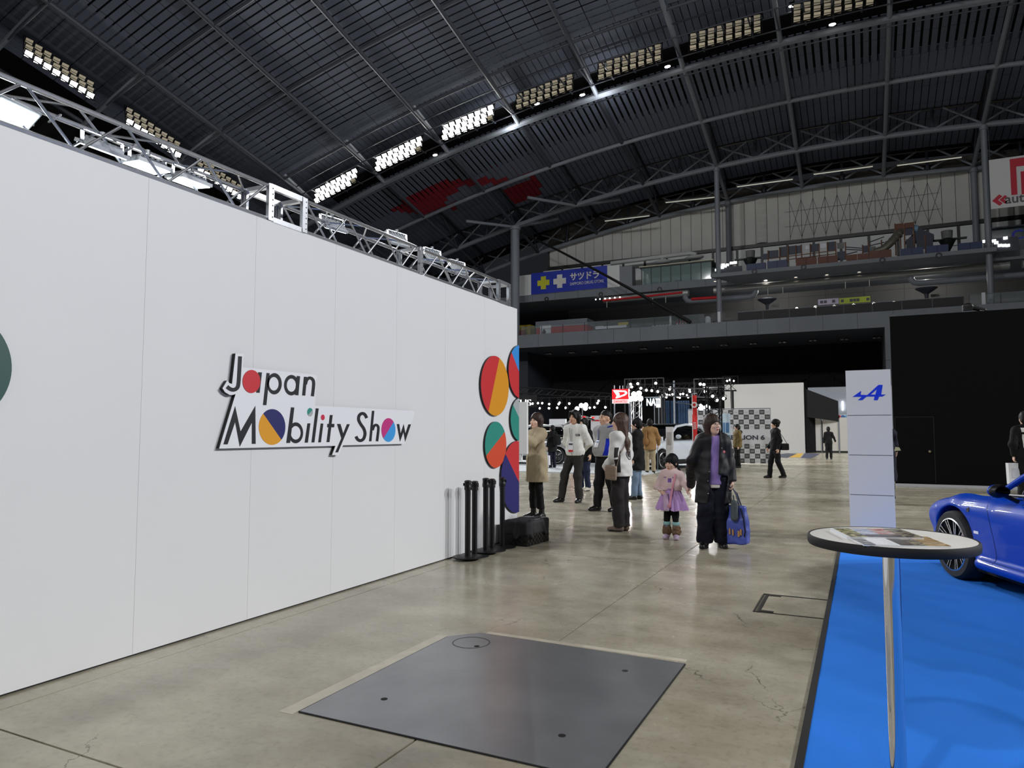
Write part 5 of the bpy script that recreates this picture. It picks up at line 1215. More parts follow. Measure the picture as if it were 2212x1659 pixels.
for q in 'rl':
    a = p.J['a' + q]; kn = p.J['k' + q]; m0 = a + (kn - a) * .55; m1 = a + (kn - a) * .22
    f = Field(np.minimum(m0, m1) - .1, np.maximum(m0, m1) + .1, .01); f.cone(m0, m1, .068, .07, 0); f.plane((0, 0, m0[2]), (0, 0, 1)); link('sock', f.mesh('sock', cloth('grey_sock', rgb(120, 118, 126)), k), p.root)
    f = Field(m0 - .12, m0 + .12, .01); f.cone(m0 + (0, 0, .04), m0 - (0, 0, .02), .075, .075, 0); f.plane((0, 0, m0[2] + .03), (0, 0, 1)); f.plane((0, 0, m0[2] - .03), (0, 0, -1)); link('sock_cuff', f.mesh('sock_cuff', cloth('mint_sock_cuff', rgb(150, 196, 196)), k), p.root)
    f = Field(m1 - .16, m1 + .16, .01); f.cone(m1 + (0, 0, .03), m1 - (0, 0, .03), .082, .094, .02); f.folds(.008, 60, 50, 1.0); link('fur_cuff', f.mesh('fur_cuff', cloth('brown_fur', rgb(120, 96, 74), var=.4, vscale=26, bump=.6), k), p.root)
p.shoes(mat('lilac_boot', rgb(190, 170, 196), .6), mat('pink_sole', rgb(214, 190, 200), .6), .052, .06)
GIRL = p
sb = thing('bottle_case', 'pale pink bottle case with a strap hanging on the little girl', 'bottle case', (p.pos.x, p.pos.y, 0), p.root.rotation_euler.z)
M_PSTRAP = mat('pink_strap', rgb(226, 150, 168), .6)
f = Field((-.05, .15, .50), (.25, .40, .95), .009); f.cone((.075, .235, .86), (.055, .275, .60), .05, .054, 0); f.plane((.055, .275, .585), (0, .1, -1)); link('case', f.mesh('case', cloth('pink_case', rgb(206, 178, 206)), k), sb)
MB().lathe([(.0, .575 * k), (.052 * k, .575 * k), (.055 * k, .60 * k)], 20, (.055 * k, .275 * k, 0)).build('case_base', mat('case_base', rgb(176, 160, 170), .6), sb)
S = [p.hit(b, x, z, (0, 1, 0), .01) for x, z in ((-.10, 1.29), (-.085, 1.2), (-.06, 1.1), (-.045, 1.0))] + [Vector((-.03, .24, .86)) * k, Vector((-.015, .29, .70)) * k, Vector((.02, .30, .66)) * k]
st_ = MB()
for i in range(len(S) - 1): st_.bar(S[i], S[i + 1], .034 * k, .006 * k, (0, 1, 0))
st_.build('strap', M_PSTRAP, sb); MB().ell(Vector((-.01, .30, .68)) * k, (.022, .012, .03), 10, 6).build('buckle', M_PSTRAP, sb, True)

# 6 the woman with glasses who leads her
p = Person('woman with glasses in open black padded coat and lavender sweater', 1543, 1181, 1.59, -8, .0065); p.female = True
gp_ = GIRL.root.matrix_basis; hv = Vector(GIRL.J['wl'] * GIRL.k); MW = Matrix.Translation(GIRL.root.location) @ Matrix.Rotation(GIRL.root.rotation_euler.z, 4, 'Z'); hw = MW @ hv
ML = (Matrix.Translation(p.root.location) @ Matrix.Rotation(p.root.rotation_euler.z, 4, 'Z')).inverted() @ hw / p.k
p.pose(sr=(.145, -.01, 1.375), sl=(-.145, -.01, 1.375), er=(.265, .02, 1.12), wr=(ML.x - .035, ML.y + .01, ML.z + .085), el=(-.215, -.02, 1.10), wl=(-.235, .05, .86), kr=(.10, .06, .50), ar=(.13, .07, .09), kl=(-.08, .02, .49), al=(-.09, .0, .09), tr=(.05, .14, 0)); p.hr = rotm(36, 2, 0, 1.14)
p.hand = dict(r=(V3(.55, .0, -.8), V3(-1, 0, -.3), 34), l=(V3(0, .05, -1), V3(1, 0, 0), 55))
p.body(); p.features(True); p.hair(M_HAIRB, 'bobcut')
sw = p.top('sweater', C_PURP, .81, .014, (.055, .05, .036), cuff=.7, collar=.066, folds=.002)
sh = p.top('shirt_hem', C_CREAM, .765, .004, (.05, .045, .034), cuff=.6, collar=.06, folds=.002)
op = [((0.0, .30, 1.00), (.052, .28, .60), rotm(0, 0, -4)), ((-.03, .30, .70), (.105, .28, .24), rotm(0, 0, -10))]
c = p.top('coat', cloth('black_nylon', rgb(16, 17, 20), rough=.6, spec=.35), .57, .045, (.078, .074, .06), flare=.05, cuff=.97, collar=.10, hood=True, folds=.007, ph=1.5, open_=op); b = p.bvh(c)
f = Field(p.J['neck'] - .3, p.J['neck'] + .2, .011); J = p.J
f.cone(J['neck'] + (-.10, .05, -.02), J['neck'] + (-.07, -.10, .02), .045, .06, .04); f.cone(J['neck'] + (.10, .05, -.02), J['neck'] + (.07, -.10, .02), .045, .06, .04); f.cone(J['neck'] + (-.08, -.11, .0), J['neck'] + (.08, -.11, .0), .065, k=.05); f.folds(.004); link('hood', f.mesh('hood', C_BLACK, p.k), p.root)
p.patch(b, 'chest_badge', [(-.155, 1.235), (-.135, 1.255), (-.115, 1.235), (-.135, 1.215)], mat('red_white_badge', rgb(220, 120, 120), .5), off=.004, n=2)
for (x, z) in ((.07, .98), (.085, .86), (-.10, 1.28), (-.09, .75), (.09, .70), (-.1, .62)): q = p.hit(b, x, z, (0, 1, 0), .002); MB().ell(q, (.007, .004, .007), 8, 6).build('snap', mat('snap_metal', rgb(150, 150, 154), .3, metal=1), p.root, True)
p.trousers(cloth('navy_wide_trousers', rgb(15, 17, 30)), waist=1.0, rh=.112, rk=.112, ra=.098, hem=.06, folds=.009, ph=2); p.shoes(M_SHOEK, None, .05)
MOM = p
hv = Matrix.Translation(p.root.location) @ Matrix.Rotation(p.root.rotation_euler.z, 4, 'Z') @ (Vector(p.J['wl'] + V3(0, .01, -.10)) * p.k)
bg = thing('tote_bag', 'blue patterned tote bag carried by the woman with glasses', 'bag', (hv.x, hv.y, 0), p.root.rotation_euler.z + .95)
zt_ = hv.z
f = Field((-.13, -.24, .0), (.13, .24, .62), .009); f.rbox((0, 0, .20), (.062, .185, .155), .03, 0, rotm(0, 4, 0)); f.rbox((0, .01, .36), (.040, .155, .15), .02, .06); f.folds(.005, 26, 17, 1); f.rbox((0, 0, .56), (.3, .3, .05), .01, 0, None, True)
M_TOTE = mat('blue_tote_print', rgb(64, 78, 158), .45, var=.25, vscale=7)
link('bag_body', f.mesh('bag_body', M_TOTE), bg)
M_GOLD = mat('gold_print', rgb(170, 126, 76), .5)
for (y, z, w) in ((-.12, .10, .03), (-.09, .14, .02), (-.02, .17, .02), (.02, .16, .02), (.09, .15, .025), (.12, .17, .02), (-.11, .06, .05)): MB().box(-.078, y, z, -.070, y + w, z + .07).build('gold_mark', M_GOLD, bg); MB().box(.070, y, z, .078, y + w, z + .07).build('gold_mark', M_GOLD, bg)
for sx in (-1, 1): MB().tube([(sx * .03, -.11, .46), (sx * .015, -.05, zt_ - .06), (0, 0, zt_), (sx * .015, .05, zt_ - .06), (sx * .03, .11, .46)], .009, 8).build('handle', mat('bag_handle', rgb(44, 52, 74), .6), bg, True)
MB().tube([(.05, .12, .48), (.08, .17, .36), (.085, .19, .22), (.075, .17, .16)], .008, 8).build('strap', C_NAVY, bg, True)
bt = thing('bottle_pouch', 'dark grey drink bottle pouch hanging in front of the blue bag', 'pouch', (hv.x, hv.y, 0), p.root.rotation_euler.z)
f = Field((-.1, 0, .28), (.1, .2, .62), .008); f.cone((0, .10, .54), (0, .105, .37), .042, .045, 0); f.plane((0, .1, .335), (0, 0, -1)); f.cone((0, .08, .56), (0, .02, .66), .012, .01, .02); link('pouch', f.mesh('pouch', cloth('grey_green_pouch', rgb(74, 82, 84))), bt)
MB().tube([(.045, .1, .50), (0, .147, .505), (-.045, .1, .50)], .004, 6).build('zip', M_INK, bt, True)

# ---- figures farther back
def far_person(label, px, py, h, turn, coat, coatm, trm, hair='short', hm=None, shoe=None, vox=.012, pose=None, head=(0, 0), shoes_tall=0, **kw):
    p = Person(label, px, py, h, turn, vox)
    if pose: p.pose(**pose)
    p.hr = rotm(*head, size=1.1); p.body(); p.hair(hm or M_HAIRK, hair); c = p.top(coat, coatm, **kw); p.trousers(trm); p.shoes(shoe or M_SHOEK, None, .045, shoes_tall); return p, c
p, c = far_person('man in tan jacket and khaki trousers seen from behind', 1405, 1022, 1.80, 172, 'jacket', C_TAN, C_KHAKI, hem=.74, thick=.035, flare=.02, sleeve=(.078, .07, .055), pose=dict(er=(.27, -.02, 1.12), wr=(.28, .06, .90), el=(-.24, .05, 1.12), wl=(-.2, .22, 1.05)))
b = p.bvh(c); M_TBAG = cloth('brown_shoulder_bag', rgb(136, 100, 62))
sb = thing('shoulder_bag', 'brown slouchy shoulder bag on the back of the man in tan', 'bag', (p.pos.x, p.pos.y, 0), p.root.rotation_euler.z)
f = Field((-.36, -.34, .85), (-.02, 0, 1.45), .012); f.ell((-.17, -.17, 1.0), (.11, .075, .12), 0); f.cone((-.16, -.17, 1.1), (-.13, -.15, 1.36), .05, .02, .04); link('bag_body', f.mesh('bag_body', M_TBAG, p.k), sb)
p, c = far_person('person in black coat and light jeans half hidden behind long haired woman', 1377, 1079, 1.66, 104, 'coat', C_BLACK, C_JEANS, hem=.62, thick=.035, flare=.03, sleeve=(.075, .07, .06), pose=dict(er=(.27, .0, 1.14), wr=(.30, .10, .90), al=(-.1, .05, .09)))
p, c = far_person('woman in black coat with backpack facing the open silver car', 1193, 1012, 1.62, 140, 'coat', C_BLACK, C_NAVY, hem=.66, thick=.035, flare=.04, shoes_tall=.1, hair='short')
bk = thing('backpack', 'round black backpack worn in front of the open silver car', 'backpack', (p.pos.x, p.pos.y, 0), p.root.rotation_euler.z)
f = Field((-.24, -.52, .86), (.24, -.08, 1.40), .012); f.rbox((0, -.29, 1.13), (.165, .10, .21), .09, 0); f.rbox((0, -.37, 1.05), (.12, .06, .10), .04, .03); link('pack_body', f.mesh('pack_body', C_BLACK, p.k), bk)
for sx in (-1, 1): MB().tube([(sx * .09, -.2, 1.3), (sx * .12, -.02, 1.41), (sx * .13, .10, 1.33), (sx * .13, .06, 1.05), (sx * .1, -.18, .98)], .016, 6).build('shoulder_strap', C_BLACK, bk, True)
MB().ell((.06, -.42, 1.15), (.012, .006, .015), 8, 6).build('charm', mat('green_charm', rgb(150, 190, 90), .5), bk, True)
wbq = at(1181, 990, Y=p.pos.y - .3); wb_ = thing('paper_bag', 'white paper carrier bag held by the woman with the backpack', 'bag', (wbq.x, wbq.y, wbq.z - .25))
MB().prism([(-.13, 0), (.13, 0), (.115, .36), (-.115, .36)], (0, -.05, 0), (1, 0, 0), (0, 0, 1), (0, .1, 0)).build('bag_body', mat('white_paper_bag', rgb(218, 220, 224), .6), wb_); MB().tube([(-.05, 0, .36), (-.04, 0, .46), (.04, 0, .46), (.05, 0, .36)], .006, 6).build('handle', M_PAPER, wb_)
p, c = far_person('woman in black suit with beret like hair and shoulder bag walking left', 1677, 1033, 1.74, 66, 'jacket', C_BLACK, C_BLACK, 'beret', hem=.82, thick=.022, sleeve=(.065, .06, .05), pose=dict(er=(.215, -.02, 1.10), wr=(.24, .13, .88), el=(-.21, -.05, 1.1), wl=(-.21, .02, .86), kr=(.08, .12, .50), ar=(.09, .16, .09), kl=(-.07, -.03, .50), al=(-.08, -.20, .10)), head=(-12, 0))
sb = thing('handbag', 'black handbag hanging behind the woman in the black suit', 'bag', (p.pos.x, p.pos.y, 0), p.root.rotation_euler.z)
f = Field((-.3, -.4, .75), (.1, -.05, 1.3), .012); f.rbox((-.17, -.20, .92), (.05, .12, .10), .03, 0); link('bag_body', f.mesh('bag_body', M_SHOEK, p.k), sb); MB().tube([Vector(v) * p.k for v in ((-.17, -.28, 1.0), (-.18, -.12, 1.25), (-.165, -.01, 1.42), (-.18, -.05, 1.2), (-.17, -.1, 1.0))], .008, 6).build('strap', M_SHOEK, sb)
p, c = far_person('person in dark suit walking away beside the white partition panels', 1791, 992, 1.62, 178, 'jacket', C_BLACK, C_BLACK, 'short', hem=.84, thick=.02, sleeve=(.062, .056, .046), pose=dict(er=(.27, 0, 1.13), wr=(.33, .08, .92)))
p, c = far_person('person in olive and black jacket by the chequered backdrop', 1594, 1011, 1.66, 70, 'jacket', C_OLIVE, C_BLACK, hem=.80, thick=.045, sleeve=(.085, .08, .065), flare=.02)
b = p.bvh(c); f = Field(p.J['neck'] - .22, p.J['neck'] + .16, .012); f.cone(p.J['neck'] + (-.13, -.03, -.02), p.J['neck'] + (.13, -.03, -.02), .075, k=.03); f.cone(p.J['neck'] + (-.05, -.1, .0), p.J['neck'] + (.05, -.1, .0), .08, k=.04); link('hood', f.mesh('hood', C_BLACK, p.k), p.root)
p, c = far_person('visitor in dark coat hidden between the two standing staff men', 1262, 1060, 1.70, 40, 'coat', C_BLACK, C_DJEAN, 'mid', hem=.7, thick=.03, flare=.02, shoe=mat('pale_sneaker', rgb(190, 184, 172), .7))
p, c = far_person('booth attendant in white blouse and grey skirt beside the red flag', 1229, 1000, 1.60, 20, 'blouse', C_WHITE, C_DGREY, 'short', hem=.92, thick=.015, sleeve=(.056, .05, .04))
p, c = far_person('dark haired visitor in black jacket beyond the stout man', 1392, 1018, 1.66, 35, 'jacket', C_BLACK, C_BLACK, 'short', hem=.8, thick=.03)
p, c = far_person('person hidden behind the grey pillar with one hand showing', 1915, 1085, 1.70, 150, 'coat', C_NAVY, C_BLACK, hem=.42, thick=.03, flare=.05, sleeve=(.066, .06, .05), pose=dict(er=(.24, .04, 1.12), wr=(.33, .16, 1.02)))
q = at(1938, 972, Y=p.pos.y - .12); lf = thing('leaflet', 'small leaflet in the hand beside the grey pillar', 'leaflet', tuple(q), .4); MB().prism([(-.06, -.02), (.07, -.01), (.05, .05), (-.02, .06)], (0, 0, 0), (1, 0, 0), (0, .3, 1), (0, .004, 0)).build('sheet', mat('leaflet_paper', rgb(150, 150, 120), .5), lf)
p = Person('man in black and white jacket with papers behind the blue car', 2223, 1092, 1.76, 158, .009); p.pose(er=(.25, -.06, 1.12), wr=(.24, .08, .92), el=(-.25, -.10, 1.12), wl=(-.21, -.02, .92))
p.hand = dict(r=(V3(0, .3, -1), V3(-1, 0, 0), 40), l=(V3(-.1, .1, -1), V3(1, 0, 0), 40)); p.body(); p.hair(M_HAIRK, 'short'); c = p.top('jacket', C_BLACK, .85, .03, (.075, .07, .055), folds=.004); b = p.bvh(c)
p.patch(b, 'white_back_panel', [(-.10, 1.30), (.10, 1.30), (.09, 1.05), (-.06, .95)], C_WHITE, d=(0, -1, 0), off=.004, n=8); p.patch(b, 'white_shoulder_panel', [(-.12, 1.42), (.12, 1.42), (.11, 1.34), (-.11, 1.34)], C_WHITE, d=(0, -1, .0), off=.004, n=6); p.strip(b, 'sleeve_piping', [(-.16, 1.35), (-.225, 1.2), (-.23, 1.05), (-.215, .95)], .006, C_WHITE, d=(-.35, -1, 0))
p.trousers(C_BLACK); p.shoes(M_SHOEK)
R_ = Matrix.Rotation(p.root.rotation_euler.z, 4, 'Z'); q = p.root.location + (R_ @ Vector((-.21, -.02, .78))) * 1.0
pb = thing('paper_bag', 'white carrier bag held by the man behind the blue car', 'bag', (q.x, q.y, q.z - .28), p.root.rotation_euler.z + .2); MB().prism([(-.14, -.1), (.10, -.1), (.11, .30), (-.15, .30)], (0, -.04, 0), (1, 0, 0), (0, 0, 1), (0, .08, 0)).build('bag_body', mat('white_paper_bag', rgb(218, 220, 224), .6), pb); MB().box(-.09, -.045, .02, .05, -.041, .2).build('printed_panel', mat('bag_print', rgb(196, 200, 212), .6), pb)
# ------------------------------------------------------------------ cars
def car_field(side, plan, cross, lo, hi, vox, k=(.10, .08)):
    f = Field(lo, hi, vox); X, Y, Z = f.ax
    ds = poly_sd(side, *np.meshgrid(Y, Z, indexing='ij'))[None, :, :]; dp = poly_sd(plan, *np.meshgrid(X, Y, indexing='ij'))[:, :, None]; dc = poly_sd(cross, *np.meshgrid(X, Z, indexing='ij'))[:, None, :]
    f.f = smax(smax(ds, dp, k[0]), dc, k[1]).astype(np.float32); return f
def mirror(pts): return pts + [(-x, z) for (x, z) in pts[::-1]]
M_TYRE = mat('tyre_rubber', rgb(20, 20, 21), .8); M_ARCH = mat('wheel_arch_black', rgb(8, 8, 9), .9); M_SILV = mat('machined_rim', rgb(214, 216, 220), .25, metal=1); M_GLASSK = mat('dark_car_glass', rgb(8, 10, 12), .06, spec=.6); M_DISK = mat('brake_disc', rgb(90, 90, 92), .35, metal=1)
def wheel(parent, x, y, R_, w, side, spokes=10, rimk=None, dark=M_BLACK):
    """side: +1 right, -1 left (outer face)"""
    t = bpy.data.objects.new('wheel', None); COL.objects.link(t); t.parent = parent; t.location = (x, y, R_); t.empty_display_size = .1
    s = side; rr = R_ * .775
    MB().lathe([(rr, -w / 2), (R_ * .93, -w / 2), (R_ * .985, -w / 2 + .02), (R_, -w / 2 + .05), (R_, w / 2 - .05), (R_ * .985, w / 2 - .02), (R_ * .93, w / 2), (rr, w / 2)], 48, axis='x', ring=True).build('tyre', M_TYRE, t, True)
    MB().lathe([(rr * .90, -w / 2 + .01), (rr, -w / 2), (rr, w / 2), (rr * .955, w / 2 + .004), (rr * .93, w / 2 - .03), (rr * .90, 0)] if s > 0 else [(rr * .90, 0), (rr * .93, -w / 2 + .03), (rr * .955, -w / 2 - .004), (rr, -w / 2), (rr, w / 2), (rr * .90, w / 2 - .01)], 48, axis='x', ring=True).build('rim', M_SILV, t, True)
    MB().lathe([(0, -.01), (rr * .9, -.01), (rr * .9, .0), (0, .0)], 32, axis='x').build('wheel_back', M_ARCH, t)
    MB().lathe([(0, s * .025), (rr * .72, s * .025), (rr * .72, s * .012)], 32, axis='x').build('brake_disc', M_DISK, t)
    xo = s * (w / 2 - .012)
    for i in range(spokes):
        a = 2 * PI * i / spokes
        for da in (-.085, .085):
            b = MB(); p0 = Vector((xo - s * .03, rr * .16 * math.cos(a + da * 1.5), rr * .16 * math.sin(a + da * 1.5))); p1 = Vector((xo, rr * .95 * math.cos(a + da), rr * .95 * math.sin(a + da)))
            b.bar(p0, p1, .012, .022, (1, 0, 0)); b.cur = 1; b.bar(p0 + Vector((s * .012, 0, 0)), p1 + Vector((s * .012, 0, 0)), .0085, .004, (1, 0, 0)); b.build('spoke', [dark, M_SILV], t)
    MB().lathe([(0, xo + s * .002), (rr * .15, xo - s * .004), (rr * .17, xo - s * .05)], 20, axis='x').build('hub_cap', dark, t, True)
    return t
# --- blue coupe: placed by its left front wheel
M_BLUE = mat('blue_metallic_paint', rgb(0, 60, 172), .4, metal=.0, coat=.2, spec=.08)
hd = Vector((-.374, .928)).normalized(); rt = Vector((hd.y, -hd.x)); wq = at(2068, 1249, Z=.009); fw = Vector((wq.x, wq.y))
ctr = fw + rt * .83 - hd * 1.21 + rt * .0
cb = thing('sports_car', 'glossy blue sports coupe on the blue carpet', 'car', (ctr.x, ctr.y, .009), math.atan2(hd.y, hd.x) - PI / 2)
side = chaikin([(2.09, .22), (2.13, .40), (2.06, .54), (1.80, .655), (1.45, .735), (1.05, .775), (.72, .80), (.20, .84), (-.6, .86), (-1.25, .93), (-1.75, .92), (-2.05, .80), (-2.12, .55), (-2.05, .25), (-1.8, .16), (1.85, .16)], 2)
plan = chaikin(mirror([(.20, 2.14), (.55, 2.08), (.80, 1.72), (.885, 1.25), (.87, .7), (.855, 0), (.875, -.6), (.905, -1.2), (.86, -1.75), (.60, -2.10), (.2, -2.14)]), 2)
cross = chaikin(mirror([(.25, .12), (.84, .13), (.885, .28), (.905, .50), (.875, .66), (.79, .785), (.62, .86), (.3, 1.0), (.1, 1.02)]), 2)
f = car_field(side, plan, cross, (-1.0, -2.25, .05), (1.0, 2.25, 1.05), .0145, (.10, .07))
for sx in (-1, 1):
    f.cone((sx * .70, 1.72, .54), (sx * .70, 1.22, .635), .09, .13, .10); f.cone((sx * .70, 1.22, .635), (sx * .69, .70, .67), .13, .10, .10); f.cone((sx * .72, -.7, .72), (sx * .70, -1.5, .80), .10, .13, .12)
    f.cone((sx * .865, .75, .22), (sx * .865, -.75, .22), .05, .05, .05)
    for (yy, R_) in ((1.21, .362), (-1.21, .368)): f.cone((sx * .52, yy, .32), (sx * 1.2, yy, .32), R_, R_, 0, None, True)
link('body_shell', f.mesh('body_shell', M_BLUE), cb)
cs = chaikin([(.78, .70), (.10, 1.16), (-.30, 1.235), (-.75, 1.22), (-1.25, 1.08), (-1.75, .86), (-1.7, .70)], 2); cpn = chaikin(mirror([(.3, .86), (.62, .72), (.70, .2), (.69, -.6), (.58, -1.5), (.3, -1.75)]), 2); ccr = chaikin(mirror([(.3, .6), (.76, .62), (.745, .85), (.58, 1.17), (.3, 1.26)]), 2)
f = car_field(cs, cpn, ccr, (-.9, -1.9, .65), (.9, .95, 1.35), .016, (.06, .06)); link('window_glass', f.mesh('window_glass', M_GLASSK), cb)
for sx in (-1, 1):
    MB().tube([(sx * .70, .80, .80), (sx * .665, .45, .99), (sx * .60, .08, 1.175), (sx * .585, -.3, 1.235), (sx * .585, -.75, 1.225), (sx * .61, -1.2, 1.10), (sx * .66, -1.62, .93)], [.022, .027, .03, .03, .03, .035, .05], 10).build('roof_pillar', M_BLUE, cb, True)
    MB().tube([(sx * .725, .70, .835), (sx * .715, .1, .862), (sx * .72, -.6, .875)], .014, 8).build('window_trim', M_BLACK, cb, True)
f = Field((-.62, -1.0, 1.1), (.62, .12, 1.3), .016); f.rbox((0, -.42, 1.205), (.57, .38, .035), .03, 0); link('roof_panel', f.mesh('roof_panel', M_BLUE), cb)
for sx in (-1, 1):       # mirrors
    mr = bpy.data.objects.new('door_mirror', None); COL.objects.link(mr); mr.parent = cb; mr.location = (sx * .945, .30, .895); mr.rotation_euler = (0, 0, sx * -.12)
    f = Field((-.16, -.12, -.12), (.16, .14, .12), .008); f.ell((0, .015, 0), (.082, .06, .056), 0); f.plane((0, -.035, 0), (0, -1, 0)); f.plane((0, .012, 0), (0, -1, 0)); link('mirror_cap', f.mesh('mirror_cap', M_BLUE), mr)
    f = Field((-.16, -.12, -.12), (.16, .14, .12), .008); f.ell((0, .015, 0), (.085, .064, .059), 0); f.plane((0, -.05, 0), (0, -1, 0)); f.plane((0, .014, 0), (0, 1, 0)); link('mirror_housing', f.mesh('mirror_housing', M_BLACK), mr)
    MB().ell((0, -.046, 0), (.066, .005, .042), 24, 8).build('mirror_glass', mat('mirror_glass', rgb(60, 64, 70), .04, metal=1), mr, True)
    MB().tube([(-sx * .05, .02, -.03), (-sx * .17, .01, -.09)], .018, 8).build('mirror_stalk', M_BLACK, mr, True)
for sx in (-1, 1):
    for yy in (1.21, -1.21): wheel(cb, sx * .765, yy, .318, .215, sx)
    MB().tube([(sx * .60, 1.21, .32), (sx * .62, 1.21, .32)], .355, 36).build('wheel_arch_liner', M_ARCH, cb); MB().tube([(sx * .60, -1.21, .32), (sx * .62, -1.21, .32)], .36, 36).build('wheel_arch_liner', M_ARCH, cb)
    lq = MB(); lq.ell((sx * .60, 1.78, .60), (.10, .15, .06), 16, 10); lq.build('headlamp', mat('headlamp_glass', rgb(200, 206, 214), .08), cb, True)
MB().box(-.78, -1.9, .12, .78, 1.9, .2).build('underbody', M_ARCH, cb)
bv = BVHTree.FromPolygons([v.co for v in bpy.data.meshes['body_shell'].vertices], [q.vertices for q in bpy.data.meshes['body_shell'].polygons])
def on_side(y, z, off=.002):
    r = bv.ray_cast(Vector((-2, y, z)), Vector((1, 0, 0))); return r[0] + Vector((-off, 0, 0))
M_TAGW = mat('side_badge_white', rgb(230, 232, 236), .35)
tg = MB(); a, b, c, d = on_side(.835, .50), on_side(.765, .50), on_side(.765, .475), on_side(.835, .475); tg.quad(a, b, c, d); tg.build('side_badge', M_TAGW, cb)
sn = MB()
for i in range(3):
    a = PI * i / 3 + .3; y0, z0 = .93, .675
    sn.bar(on_side(y0 - .024 * math.cos(a), z0 - .022 * math.sin(a), .003), on_side(y0 + .024 * math.cos(a), z0 + .022 * math.sin(a), .003), .012, .003, (1, 0, 0))
sn.build('fender_emblem', M_BLACK, cb)
for sgn in (1, -1):
    G_ = [on_side(.52 + .17 * max(0, (z - .25) / .5) ** 2, z, .0005) for z in np.linspace(.25, .77, 16)]
    MB().tube([Vector((sgn * v.x, v.y, v.z)) for v in G_], .002, 5).build('door_gap', M_ARCH, cb)
    G_ = [on_side(y, .268 - .004 * y, .0005) for y in np.linspace(.7, -.75, 16)]
    MB().tube([Vector((sgn * v.x, v.y, v.z)) for v in G_], .0022, 5).build('sill_crease', M_ARCH, cb)
# --- cars of the far stands (coarser)
def far_car(name, label, loc, rz, paint, L, W, side, cab, wb, R_, plan_f=.72, vox=.03, holes=True):
    t = thing(name, label, 'car', loc, rz)
    hw = W / 2; plan = chaikin(mirror([(hw * .3, L / 2), (hw * plan_f, L / 2 - .10), (hw * .97, L / 2 - .7), (hw, 0), (hw * .98, -L / 2 + .5), (hw * .82, -L / 2 + .08), (hw * .3, -L / 2)]), 2); zt = max(p[1] for p in side)
    cross = chaikin(mirror([(.3, .16), (hw * .94, .18), (hw, .45), (hw * .99, .75), (hw * .9, zt - .02), (.3, zt + .1)]), 2)
    f = car_field(chaikin(side, 2), plan, cross, (-hw - .1, -L / 2 - .1, .05), (hw + .1, L / 2 + .1, zt + .15), vox, (.14, .10))
    for sx in (-1, 1):
        for yy in (wb / 2, -wb / 2): f.cone((sx * (hw - .38), yy, R_), (sx * (hw + .4), yy, R_), R_ + .055, R_ + .055, 0, None, True)
    link('body_shell', f.mesh('body_shell', paint), t)
    zc = max(p[1] for p in cab); pl = chaikin(mirror([(.3, max(p[0] for p in cab)), (hw * .84, max(p[0] for p in cab) - .25), (hw * .87, 0), (hw * .84, min(p[0] for p in cab) + .2), (.3, min(p[0] for p in cab))]), 2); cr_ = chaikin(mirror([(.3, .6), (hw * .93, .62), (hw * .92, zt), (hw * .74, zc - .05), (.3, zc + .06)]), 2)
    f = car_field(chaikin(cab, 2), pl, cr_, (-hw, min(p[0] for p in cab) - .1, .55), (hw, max(p[0] for p in cab) + .1, zc + .12), vox, (.08, .08)); link('window_glass', f.mesh('window_glass', M_GLASSK), t)
    for sx in (-1, 1):
        pts = [(sx * hw * .84, cab[0][0] - .02, zt - .03)] + [(sx * hw * .76, p[0], p[1] - .01) for p in cab[1:-1]] + [(sx * hw * .86, cab[-1][0] + .05, zt - .03)]
        MB().tube(pts, .05, 8).build('roof_pillar', paint, t, True)
        for yy in (wb / 2, -wb / 2): wheel(t, sx * (hw - .13), yy, R_, .22, sx, 5)
        MB().ell((sx * (hw + .1), cab[0][0] - .45, zt + .10), (.12, .07, .08), 12, 8).build('door_mirror', paint, t, True)
        MB().ell((sx * hw * .7, L / 2 - .16, zt * .74), (.16, .1, .07), 12, 8).build('headlamp', mat('headlamp_glass', rgb(200, 206, 214), .08), t, True)
        MB().box(sx * (hw - .03) - .012, -wb / 2 + R_ + .1, .2, sx * (hw - .03) + .03, wb / 2 - R_ - .1, .34).build('sill_trim', M_BLACK, t)
    f = Field((-hw, min(p[0] for p in cab), zc - .1), (hw, max(p[0] for p in cab), zc + .08), vox); f.rbox((0, (cab[1][0] + cab[-2][0]) / 2, zc - .015), (hw * .74, abs(cab[1][0] - cab[-2][0]) / 2, .035), .03, 0); link('roof_panel', f.mesh('roof_panel', M_BLACK if name == 'suv' else paint), t)
    MB().box(-hw + .25, -L / 2 + .3, .15, hw - .25, L / 2 - .3, .3).build('underbody', M_ARCH, t)
    return t
M_CWHITE = mat('white_car_paint', rgb(206, 214, 222), .25, coat=.8); M_CSILV = mat('silver_car_paint', rgb(170, 172, 172), .3, metal=.3, coat=.8)
q = at(1428, 1014, Z=.03)
hs = Vector((-.35, -.94)).normalized(); rs = Vector((hs.y, -hs.x)); c0 = Vector((q.x, q.y)) + rs * .80 - hs * 1.38      # placed by its left front wheel
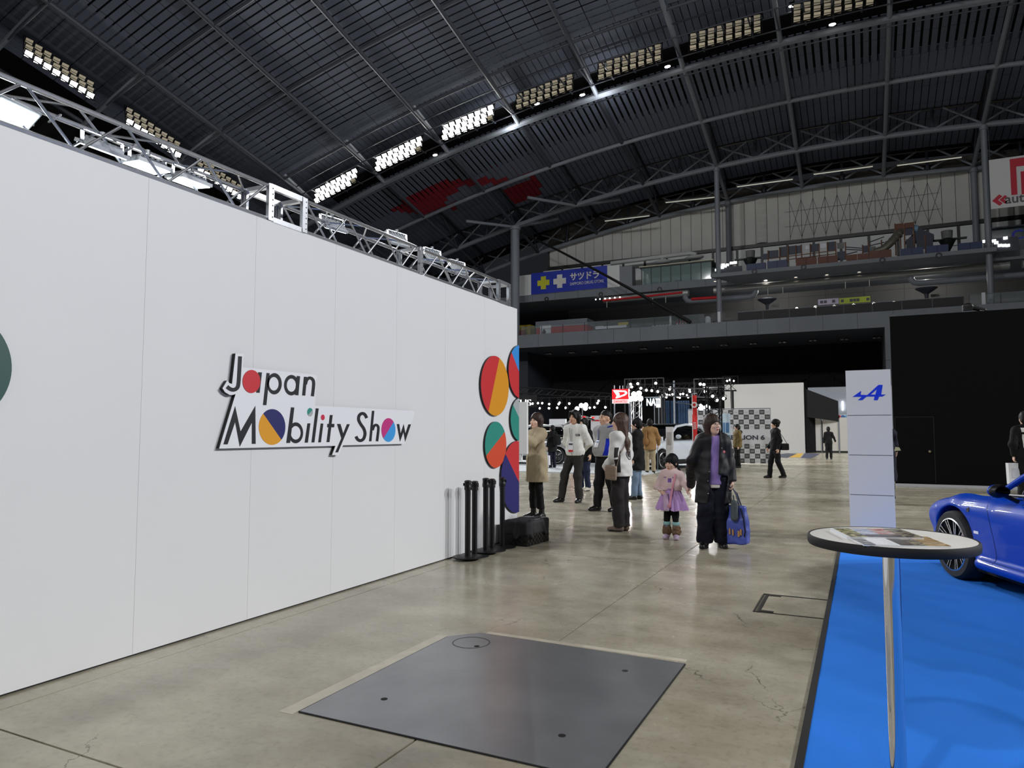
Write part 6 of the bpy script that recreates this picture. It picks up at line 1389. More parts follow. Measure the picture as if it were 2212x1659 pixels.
# heading picture left and a little towards us: the side we see is its left
suv = far_car('suv', 'white electric SUV with black roof on the white stand', (c0.x, c0.y, .03), math.atan2(hs.y, hs.x) - PI / 2, M_CWHITE, 4.7, 1.88, [(2.30, .25), (2.35, .55), (2.22, .80), (1.45, .98), (.9, 1.05), (-1.5, 1.08), (-2.15, 1.05), (-2.34, .8), (-2.34, .35), (-2.2, .2), (2.15, .2)], [(1.05, 1.0), (.25, 1.56), (-.4, 1.64), (-1.3, 1.58), (-2.15, 1.08)], 2.76, .345)
q = at(1203, 1003, Z=.03); hs = Vector((-.90, -.05)).normalized(); rs = Vector((hs.y, -hs.x)); c0 = Vector((q.x, q.y)) + rs * .8 + hs * 1.30
wag = far_car('hatchback', 'silver grey hatchback with raised tailgate on the white stand', (c0.x, c0.y, .03), math.atan2(hs.y, hs.x) - PI / 2, M_CSILV, 4.4, 1.84, [(2.18, .25), (2.2, .55), (2.1, .8), (1.35, .98), (.9, 1.05), (-1.5, 1.1), (-2.12, 1.06), (-2.2, .8), (-2.2, .35), (-2.1, .2), (2.05, .2)], [(1.0, 1.0), (.2, 1.56), (-.4, 1.64), (-1.5, 1.6), (-1.95, 1.12)], 2.66, .345)
tgm = MB(); n = 10; vs = []; fs = []
prof = [(-1.55 - .95 * t_ , 1.66 + .42 * math.sin(t_ * 2.2) - .05 * t_) for t_ in np.linspace(0, 1, n + 1)]
for (y, z) in prof:
    for x in (-.78, -.5, 0, .5, .78): vs.append((x, y, z - .08 * (x / .78) ** 2)); 
for i in range(n):
    for j in range(4): fs.append((i * 5 + j, i * 5 + j + 1, (i + 1) * 5 + j + 1, (i + 1) * 5 + j))
vs += [(x, y, z - .07) for (x, y, z) in vs]; N = (n + 1) * 5; fs += [tuple(N + a for a in f_[::-1]) for f_ in fs]
for i in range(n): fs += [(i * 5, (i + 1) * 5, N + (i + 1) * 5, N + i * 5), (i * 5 + 4, N + i * 5 + 4, N + (i + 1) * 5 + 4, (i + 1) * 5 + 4)]
tgm._add(vs, fs); tgm.build('tailgate', M_CSILV, wag, True)
MB().box(-.7, -2.25, 1.86, .7, -1.7, 1.9).build('tailgate_window', M_GLASSK, wag)
M_TAIL = mat('tail_lamp_red', rgb(214, 24, 36), .2, emit=.6)
for sx in (-1, 1): MB().box(sx * .66 - .10, -2.50, 1.93, sx * .66 + .06, -2.42, 2.0).build('tail_lamp', M_TAIL, wag); MB().ell((sx * .84, -2.08, .95), (.09, .14, .07), 10, 6).build('tail_lamp', M_TAIL, wag, True)
MB().box(-.66, -2.215, .62, .66, -1.96, 1.42).build('boot_opening', M_ARCH, wag)
for sx in (-1, 1): MB().tube([(sx * .74, -1.9, 1.3), (sx * .74, -2.25, 1.9)], .02, 6).build('gas_strut', M_STEEL_GREY, wag)
# ------------------------------------------------------------------ stands in the middle distance
M_STAND = mat('white_stand_floor', rgb(206, 212, 216), .35, var=.02, vscale=2)
sf = tag(MB().box(-26, 22.3, 0.0, -6.28, 33.5, .03).build('stand_floor', M_STAND), 'white stand floor', kind='structure'); sf.name = 'floor_stand'
# pale board that juts out past the end of the white wall
a = at(1138, 925, Y=9.35); t = thing('display_board', 'tall white board on a post just past the wall end', 'display board', (a.x - .55, 9.35, 0))
z1 = at(1138, 868, Y=9.35).z; z0 = at(1138, 981, Y=9.35).z; MB().box(-.6, 0, z0, .55, .05, z1).build('board', M_WHITE, t)
x2 = at(1126, 990, Y=9.36).x - t.location.x; z3 = at(1126, 995, Y=9.36).z; MB().box(-.6, .01, z3, x2, .06, z0 - .004).build('lower_board', M_WHITE, t)
MB().box(-.5, .055, 0, -.44, .095, z1 - .1).build('post', M_STEEL_GREY, t); MB().box(-.7, -.1, 0, -.24, .25, .015).build('foot', M_STEEL_GREY, t)
# chequered backdrop
YB = 31.8; xL, xR = at(1487, 885, Y=YB).x, at(1663, 885, Y=YB).x
t = thing('press_backdrop', 'black and white chequered backdrop with LION 6 lettering', 'backdrop', ((xL + xR) / 2, YB, 0)); hw = (xR - xL) / 2
MB().box(-hw, 0, .04, hw, .03, 2.34).build('cloth', mat('backdrop_white', rgb(212, 212, 214), .7), t)
M_CHK = mat('backdrop_grey', rgb(84, 84, 84), .7); M_CHKL = mat('backdrop_print_light', rgb(172, 172, 172), .7)
nc = 16; cw_ = (2 * hw) / nc; rows_top = [2.33 - i * .208 for i in range(4)]; rows_bot = [.87 - i * .208 for i in range(4)]
sq = MB().box(-cw_ / 2 + .002, -.004, -.206, cw_ / 2 - .002, 0, -.002).mesh('check', M_CHK); logo = MB(); logo2 = MB()
for r_, z in enumerate(rows_top + rows_bot):
    for c_ in range(nc):
        x = hw - (c_ + .5) * cw_
        if c_ > 13: continue
        if (r_ + c_ + (1 if r_ < 4 else 0)) % 2 == 0: o = link('check', sq, t); o.location = (x, 0, z); logo.box(x - .06, -.0055, z - .12, x + .06, -.0045, z - .09)
        else: logo2.box(x - .06, -.0025, z - .12, x + .06, -.0005, z - .095)
logo.build('check_print', M_CHKL, t); logo2.build('check_print', M_CHKL, t)
lr = at(1652, 945, Y=YB - .01); text_obj('lettering', 'SEALION 6', .25, .006, M_INK, t, (lr.x - t.location.x, -.006, at(1652, 949.5, Y=YB).z), (1, 0, 0), (0, 0, 1), 'RIGHT', 1.32, .010)
for x in (-hw, hw): MB().tube([(x, .05, 0), (x, .05, 2.40)], .025, 8).build('pole', M_STEEL_GREY, t)
MB().tube([(-hw, .05, 2.38), (hw, .05, 2.38)], .02, 8).build('pole', M_STEEL_GREY, t)
# big blank white panel and the row of white partitions behind
t = thing('tall_panel', 'tall blank white panel wall behind the chequered backdrop', 'panel wall', (-5.8, 50, 0)); MB().box(-2.55, 0, 0, 2.5, .25, 4.6).build('panel', mat('blank_white_panel', rgb(206, 206, 204), .6, var=.01), t)
MB().prism([(0, 0), (3.3, 0), (3.3, 1.4), (0, 4.3)], (2.52, .1, 0), (.35, 1, 0), (0, 0, 1), (.06, 0, 0)).build('side_panel', M_DARKWALL, t)
MB().prism([(0, 2.35), (1.9, 2.05), (1.9, 3.4), (0, 4.2)], (2.6, .3, 0), (1, .6, 0), (0, 0, 1), (0, .05, 0)).build('black_drape', M_BLACKCLOTH, t)
for i, (a, b) in enumerate(((1742, 1776), (1778, 1813), (1815, 1850), (1852, 1888))):
    pa, pb = at(a, 978, Y=51.5), at(b, 978, Y=51.5)
    t = thing('partition_panel', ('white partition panel beside the black drape', 'white partition panel behind the person walking away', 'white partition panel right of the fire extinguisher', 'white partition panel half hidden by the grey pillar')[i], 'partition', ((pa.x + pb.x) / 2, 51.5, 0), group='white partition panels'); w = (pb.x - pa.x) / 2
    MB().box(-w + .02, 0, .12, w - .02, .05, 2.32).build('panel', mat('partition_white', rgb(214, 212, 204), .6), t); MB().box(w - .02, -.02, 0, w + .02, .06, 2.34).build('post', M_STEEL_GREY, t); MB().box(-w, .005, 0, w, .045, .12).build('skirting', M_BLACK, t)
t = thing('lobby_wall', 'pale grey lobby wall with vertical tube lights beyond the partitions', 'lobby wall', (-1.3, 56, 0)); MB().box(-2.1, 0, 0, 4, .2, 4.6).build('wall', mat('lobby_grey', rgb(150, 156, 166), .6), t)
for px, y0, y1 in ((1786, 873, 890), (1820, 867, 886)):
    p0, p1 = at(px, y0, Y=55.9), at(px + 1, y1, Y=55.9); MB().tube([Vector((p0.x + 1.3, -.12, p0.z)), Vector((p0.x + 1.3, -.12, p1.z))], .05, 8).build('tube_light', mat('tube_white', (1, 1, 1, 1), emit=6), t)
sb = MB(); p0, p1 = at(1807, 896, Y=52), at(1842, 905, Y=52); tt = thing('banner_strip', 'bright printed strip above the white partitions', 'banner', (p0.x, 52, p1.z)); w = p1.x - p0.x
MB().box(0, 0, 0, w, .05, p0.z - p1.z).build('strip', mat('strip_white', rgb(226, 236, 240), .4), tt)
for i, (u, c) in enumerate(((.06, (214, 200, 60)), (.16, (226, 96, 110)), (.4, (70, 110, 170)), (.62, (110, 170, 220)), (.75, (240, 210, 80)), (.84, (236, 116, 60)))): MB().lathe([(0, -.02), (.12, -.02), (.12, 0)], 14, (u * w, 0, .15), axis='y').build('motif', mat('motif_%d' % i, rgb(*c), .5), tt)
q = at(1803, 977, Z=0); t = thing('fire_extinguisher', 'red fire extinguisher on a white stand by the partitions', 'extinguisher', (q.x, q.y, 0)); M_FR = mat('extinguisher_red', rgb(190, 30, 36), .35)
MB().lathe([(0, .02), (.085, .02), (.09, .05), (.09, .40), (.06, .47), (.02, .49), (0, .5)], 16).build('cylinder', M_FR, t, True); MB().box(-.02, -.05, .49, .02, .07, .54).build('valve', M_BLACK, t); MB().tube([(0, .05, .5), (.1, .08, .4), (.11, .06, .2)], .015, 6).build('hose', M_BLACK, t); MB().lathe([(.0, .0), (.15, .0), (.15, .02), (0, .02)], 16).build('tray', M_PAPER, t); MB().box(-.16, .1, .3, .16, .12, .85).build('notice', mat('notice_pink', rgb(226, 190, 190), .5), t)
for i, (pts, c) in enumerate((([(1655, 985), (1700, 979), (1722, 980), (1700, 989)], (70, 72, 84)), ([(1722, 980), (1735, 979), (1728, 988), (1704, 988)], (196, 156, 60)), ([(1738, 979), (1772, 980), (1752, 990), (1730, 989)], (66, 70, 90)))):
    P = [at(*p_, Z=.006) for p_ in pts]; c_ = sum(P, Vector()) / 4; t = thing('floor_mat', ('grey floor mat in front of the tall white panel', 'yellow floor mat between two grey mats', 'blue grey floor mat nearest the partitions')[i], 'mat', (c_.x, c_.y, 0), group='floor mats'); MB().prism([(v.x - c_.x, v.y - c_.y) for v in P], (0, 0, 0), (1, 0, 0), (0, 1, 0), (0, 0, .008)).build('mat', mat('floor_mat_%d' % i, rgb(*c), .8), t)
# roll-up banner, flags
q0 = at(1557, 898, Y=29); q1 = at(1575, 893, Y=29); t = thing('roll_up_banner', 'blue and white roll up banner beside the chequered backdrop', 'banner', ((q0.x + q1.x) / 2, 29, 0), math.radians(18)); w = (q1.x - q0.x) / 2 + .04
MB().box(-w, 0, .1, w, .015, q1.z).build('sheet', mat('banner_pale_blue', rgb(206, 226, 240), .5), t); MB().box(-w - .02, -.06, 0, w + .02, .08, .1).build('base', M_STEEL_GREY, t)
for i, x in enumerate((-.6, -.2, .25, .6)): MB().box(x * w - .03, -.004, 1.35, x * w + .03, 0, 1.75).build('printed_column', mat('banner_blue', rgb(80, 130, 180), .5), t)
MB().box(-w * .85, -.004, .95, w * .85, 0, 1.25).build('printed_photo', mat('banner_photo', rgb(96, 120, 140), .5, var=.5, vscale=9), t); MB().box(-w * .5, -.004, .85, w * .3, 0, .89).build('printed_line', M_REDP, t)
M_FLAG = mat('red_flag', rgb(216, 44, 44), .6)
def flag(label, px, ytop, ybot, pxb, pyb, wpx, base, mark):
    g = at(pxb, pyb, Z=0); Y = g.y; p0 = at(px, ytop, Y=Y); p1 = at(px, ybot, Y=Y); w = abs(at(px + wpx, ytop, Y=Y).x - p0.x)
    t = thing('flag_banner', label, 'flag', (p0.x, Y, 0), 0, 'red flag banners'); vs = []; fs = []; n = 12
    for i in range(n + 1):
        z = p1.z + (p0.z - p1.z) * i / n
        for j in range(4): vs.append((w * j / 3, .03 * math.sin(i * .8 + j), z))
    for i in range(n):
        for j in range(3): fs.append((i * 4 + j, i * 4 + j + 1, (i + 1) * 4 + j + 1, (i + 1) * 4 + j))
    m = MB(); m._add(vs + [(x, y + .006, z) for x, y, z in vs], fs + [tuple(len(vs) + a for a in f_[::-1]) for f_ in fs]); m.build('cloth', M_FLAG, t)
    MB().tube([(0, 0, 0), (0, 0, p0.z + .05), (w, 0, p0.z + .06)], .014, 6).build('pole', M_PAPER, t)
    if base: MB().lathe([(0, 0), (.24, 0), (.24, .10), (.16, .15), (.05, .2), (.05, .32), (0, .32)], 20).build('water_base', M_PAPER, t, True)
    for i, (u, v, r) in enumerate(mark): MB().lathe([(r * .55, -.045), (r, -.045), (r, -.03), (r * .55, -.03)], 16, (w * u, 0, p1.z + (p0.z - p1.z) * v), axis='y', ring=True).build('white_mark', M_PAPER, t)
    for k_ in range(5): MB().box(w * .22, -.05, p1.z + (p0.z - p1.z) * (.30 + .03 * k_), w * .8, -.04, p1.z + (p0.z - p1.z) * (.313 + .03 * k_)).build('white_line', M_PAPER, t)
    return t
flag('tall red flag on a white water base in front of the white SUV', 1495, 854, 958, 1500, 1032, 10, True, [(.5, .80, .09)])
flag('red flag with white marks beside the open hatchback', 1231, 891, 975, 1236, 1008, 11, False, [(.5, .92, .12), (.5, .85, .10)])
# tall black truss tower with lamps, horizontal lighting trusses
def truss3(t, p0, p1, s, m, n, name='truss_bar', r=.03):
    p0 = Vector(p0); p1 = Vector(p1); d = (p1 - p0).normalized(); u = Vector((0, 0, 1)) if abs(d.z) < .9 else Vector((1, 0, 0)); a = d.cross(u).normalized() * s; b = d.cross(a).normalized() * s; mb = MB(); cs = [a + b, a - b, -a - b, -a + b]
    for c in cs: mb.tube([p0 + c, p1 + c], r, 6)
    for i in range(n):
        for k_ in range(4):
            q0, q1 = cs[k_], cs[(k_ + 1) % 4]; A = p0.lerp(p1, i / n) + (q0 if i % 2 else q1); B = p0.lerp(p1, (i + 1) / n) + (q1 if i % 2 else q0); mb.tube([A, B], r * .5, 5)
    return mb.build(name, m, t)
q = at(1544, 1000, Y=28); t = thing('truss_tower', 'black lighting truss tower beside the chequered backdrop', 'truss tower', (q.x, 28, 0)); truss3(t, (0, 0, 0), (0, 0, 3.1), .25, M_LBOX, 10, 'mast'); MB().box(-.35, -.35, 3.1, .35, .35, 3.16).build('top_plate', M_BLACK, t); MB().box(-.5, -.5, 0, .5, .5, .04).build('base', M_BLACK, t)
q = at(1376, 1000, Y=36); t = thing('truss_tower', 'silver lighting truss tower beside the red sign', 'truss tower', (q.x, 36, 0)); truss3(t, (0, 0, 0), (0, 0, 3.2), .22, M_ALU, 10, 'mast', .022); MB().box(-.45, -.45, 0, .45, .45, .04).build('base', M_BLACK, t)
for i, (a, b, Y) in enumerate((((1120, 842), (1335, 858), 44), ((1358, 838), (1590, 836), 40), ((1425, 846), (1560, 850), 34))):
    p0, p1 = at(*a, Y=Y), at(*b, Y=Y); c_ = (p0 + p1) / 2; t = thing('lighting_truss', ('long dark lighting truss above the hatchback stand', 'dark lighting truss behind the red sign', 'dark lighting truss above the white SUV')[i], 'truss', (c_.x, c_.y, 0)); truss3(t, p0 - Vector((c_.x, c_.y, 0)), p1 - Vector((c_.x, c_.y, 0)), .2, M_LBOX, 14, 'truss_beam', .03)
    for u in (.03, .97): e = p0.lerp(p1, u) - Vector((c_.x, c_.y, 0)); MB().tube([(e.x, e.y, 0), (e.x, e.y, e.z - .2)], .05, 8).build('leg', M_LBOX, t)
# stage spotlights
M_SPOT = mat('spot_lens_lit', (1, .97, .9, 1), emit=14); M_SPOTC = mat('spot_lens_cool', (.85, .95, 1, 1), emit=22)
spots = [(1151, 872, 40), (1163, 871, 40), (1171, 871, 40), (1167, 882, 40), (1186, 882, 40), (1204, 881, 40), (1223, 881, 40), (1207, 873, 40), (1210, 870, 40), (1230, 872, 40), (1275, 881, 40), (1285, 880, 40), (1308, 880, 40), (1290, 871, 40), (1294, 866, 40), (1187, 873, 40),
         (1364, 836, 34), (1361, 830, 34), (1384, 839, 34), (1378, 829, 34), (1395, 843, 34), (1409, 844, 34), (1420, 846, 34), (1417, 828, 34), (1447, 841, 38), (1449, 838, 38), (1490, 841, 38), (1489, 846, 38), (1524, 846, 33), (1539, 856, 33), (1549, 865, 33), (1513, 830, 33), (1520, 831, 33), (1564, 861, 33), (1432, 855, 44), (1436, 850, 44), (1440, 853, 44), (1446, 854, 44), (1453, 852, 44), (1463, 857, 44), (1470, 852, 44), (1476, 851, 44), (1483, 854, 44), (1486, 858, 44), (1440, 858, 44), (1428, 858, 44), (1468, 859, 44), (1512, 876, 30), (1570, 823, 50.1), (1577, 821, 50.1), (1584, 823, 50.1)]
sp0 = None; GRP = {}
for s_ in spots: GRP.setdefault((s_[2], s_[0] > 1500), []).append(s_)
blab = {40: 'lighting bar over the hatchback stand', 34: 'lighting bar beside the red sign', 38: 'lighting bar behind the white SUV', 33: 'lighting bar at the black truss tower', 44: 'lighting bar with a dense row of lamps behind the SUV', 30: 'low lighting bar beside the truss tower', 50.1: 'lighting bar on the tall white panel'}
for (Y, _r), ss in GRP.items():
    Q = [at(px, py, Y=Y) for (px, py, _) in ss]; zb = max(q.z for q in Q) + .26; x0 = min(q.x for q in Q) - .3; x1 = max(q.x for q in Q) + .3
    t = thing('lighting_bar', blab[Y] + (', right part' if (Y, True) in GRP and (Y, False) in GRP and _r else ''), 'lighting bar', (x0, Y + .08, 0)); MB().tube([(0, 0, zb), (x1 - x0, 0, zb)], .03, 6).build('bar', M_LBOX, t)
    for x in (0.0, x1 - x0): MB().tube([(x, 0, 0 if Y < 50 else 4.6), (x, 0, zb)], .03, 6).build('leg', M_LBOX, t)
    for q in Q:
        if sp0 is None:
            sp0 = thing('stage_spotlight', 'small bright stage spotlight hung over the far stands', 'spotlight', tuple(q), group='stage spotlights over the far stands')
            MB().lathe([(0, -.06), (.062, -.06), (.062, -.05)], 12, axis='y').build('lens', M_SPOT, sp0); MB().lathe([(.066, -.05), (.075, .1), (.05, .2), (0, .2)], 12, axis='y').build('housing', M_LBOX, sp0, True); MB().tube([(-.09, .06, 0), (-.09, .06, .16), (.09, .06, .16), (.09, .06, 0)], .012, 6).build('yoke', M_LBOX, sp0)
            o = sp0
        else:
            o = sp0.copy(); COL.objects.link(o)
            for ch in sp0.children:
                if ch.name.startswith('stem'): continue
                c_ = ch.copy(); COL.objects.link(c_); c_.parent = o
            o.location = q
        yw = random.uniform(-.6, .6) + .3; o.rotation_euler = (0, 0, yw)
        MB().tube([(0, .06, .15), (0, .06, max(zb - q.z, .2))], .014, 6).build('stem', M_LBOX, o)
for i, (pts, Y) in enumerate((([(1370, 852), (1363, 862), (1384, 861), (1381, 850), (1373, 861)], 33), ([(1256, 876), (1247, 883), (1265, 882), (1266, 875)], 38), ([(1515, 881), (1528, 880)], 33.2))):
    q = at(*pts[0], Y=Y); t = thing('floodlight_cluster', ('dazzling cluster of floodlights on the tower beside the red sign', 'dazzling cluster of floodlights above the young man in white', 'pair of bright floodlights beside the black truss tower')[i], 'floodlight', tuple(q))
    for (px, py) in pts:
        a = at(px, py, Y=Y) - q; MB().lathe([(0, -.10), (.11, -.09), (.13, -.04), (.08, .12), (0, .14)], 14, a, axis='y').build('lamp', M_SPOT if i < 2 else M_SPOTC, t, True)
    MB().tube([(-.3, .15, -.1), (.4, .15, -.1)], .03, 6).build('bar', M_LBOX, t); MB().tube([(0, .15, -.1), (0, .15, -q.z)], .03, 6).build('stand', M_LBOX, t)
    l = bpy.data.lights.new('stand_light', 'POINT'); l.energy = 500; l.shadow_soft_size = .3; lo = link('stand_light', l); lo.location = q + Vector((0, -.6, .1))
# red sign box with white emblem
p0, p1 = at(1322, 841, Y=32), at(1358, 862, Y=32); w = p1.x - p0.x; h = p0.z - p1.z
t = thing('brand_sign', 'glowing red sign box with white D emblem on poles', 'sign', ((p0.x + p1.x) / 2, 32, 0)); M_RSIGN = mat('red_lightbox', rgb(226, 26, 34), .4, emit=1.0); M_WSIGN = mat('white_lightbox', (1, .97, .97, 1), .4, emit=1.3)
MB().box(-w / 2, 0, p1.z, w / 2, .14, p0.z).build('red_panel', M_RSIGN, t)
zb = at(1358, 871, Y=32).z; MB().box(-w / 2, .0, zb, w / 2, .14, p1.z - .004).build('white_panel', mat('white_lightbox_panel', rgb(240, 226, 226), .4, emit=.5), t)
text_obj('lettering', 'DAIHATSU', .17, .01, M_RSIGN, t, (0, -.008, zb + .03), (1, 0, 0), (0, 0, 1), 'CENTER', .80)
E1 = [(-.42, .30), (-.22, .30), (.30, .25), (.40, .13), (.40, .02), (.25, -.12), (-.1, -.26), (-.22, -.30), (-.28, -.28), (-.20, -.12), (-.30, .08)]; H1 = [(-.12, .17), (.2, .16), (.28, .10), (.26, .02), (.1, -.07), (-.05, -.12), (-.04, .02)]
v, fc = fill2d([[(a * w * 1.05, b * h * 1.35) for a, b in E1], [(a * w * 1.05, b * h * 1.35) for a, b in H1]]); mb = MB(); mb._add([(a, -.012, b + (p0.z + p1.z) / 2) for a, b, _ in v], fc); mb._add([(a, -.002, b + (p0.z + p1.z) / 2) for a, b, _ in v], [f_[::-1] for f_ in fc]); mb.build('emblem', M_WSIGN, t)
for x in (-w / 2 + .04, w / 2 - .04): MB().tube([(x, .2, 0), (x, .2, p0.z + .2)], .03, 8).build('pole', M_STEEL_DARK, t)
for x in (-.3, -.05, .1, .3): MB().tube([(x, .07, p0.z), (x, .07, p0.z + .16)], .012, 6).build('hook', M_STEEL_GREY, t)
p0, p1 = at(1396, 859, Y=36), at(1419, 876, Y=36); t = thing('letter_sign', 'row of glowing white upright letters right of the red sign', 'sign', (p0.x, 36, 0)); text_obj('lettering', 'NAT', (p0.z - p1.z) * 1.3, .08, mat('cool_letters', (.8, .95, 1, 1), .4, emit=2.0), t, (0, 0, p1.z), (1, 0, 0), (0, 0, 1), 'LEFT', .62); MB().tube([(-.1, .08, p0.z + .02), (1.0, .08, p0.z + .02)], .02, 6).build('rail', M_STEEL_GREY, t); MB().tube([(.4, .1, 0), (.4, .1, p0.z)], .03, 6).build('pole', M_STEEL_DARK, t)
p0, p1 = at(1417, 861, Y=35), at(1428, 880, Y=35); t = thing('letter_box', 'white box sign at the end of the glowing letters', 'sign', (p0.x, 35, 0)); MB().box(0, 0, p1.z, p1.x - p0.x, .1, p0.z).build('box', mat('white_box_sign', rgb(224, 228, 230), .4, emit=.4), t)
for k_ in range(3): MB().box(.03 + .06 * k_, -.006, p1.z + .15, .06 + .06 * k_, 0, p0.z - .03).build('slot', M_INK, t)
MB().tube([(.1, .12, 0), (.1, .12, p0.z)], .03, 6).build('pole', M_STEEL_DARK, t)
# lettering sign behind the board and the white E block
p0 = at(1148, 876, Y=42); t = thing('brand_letters', 'glowing white sign letters showing above the white board', 'sign', (p0.x, 42, 0)); text_obj('lettering', 'LEXUS', .58, .06, mat('warm_letters', (.95, .98, 1, 1), .4, emit=1.6), t, (0, 0, p0.z), (1, 0, 0), (0, 0, 1), 'RIGHT', 1.25); MB().box(-3.2, .1, p0.z - .1, .3, .2, p0.z + .7).build('back_panel', M_BLACKCLOTH, t); MB().tube([(-1.5, .2, 0), (-1.5, .2, p0.z)], .05, 8).build('pole', M_STEEL_DARK, t)
p0, p1 = at(1203, 905, Y=31.5), at(1222, 955, Y=31.5); t = thing('letter_wall', 'white display wall shaped like a letter E by the hatchback', 'display wall', (p0.x, 31.5, 0)); w = p1.x - p0.x; H_ = p0.z
MB().prism([(-.4, 0), (w, 0), (w, H_ * .42), (w * .45, H_ * .42), (w * .45, H_ * .56), (w, H_ * .56), (w, H_ * .68), (w * .45, H_ * .68), (w * .45, H_ * .82), (w, H_ * .82), (w, H_), (-.4, H_)][::1], (0, 0, 0), (1, 0, 0), (0, 0, 1), (0, .12, 0)).build('letter', mat('bright_white_block', rgb(236, 238, 240), .4), t)
p0, p1 = at(1276, 898, Y=30), at(1300, 935, Y=30); t = thing('information_board', 'white information panel behind the two staff men', 'panel', (p0.x, 30, 0)); MB().box(0, 0, .9, p1.x - p0.x, .05, p0.z).build('panel', M_WHITE, t); MB().box(.15, .01, 0, .22, .05, .9).build('leg', M_STEEL_GREY, t); MB().box(.05, -.004, p0.z - .25, p1.x - p0.x - .05, 0, p0.z - .18).build('red_line', M_REDP, t)
# spec stand and dark counter
p0, p1 = at(1438, 922, Y=24.2), at(1455, 985, Y=24.2); t = thing('spec_board', 'narrow white specification board in front of the white SUV', 'board', (p0.x, 24.2, .03)); MB().box(0, 0, .0, p1.x - p0.x, .04, p0.z - .03).build('board', mat('spec_white', rgb(222, 224, 226), .5), t); MB().box(.04, -.004, .9, .2, 0, 1.35).build('text_block', M_CHKL, t); MB().box(-.06, -.12, 0, p1.x - p0.x + .06, .16, .02).build('foot', M_STEEL_GREY, t)
q = at(1420, 948, Y=24.6); t = thing('info_easel', 'white easel sheet on the bonnet side of the SUV', 'easel', (q.x, 24.6, .03), .3); MB().obox((0, 0, q.z - .05), (1, 0, 0), (0, .8, .6), (0, -.6, .8), .2, .14, .008).build('sheet', M_PAPER, t); MB().obox((0, -.006, q.z - .042), (1, 0, 0), (0, .8, .6), (0, -.6, .8), .15, .1, .002).build('print', M_CHKL, t); MB().tube([(0, .02, 0), (0, .02, q.z - .07)], .015, 6).build('stem', M_STEEL_GREY, t)
q = at(1222, 1000, Y=27); t = thing('counter', 'dark reception counter beside the red flag', 'counter', (q.x + .35, 29.4, .03)); MB().box(-.35, 0, 0, .35, .5, .95).build('body', M_DARKWALL, t); MB().box(-.38, -.03, .95, .38, .53, .99).build('top', M_WHITE, t)
for i, (a, b) in enumerate(((1432, 1447), (1448, 1462), (1463, 1490))):
    p0, p1 = at(a, 866, Y=46), at(b, 916, Y=46); t = thing('curtain_panel', ('dark blue curtain panel left of the thin pole', 'dark blue curtain panel at the thin pole', 'wide dark blue curtain panel beside the chequered backdrop')[i], 'curtain', (p0.x, 46, 0), group='dark blue curtains'); m = MB(); n = 14; w = p1.x - p0.x
    vs = [(w * k_ / n, .05 * math.sin(k_ * 2.2), z) for z in (0, p0.z) for k_ in range(n + 1)]; m._add(vs, [(k_, k_ + 1, n + 2 + k_, n + 1 + k_) for k_ in range(n)]); m._add([(x, y + .02, z) for x, y, z in vs], [(n + 1 + k_, n + 2 + k_, k_ + 1, k_) for k_ in range(n)]); m.build('cloth', cloth('blue_grey_curtain', rgb(52, 74, 104)), t, True)
t = thing('tent_bar', 'thin dark pole carrying a tent roof behind the SUV', 'pole', (at(1456, 840, Y=39).x, 39, 0)); MB().tube([(0, 0, 0), (0, 0, 4.2)], .045, 8).build('pole', M_STEEL_GREY, t); MB().tube([(0, 0, 3.0), (.8, .2, 2.9), (1.2, .3, 2.6)], .03, 6).build('arm', M_STEEL_DARK, t)
# ------------------------------------------------------------------ things on the balconies
ax_, az_ = (1, 0, 0), (0, 0, 1)
# drug store sign on a box
p0, p1 = at(1148, 592, Y=78.9), at(1312, 623, Y=78.9); t = thing('drug_store_sign', 'blue sign with yellow and white crosses on the upper deck', 'sign', ((p0.x + p1.x) / 2, 78.9, 18.26)); w = (p1.x - p0.x) / 2; h = 2.66
MB().box(-w, -.08, 0.02, w, .0, h).build('blue_panel', mat('sign_blue', rgb(14, 44, 170), .5), t)
MB().box(-w - 2.2, .0, 0, w + 1.5, .5, h - .1).build('white_box', mat('sign_box_white', rgb(214, 216, 218), .6), t)
MB().box(w + 1.5, .05, 0, w + 3.0, 1.4, h - .3).build('kiosk', M_STEEL_GREY, t)
M_YEL = mat('cross_yellow', rgb(196, 196, 40), .5); M_CRW = mat('cross_white', rgb(216, 216, 216), .5)
def cross(px, py, r, m):
    q = at(px, py, Y=78.82); x, z = q.x - t.location.x, q.z - 18.26; a = r * .42
    MB().prism([(x - a, z - r), (x + a, z - r), (x + a, z - a), (x + r, z - a), (x + r, z + a), (x + a, z + a), (x + a, z + r), (x - a, z + r), (x - a, z + a), (x - r, z + a), (x - r, z - a), (x - a, z - a)], (0, -.11, 0), ax_, az_, (0, .03, 0)).build('cross', m, t)
cross(1174, 611, .80, M_YEL); cross(1209, 607.5, .82, M_CRW)
q = at(1231, 606, Y=78.8); text_obj('lettering', 'サツドラ', 1.02, .03, M_CRW, t, (q.x - t.location.x, -.10, q.z - 18.26 + .05), ax_, az_, 'LEFT', .93, .03)
q = at(1231, 617, Y=78.8); text_obj('lettering', 'SAPPORO DRUG STORE', .50, .03, M_CRW, t, (q.x - t.location.x, -.10, q.z - 18.26 + .02), ax_, az_, 'LEFT', .80)
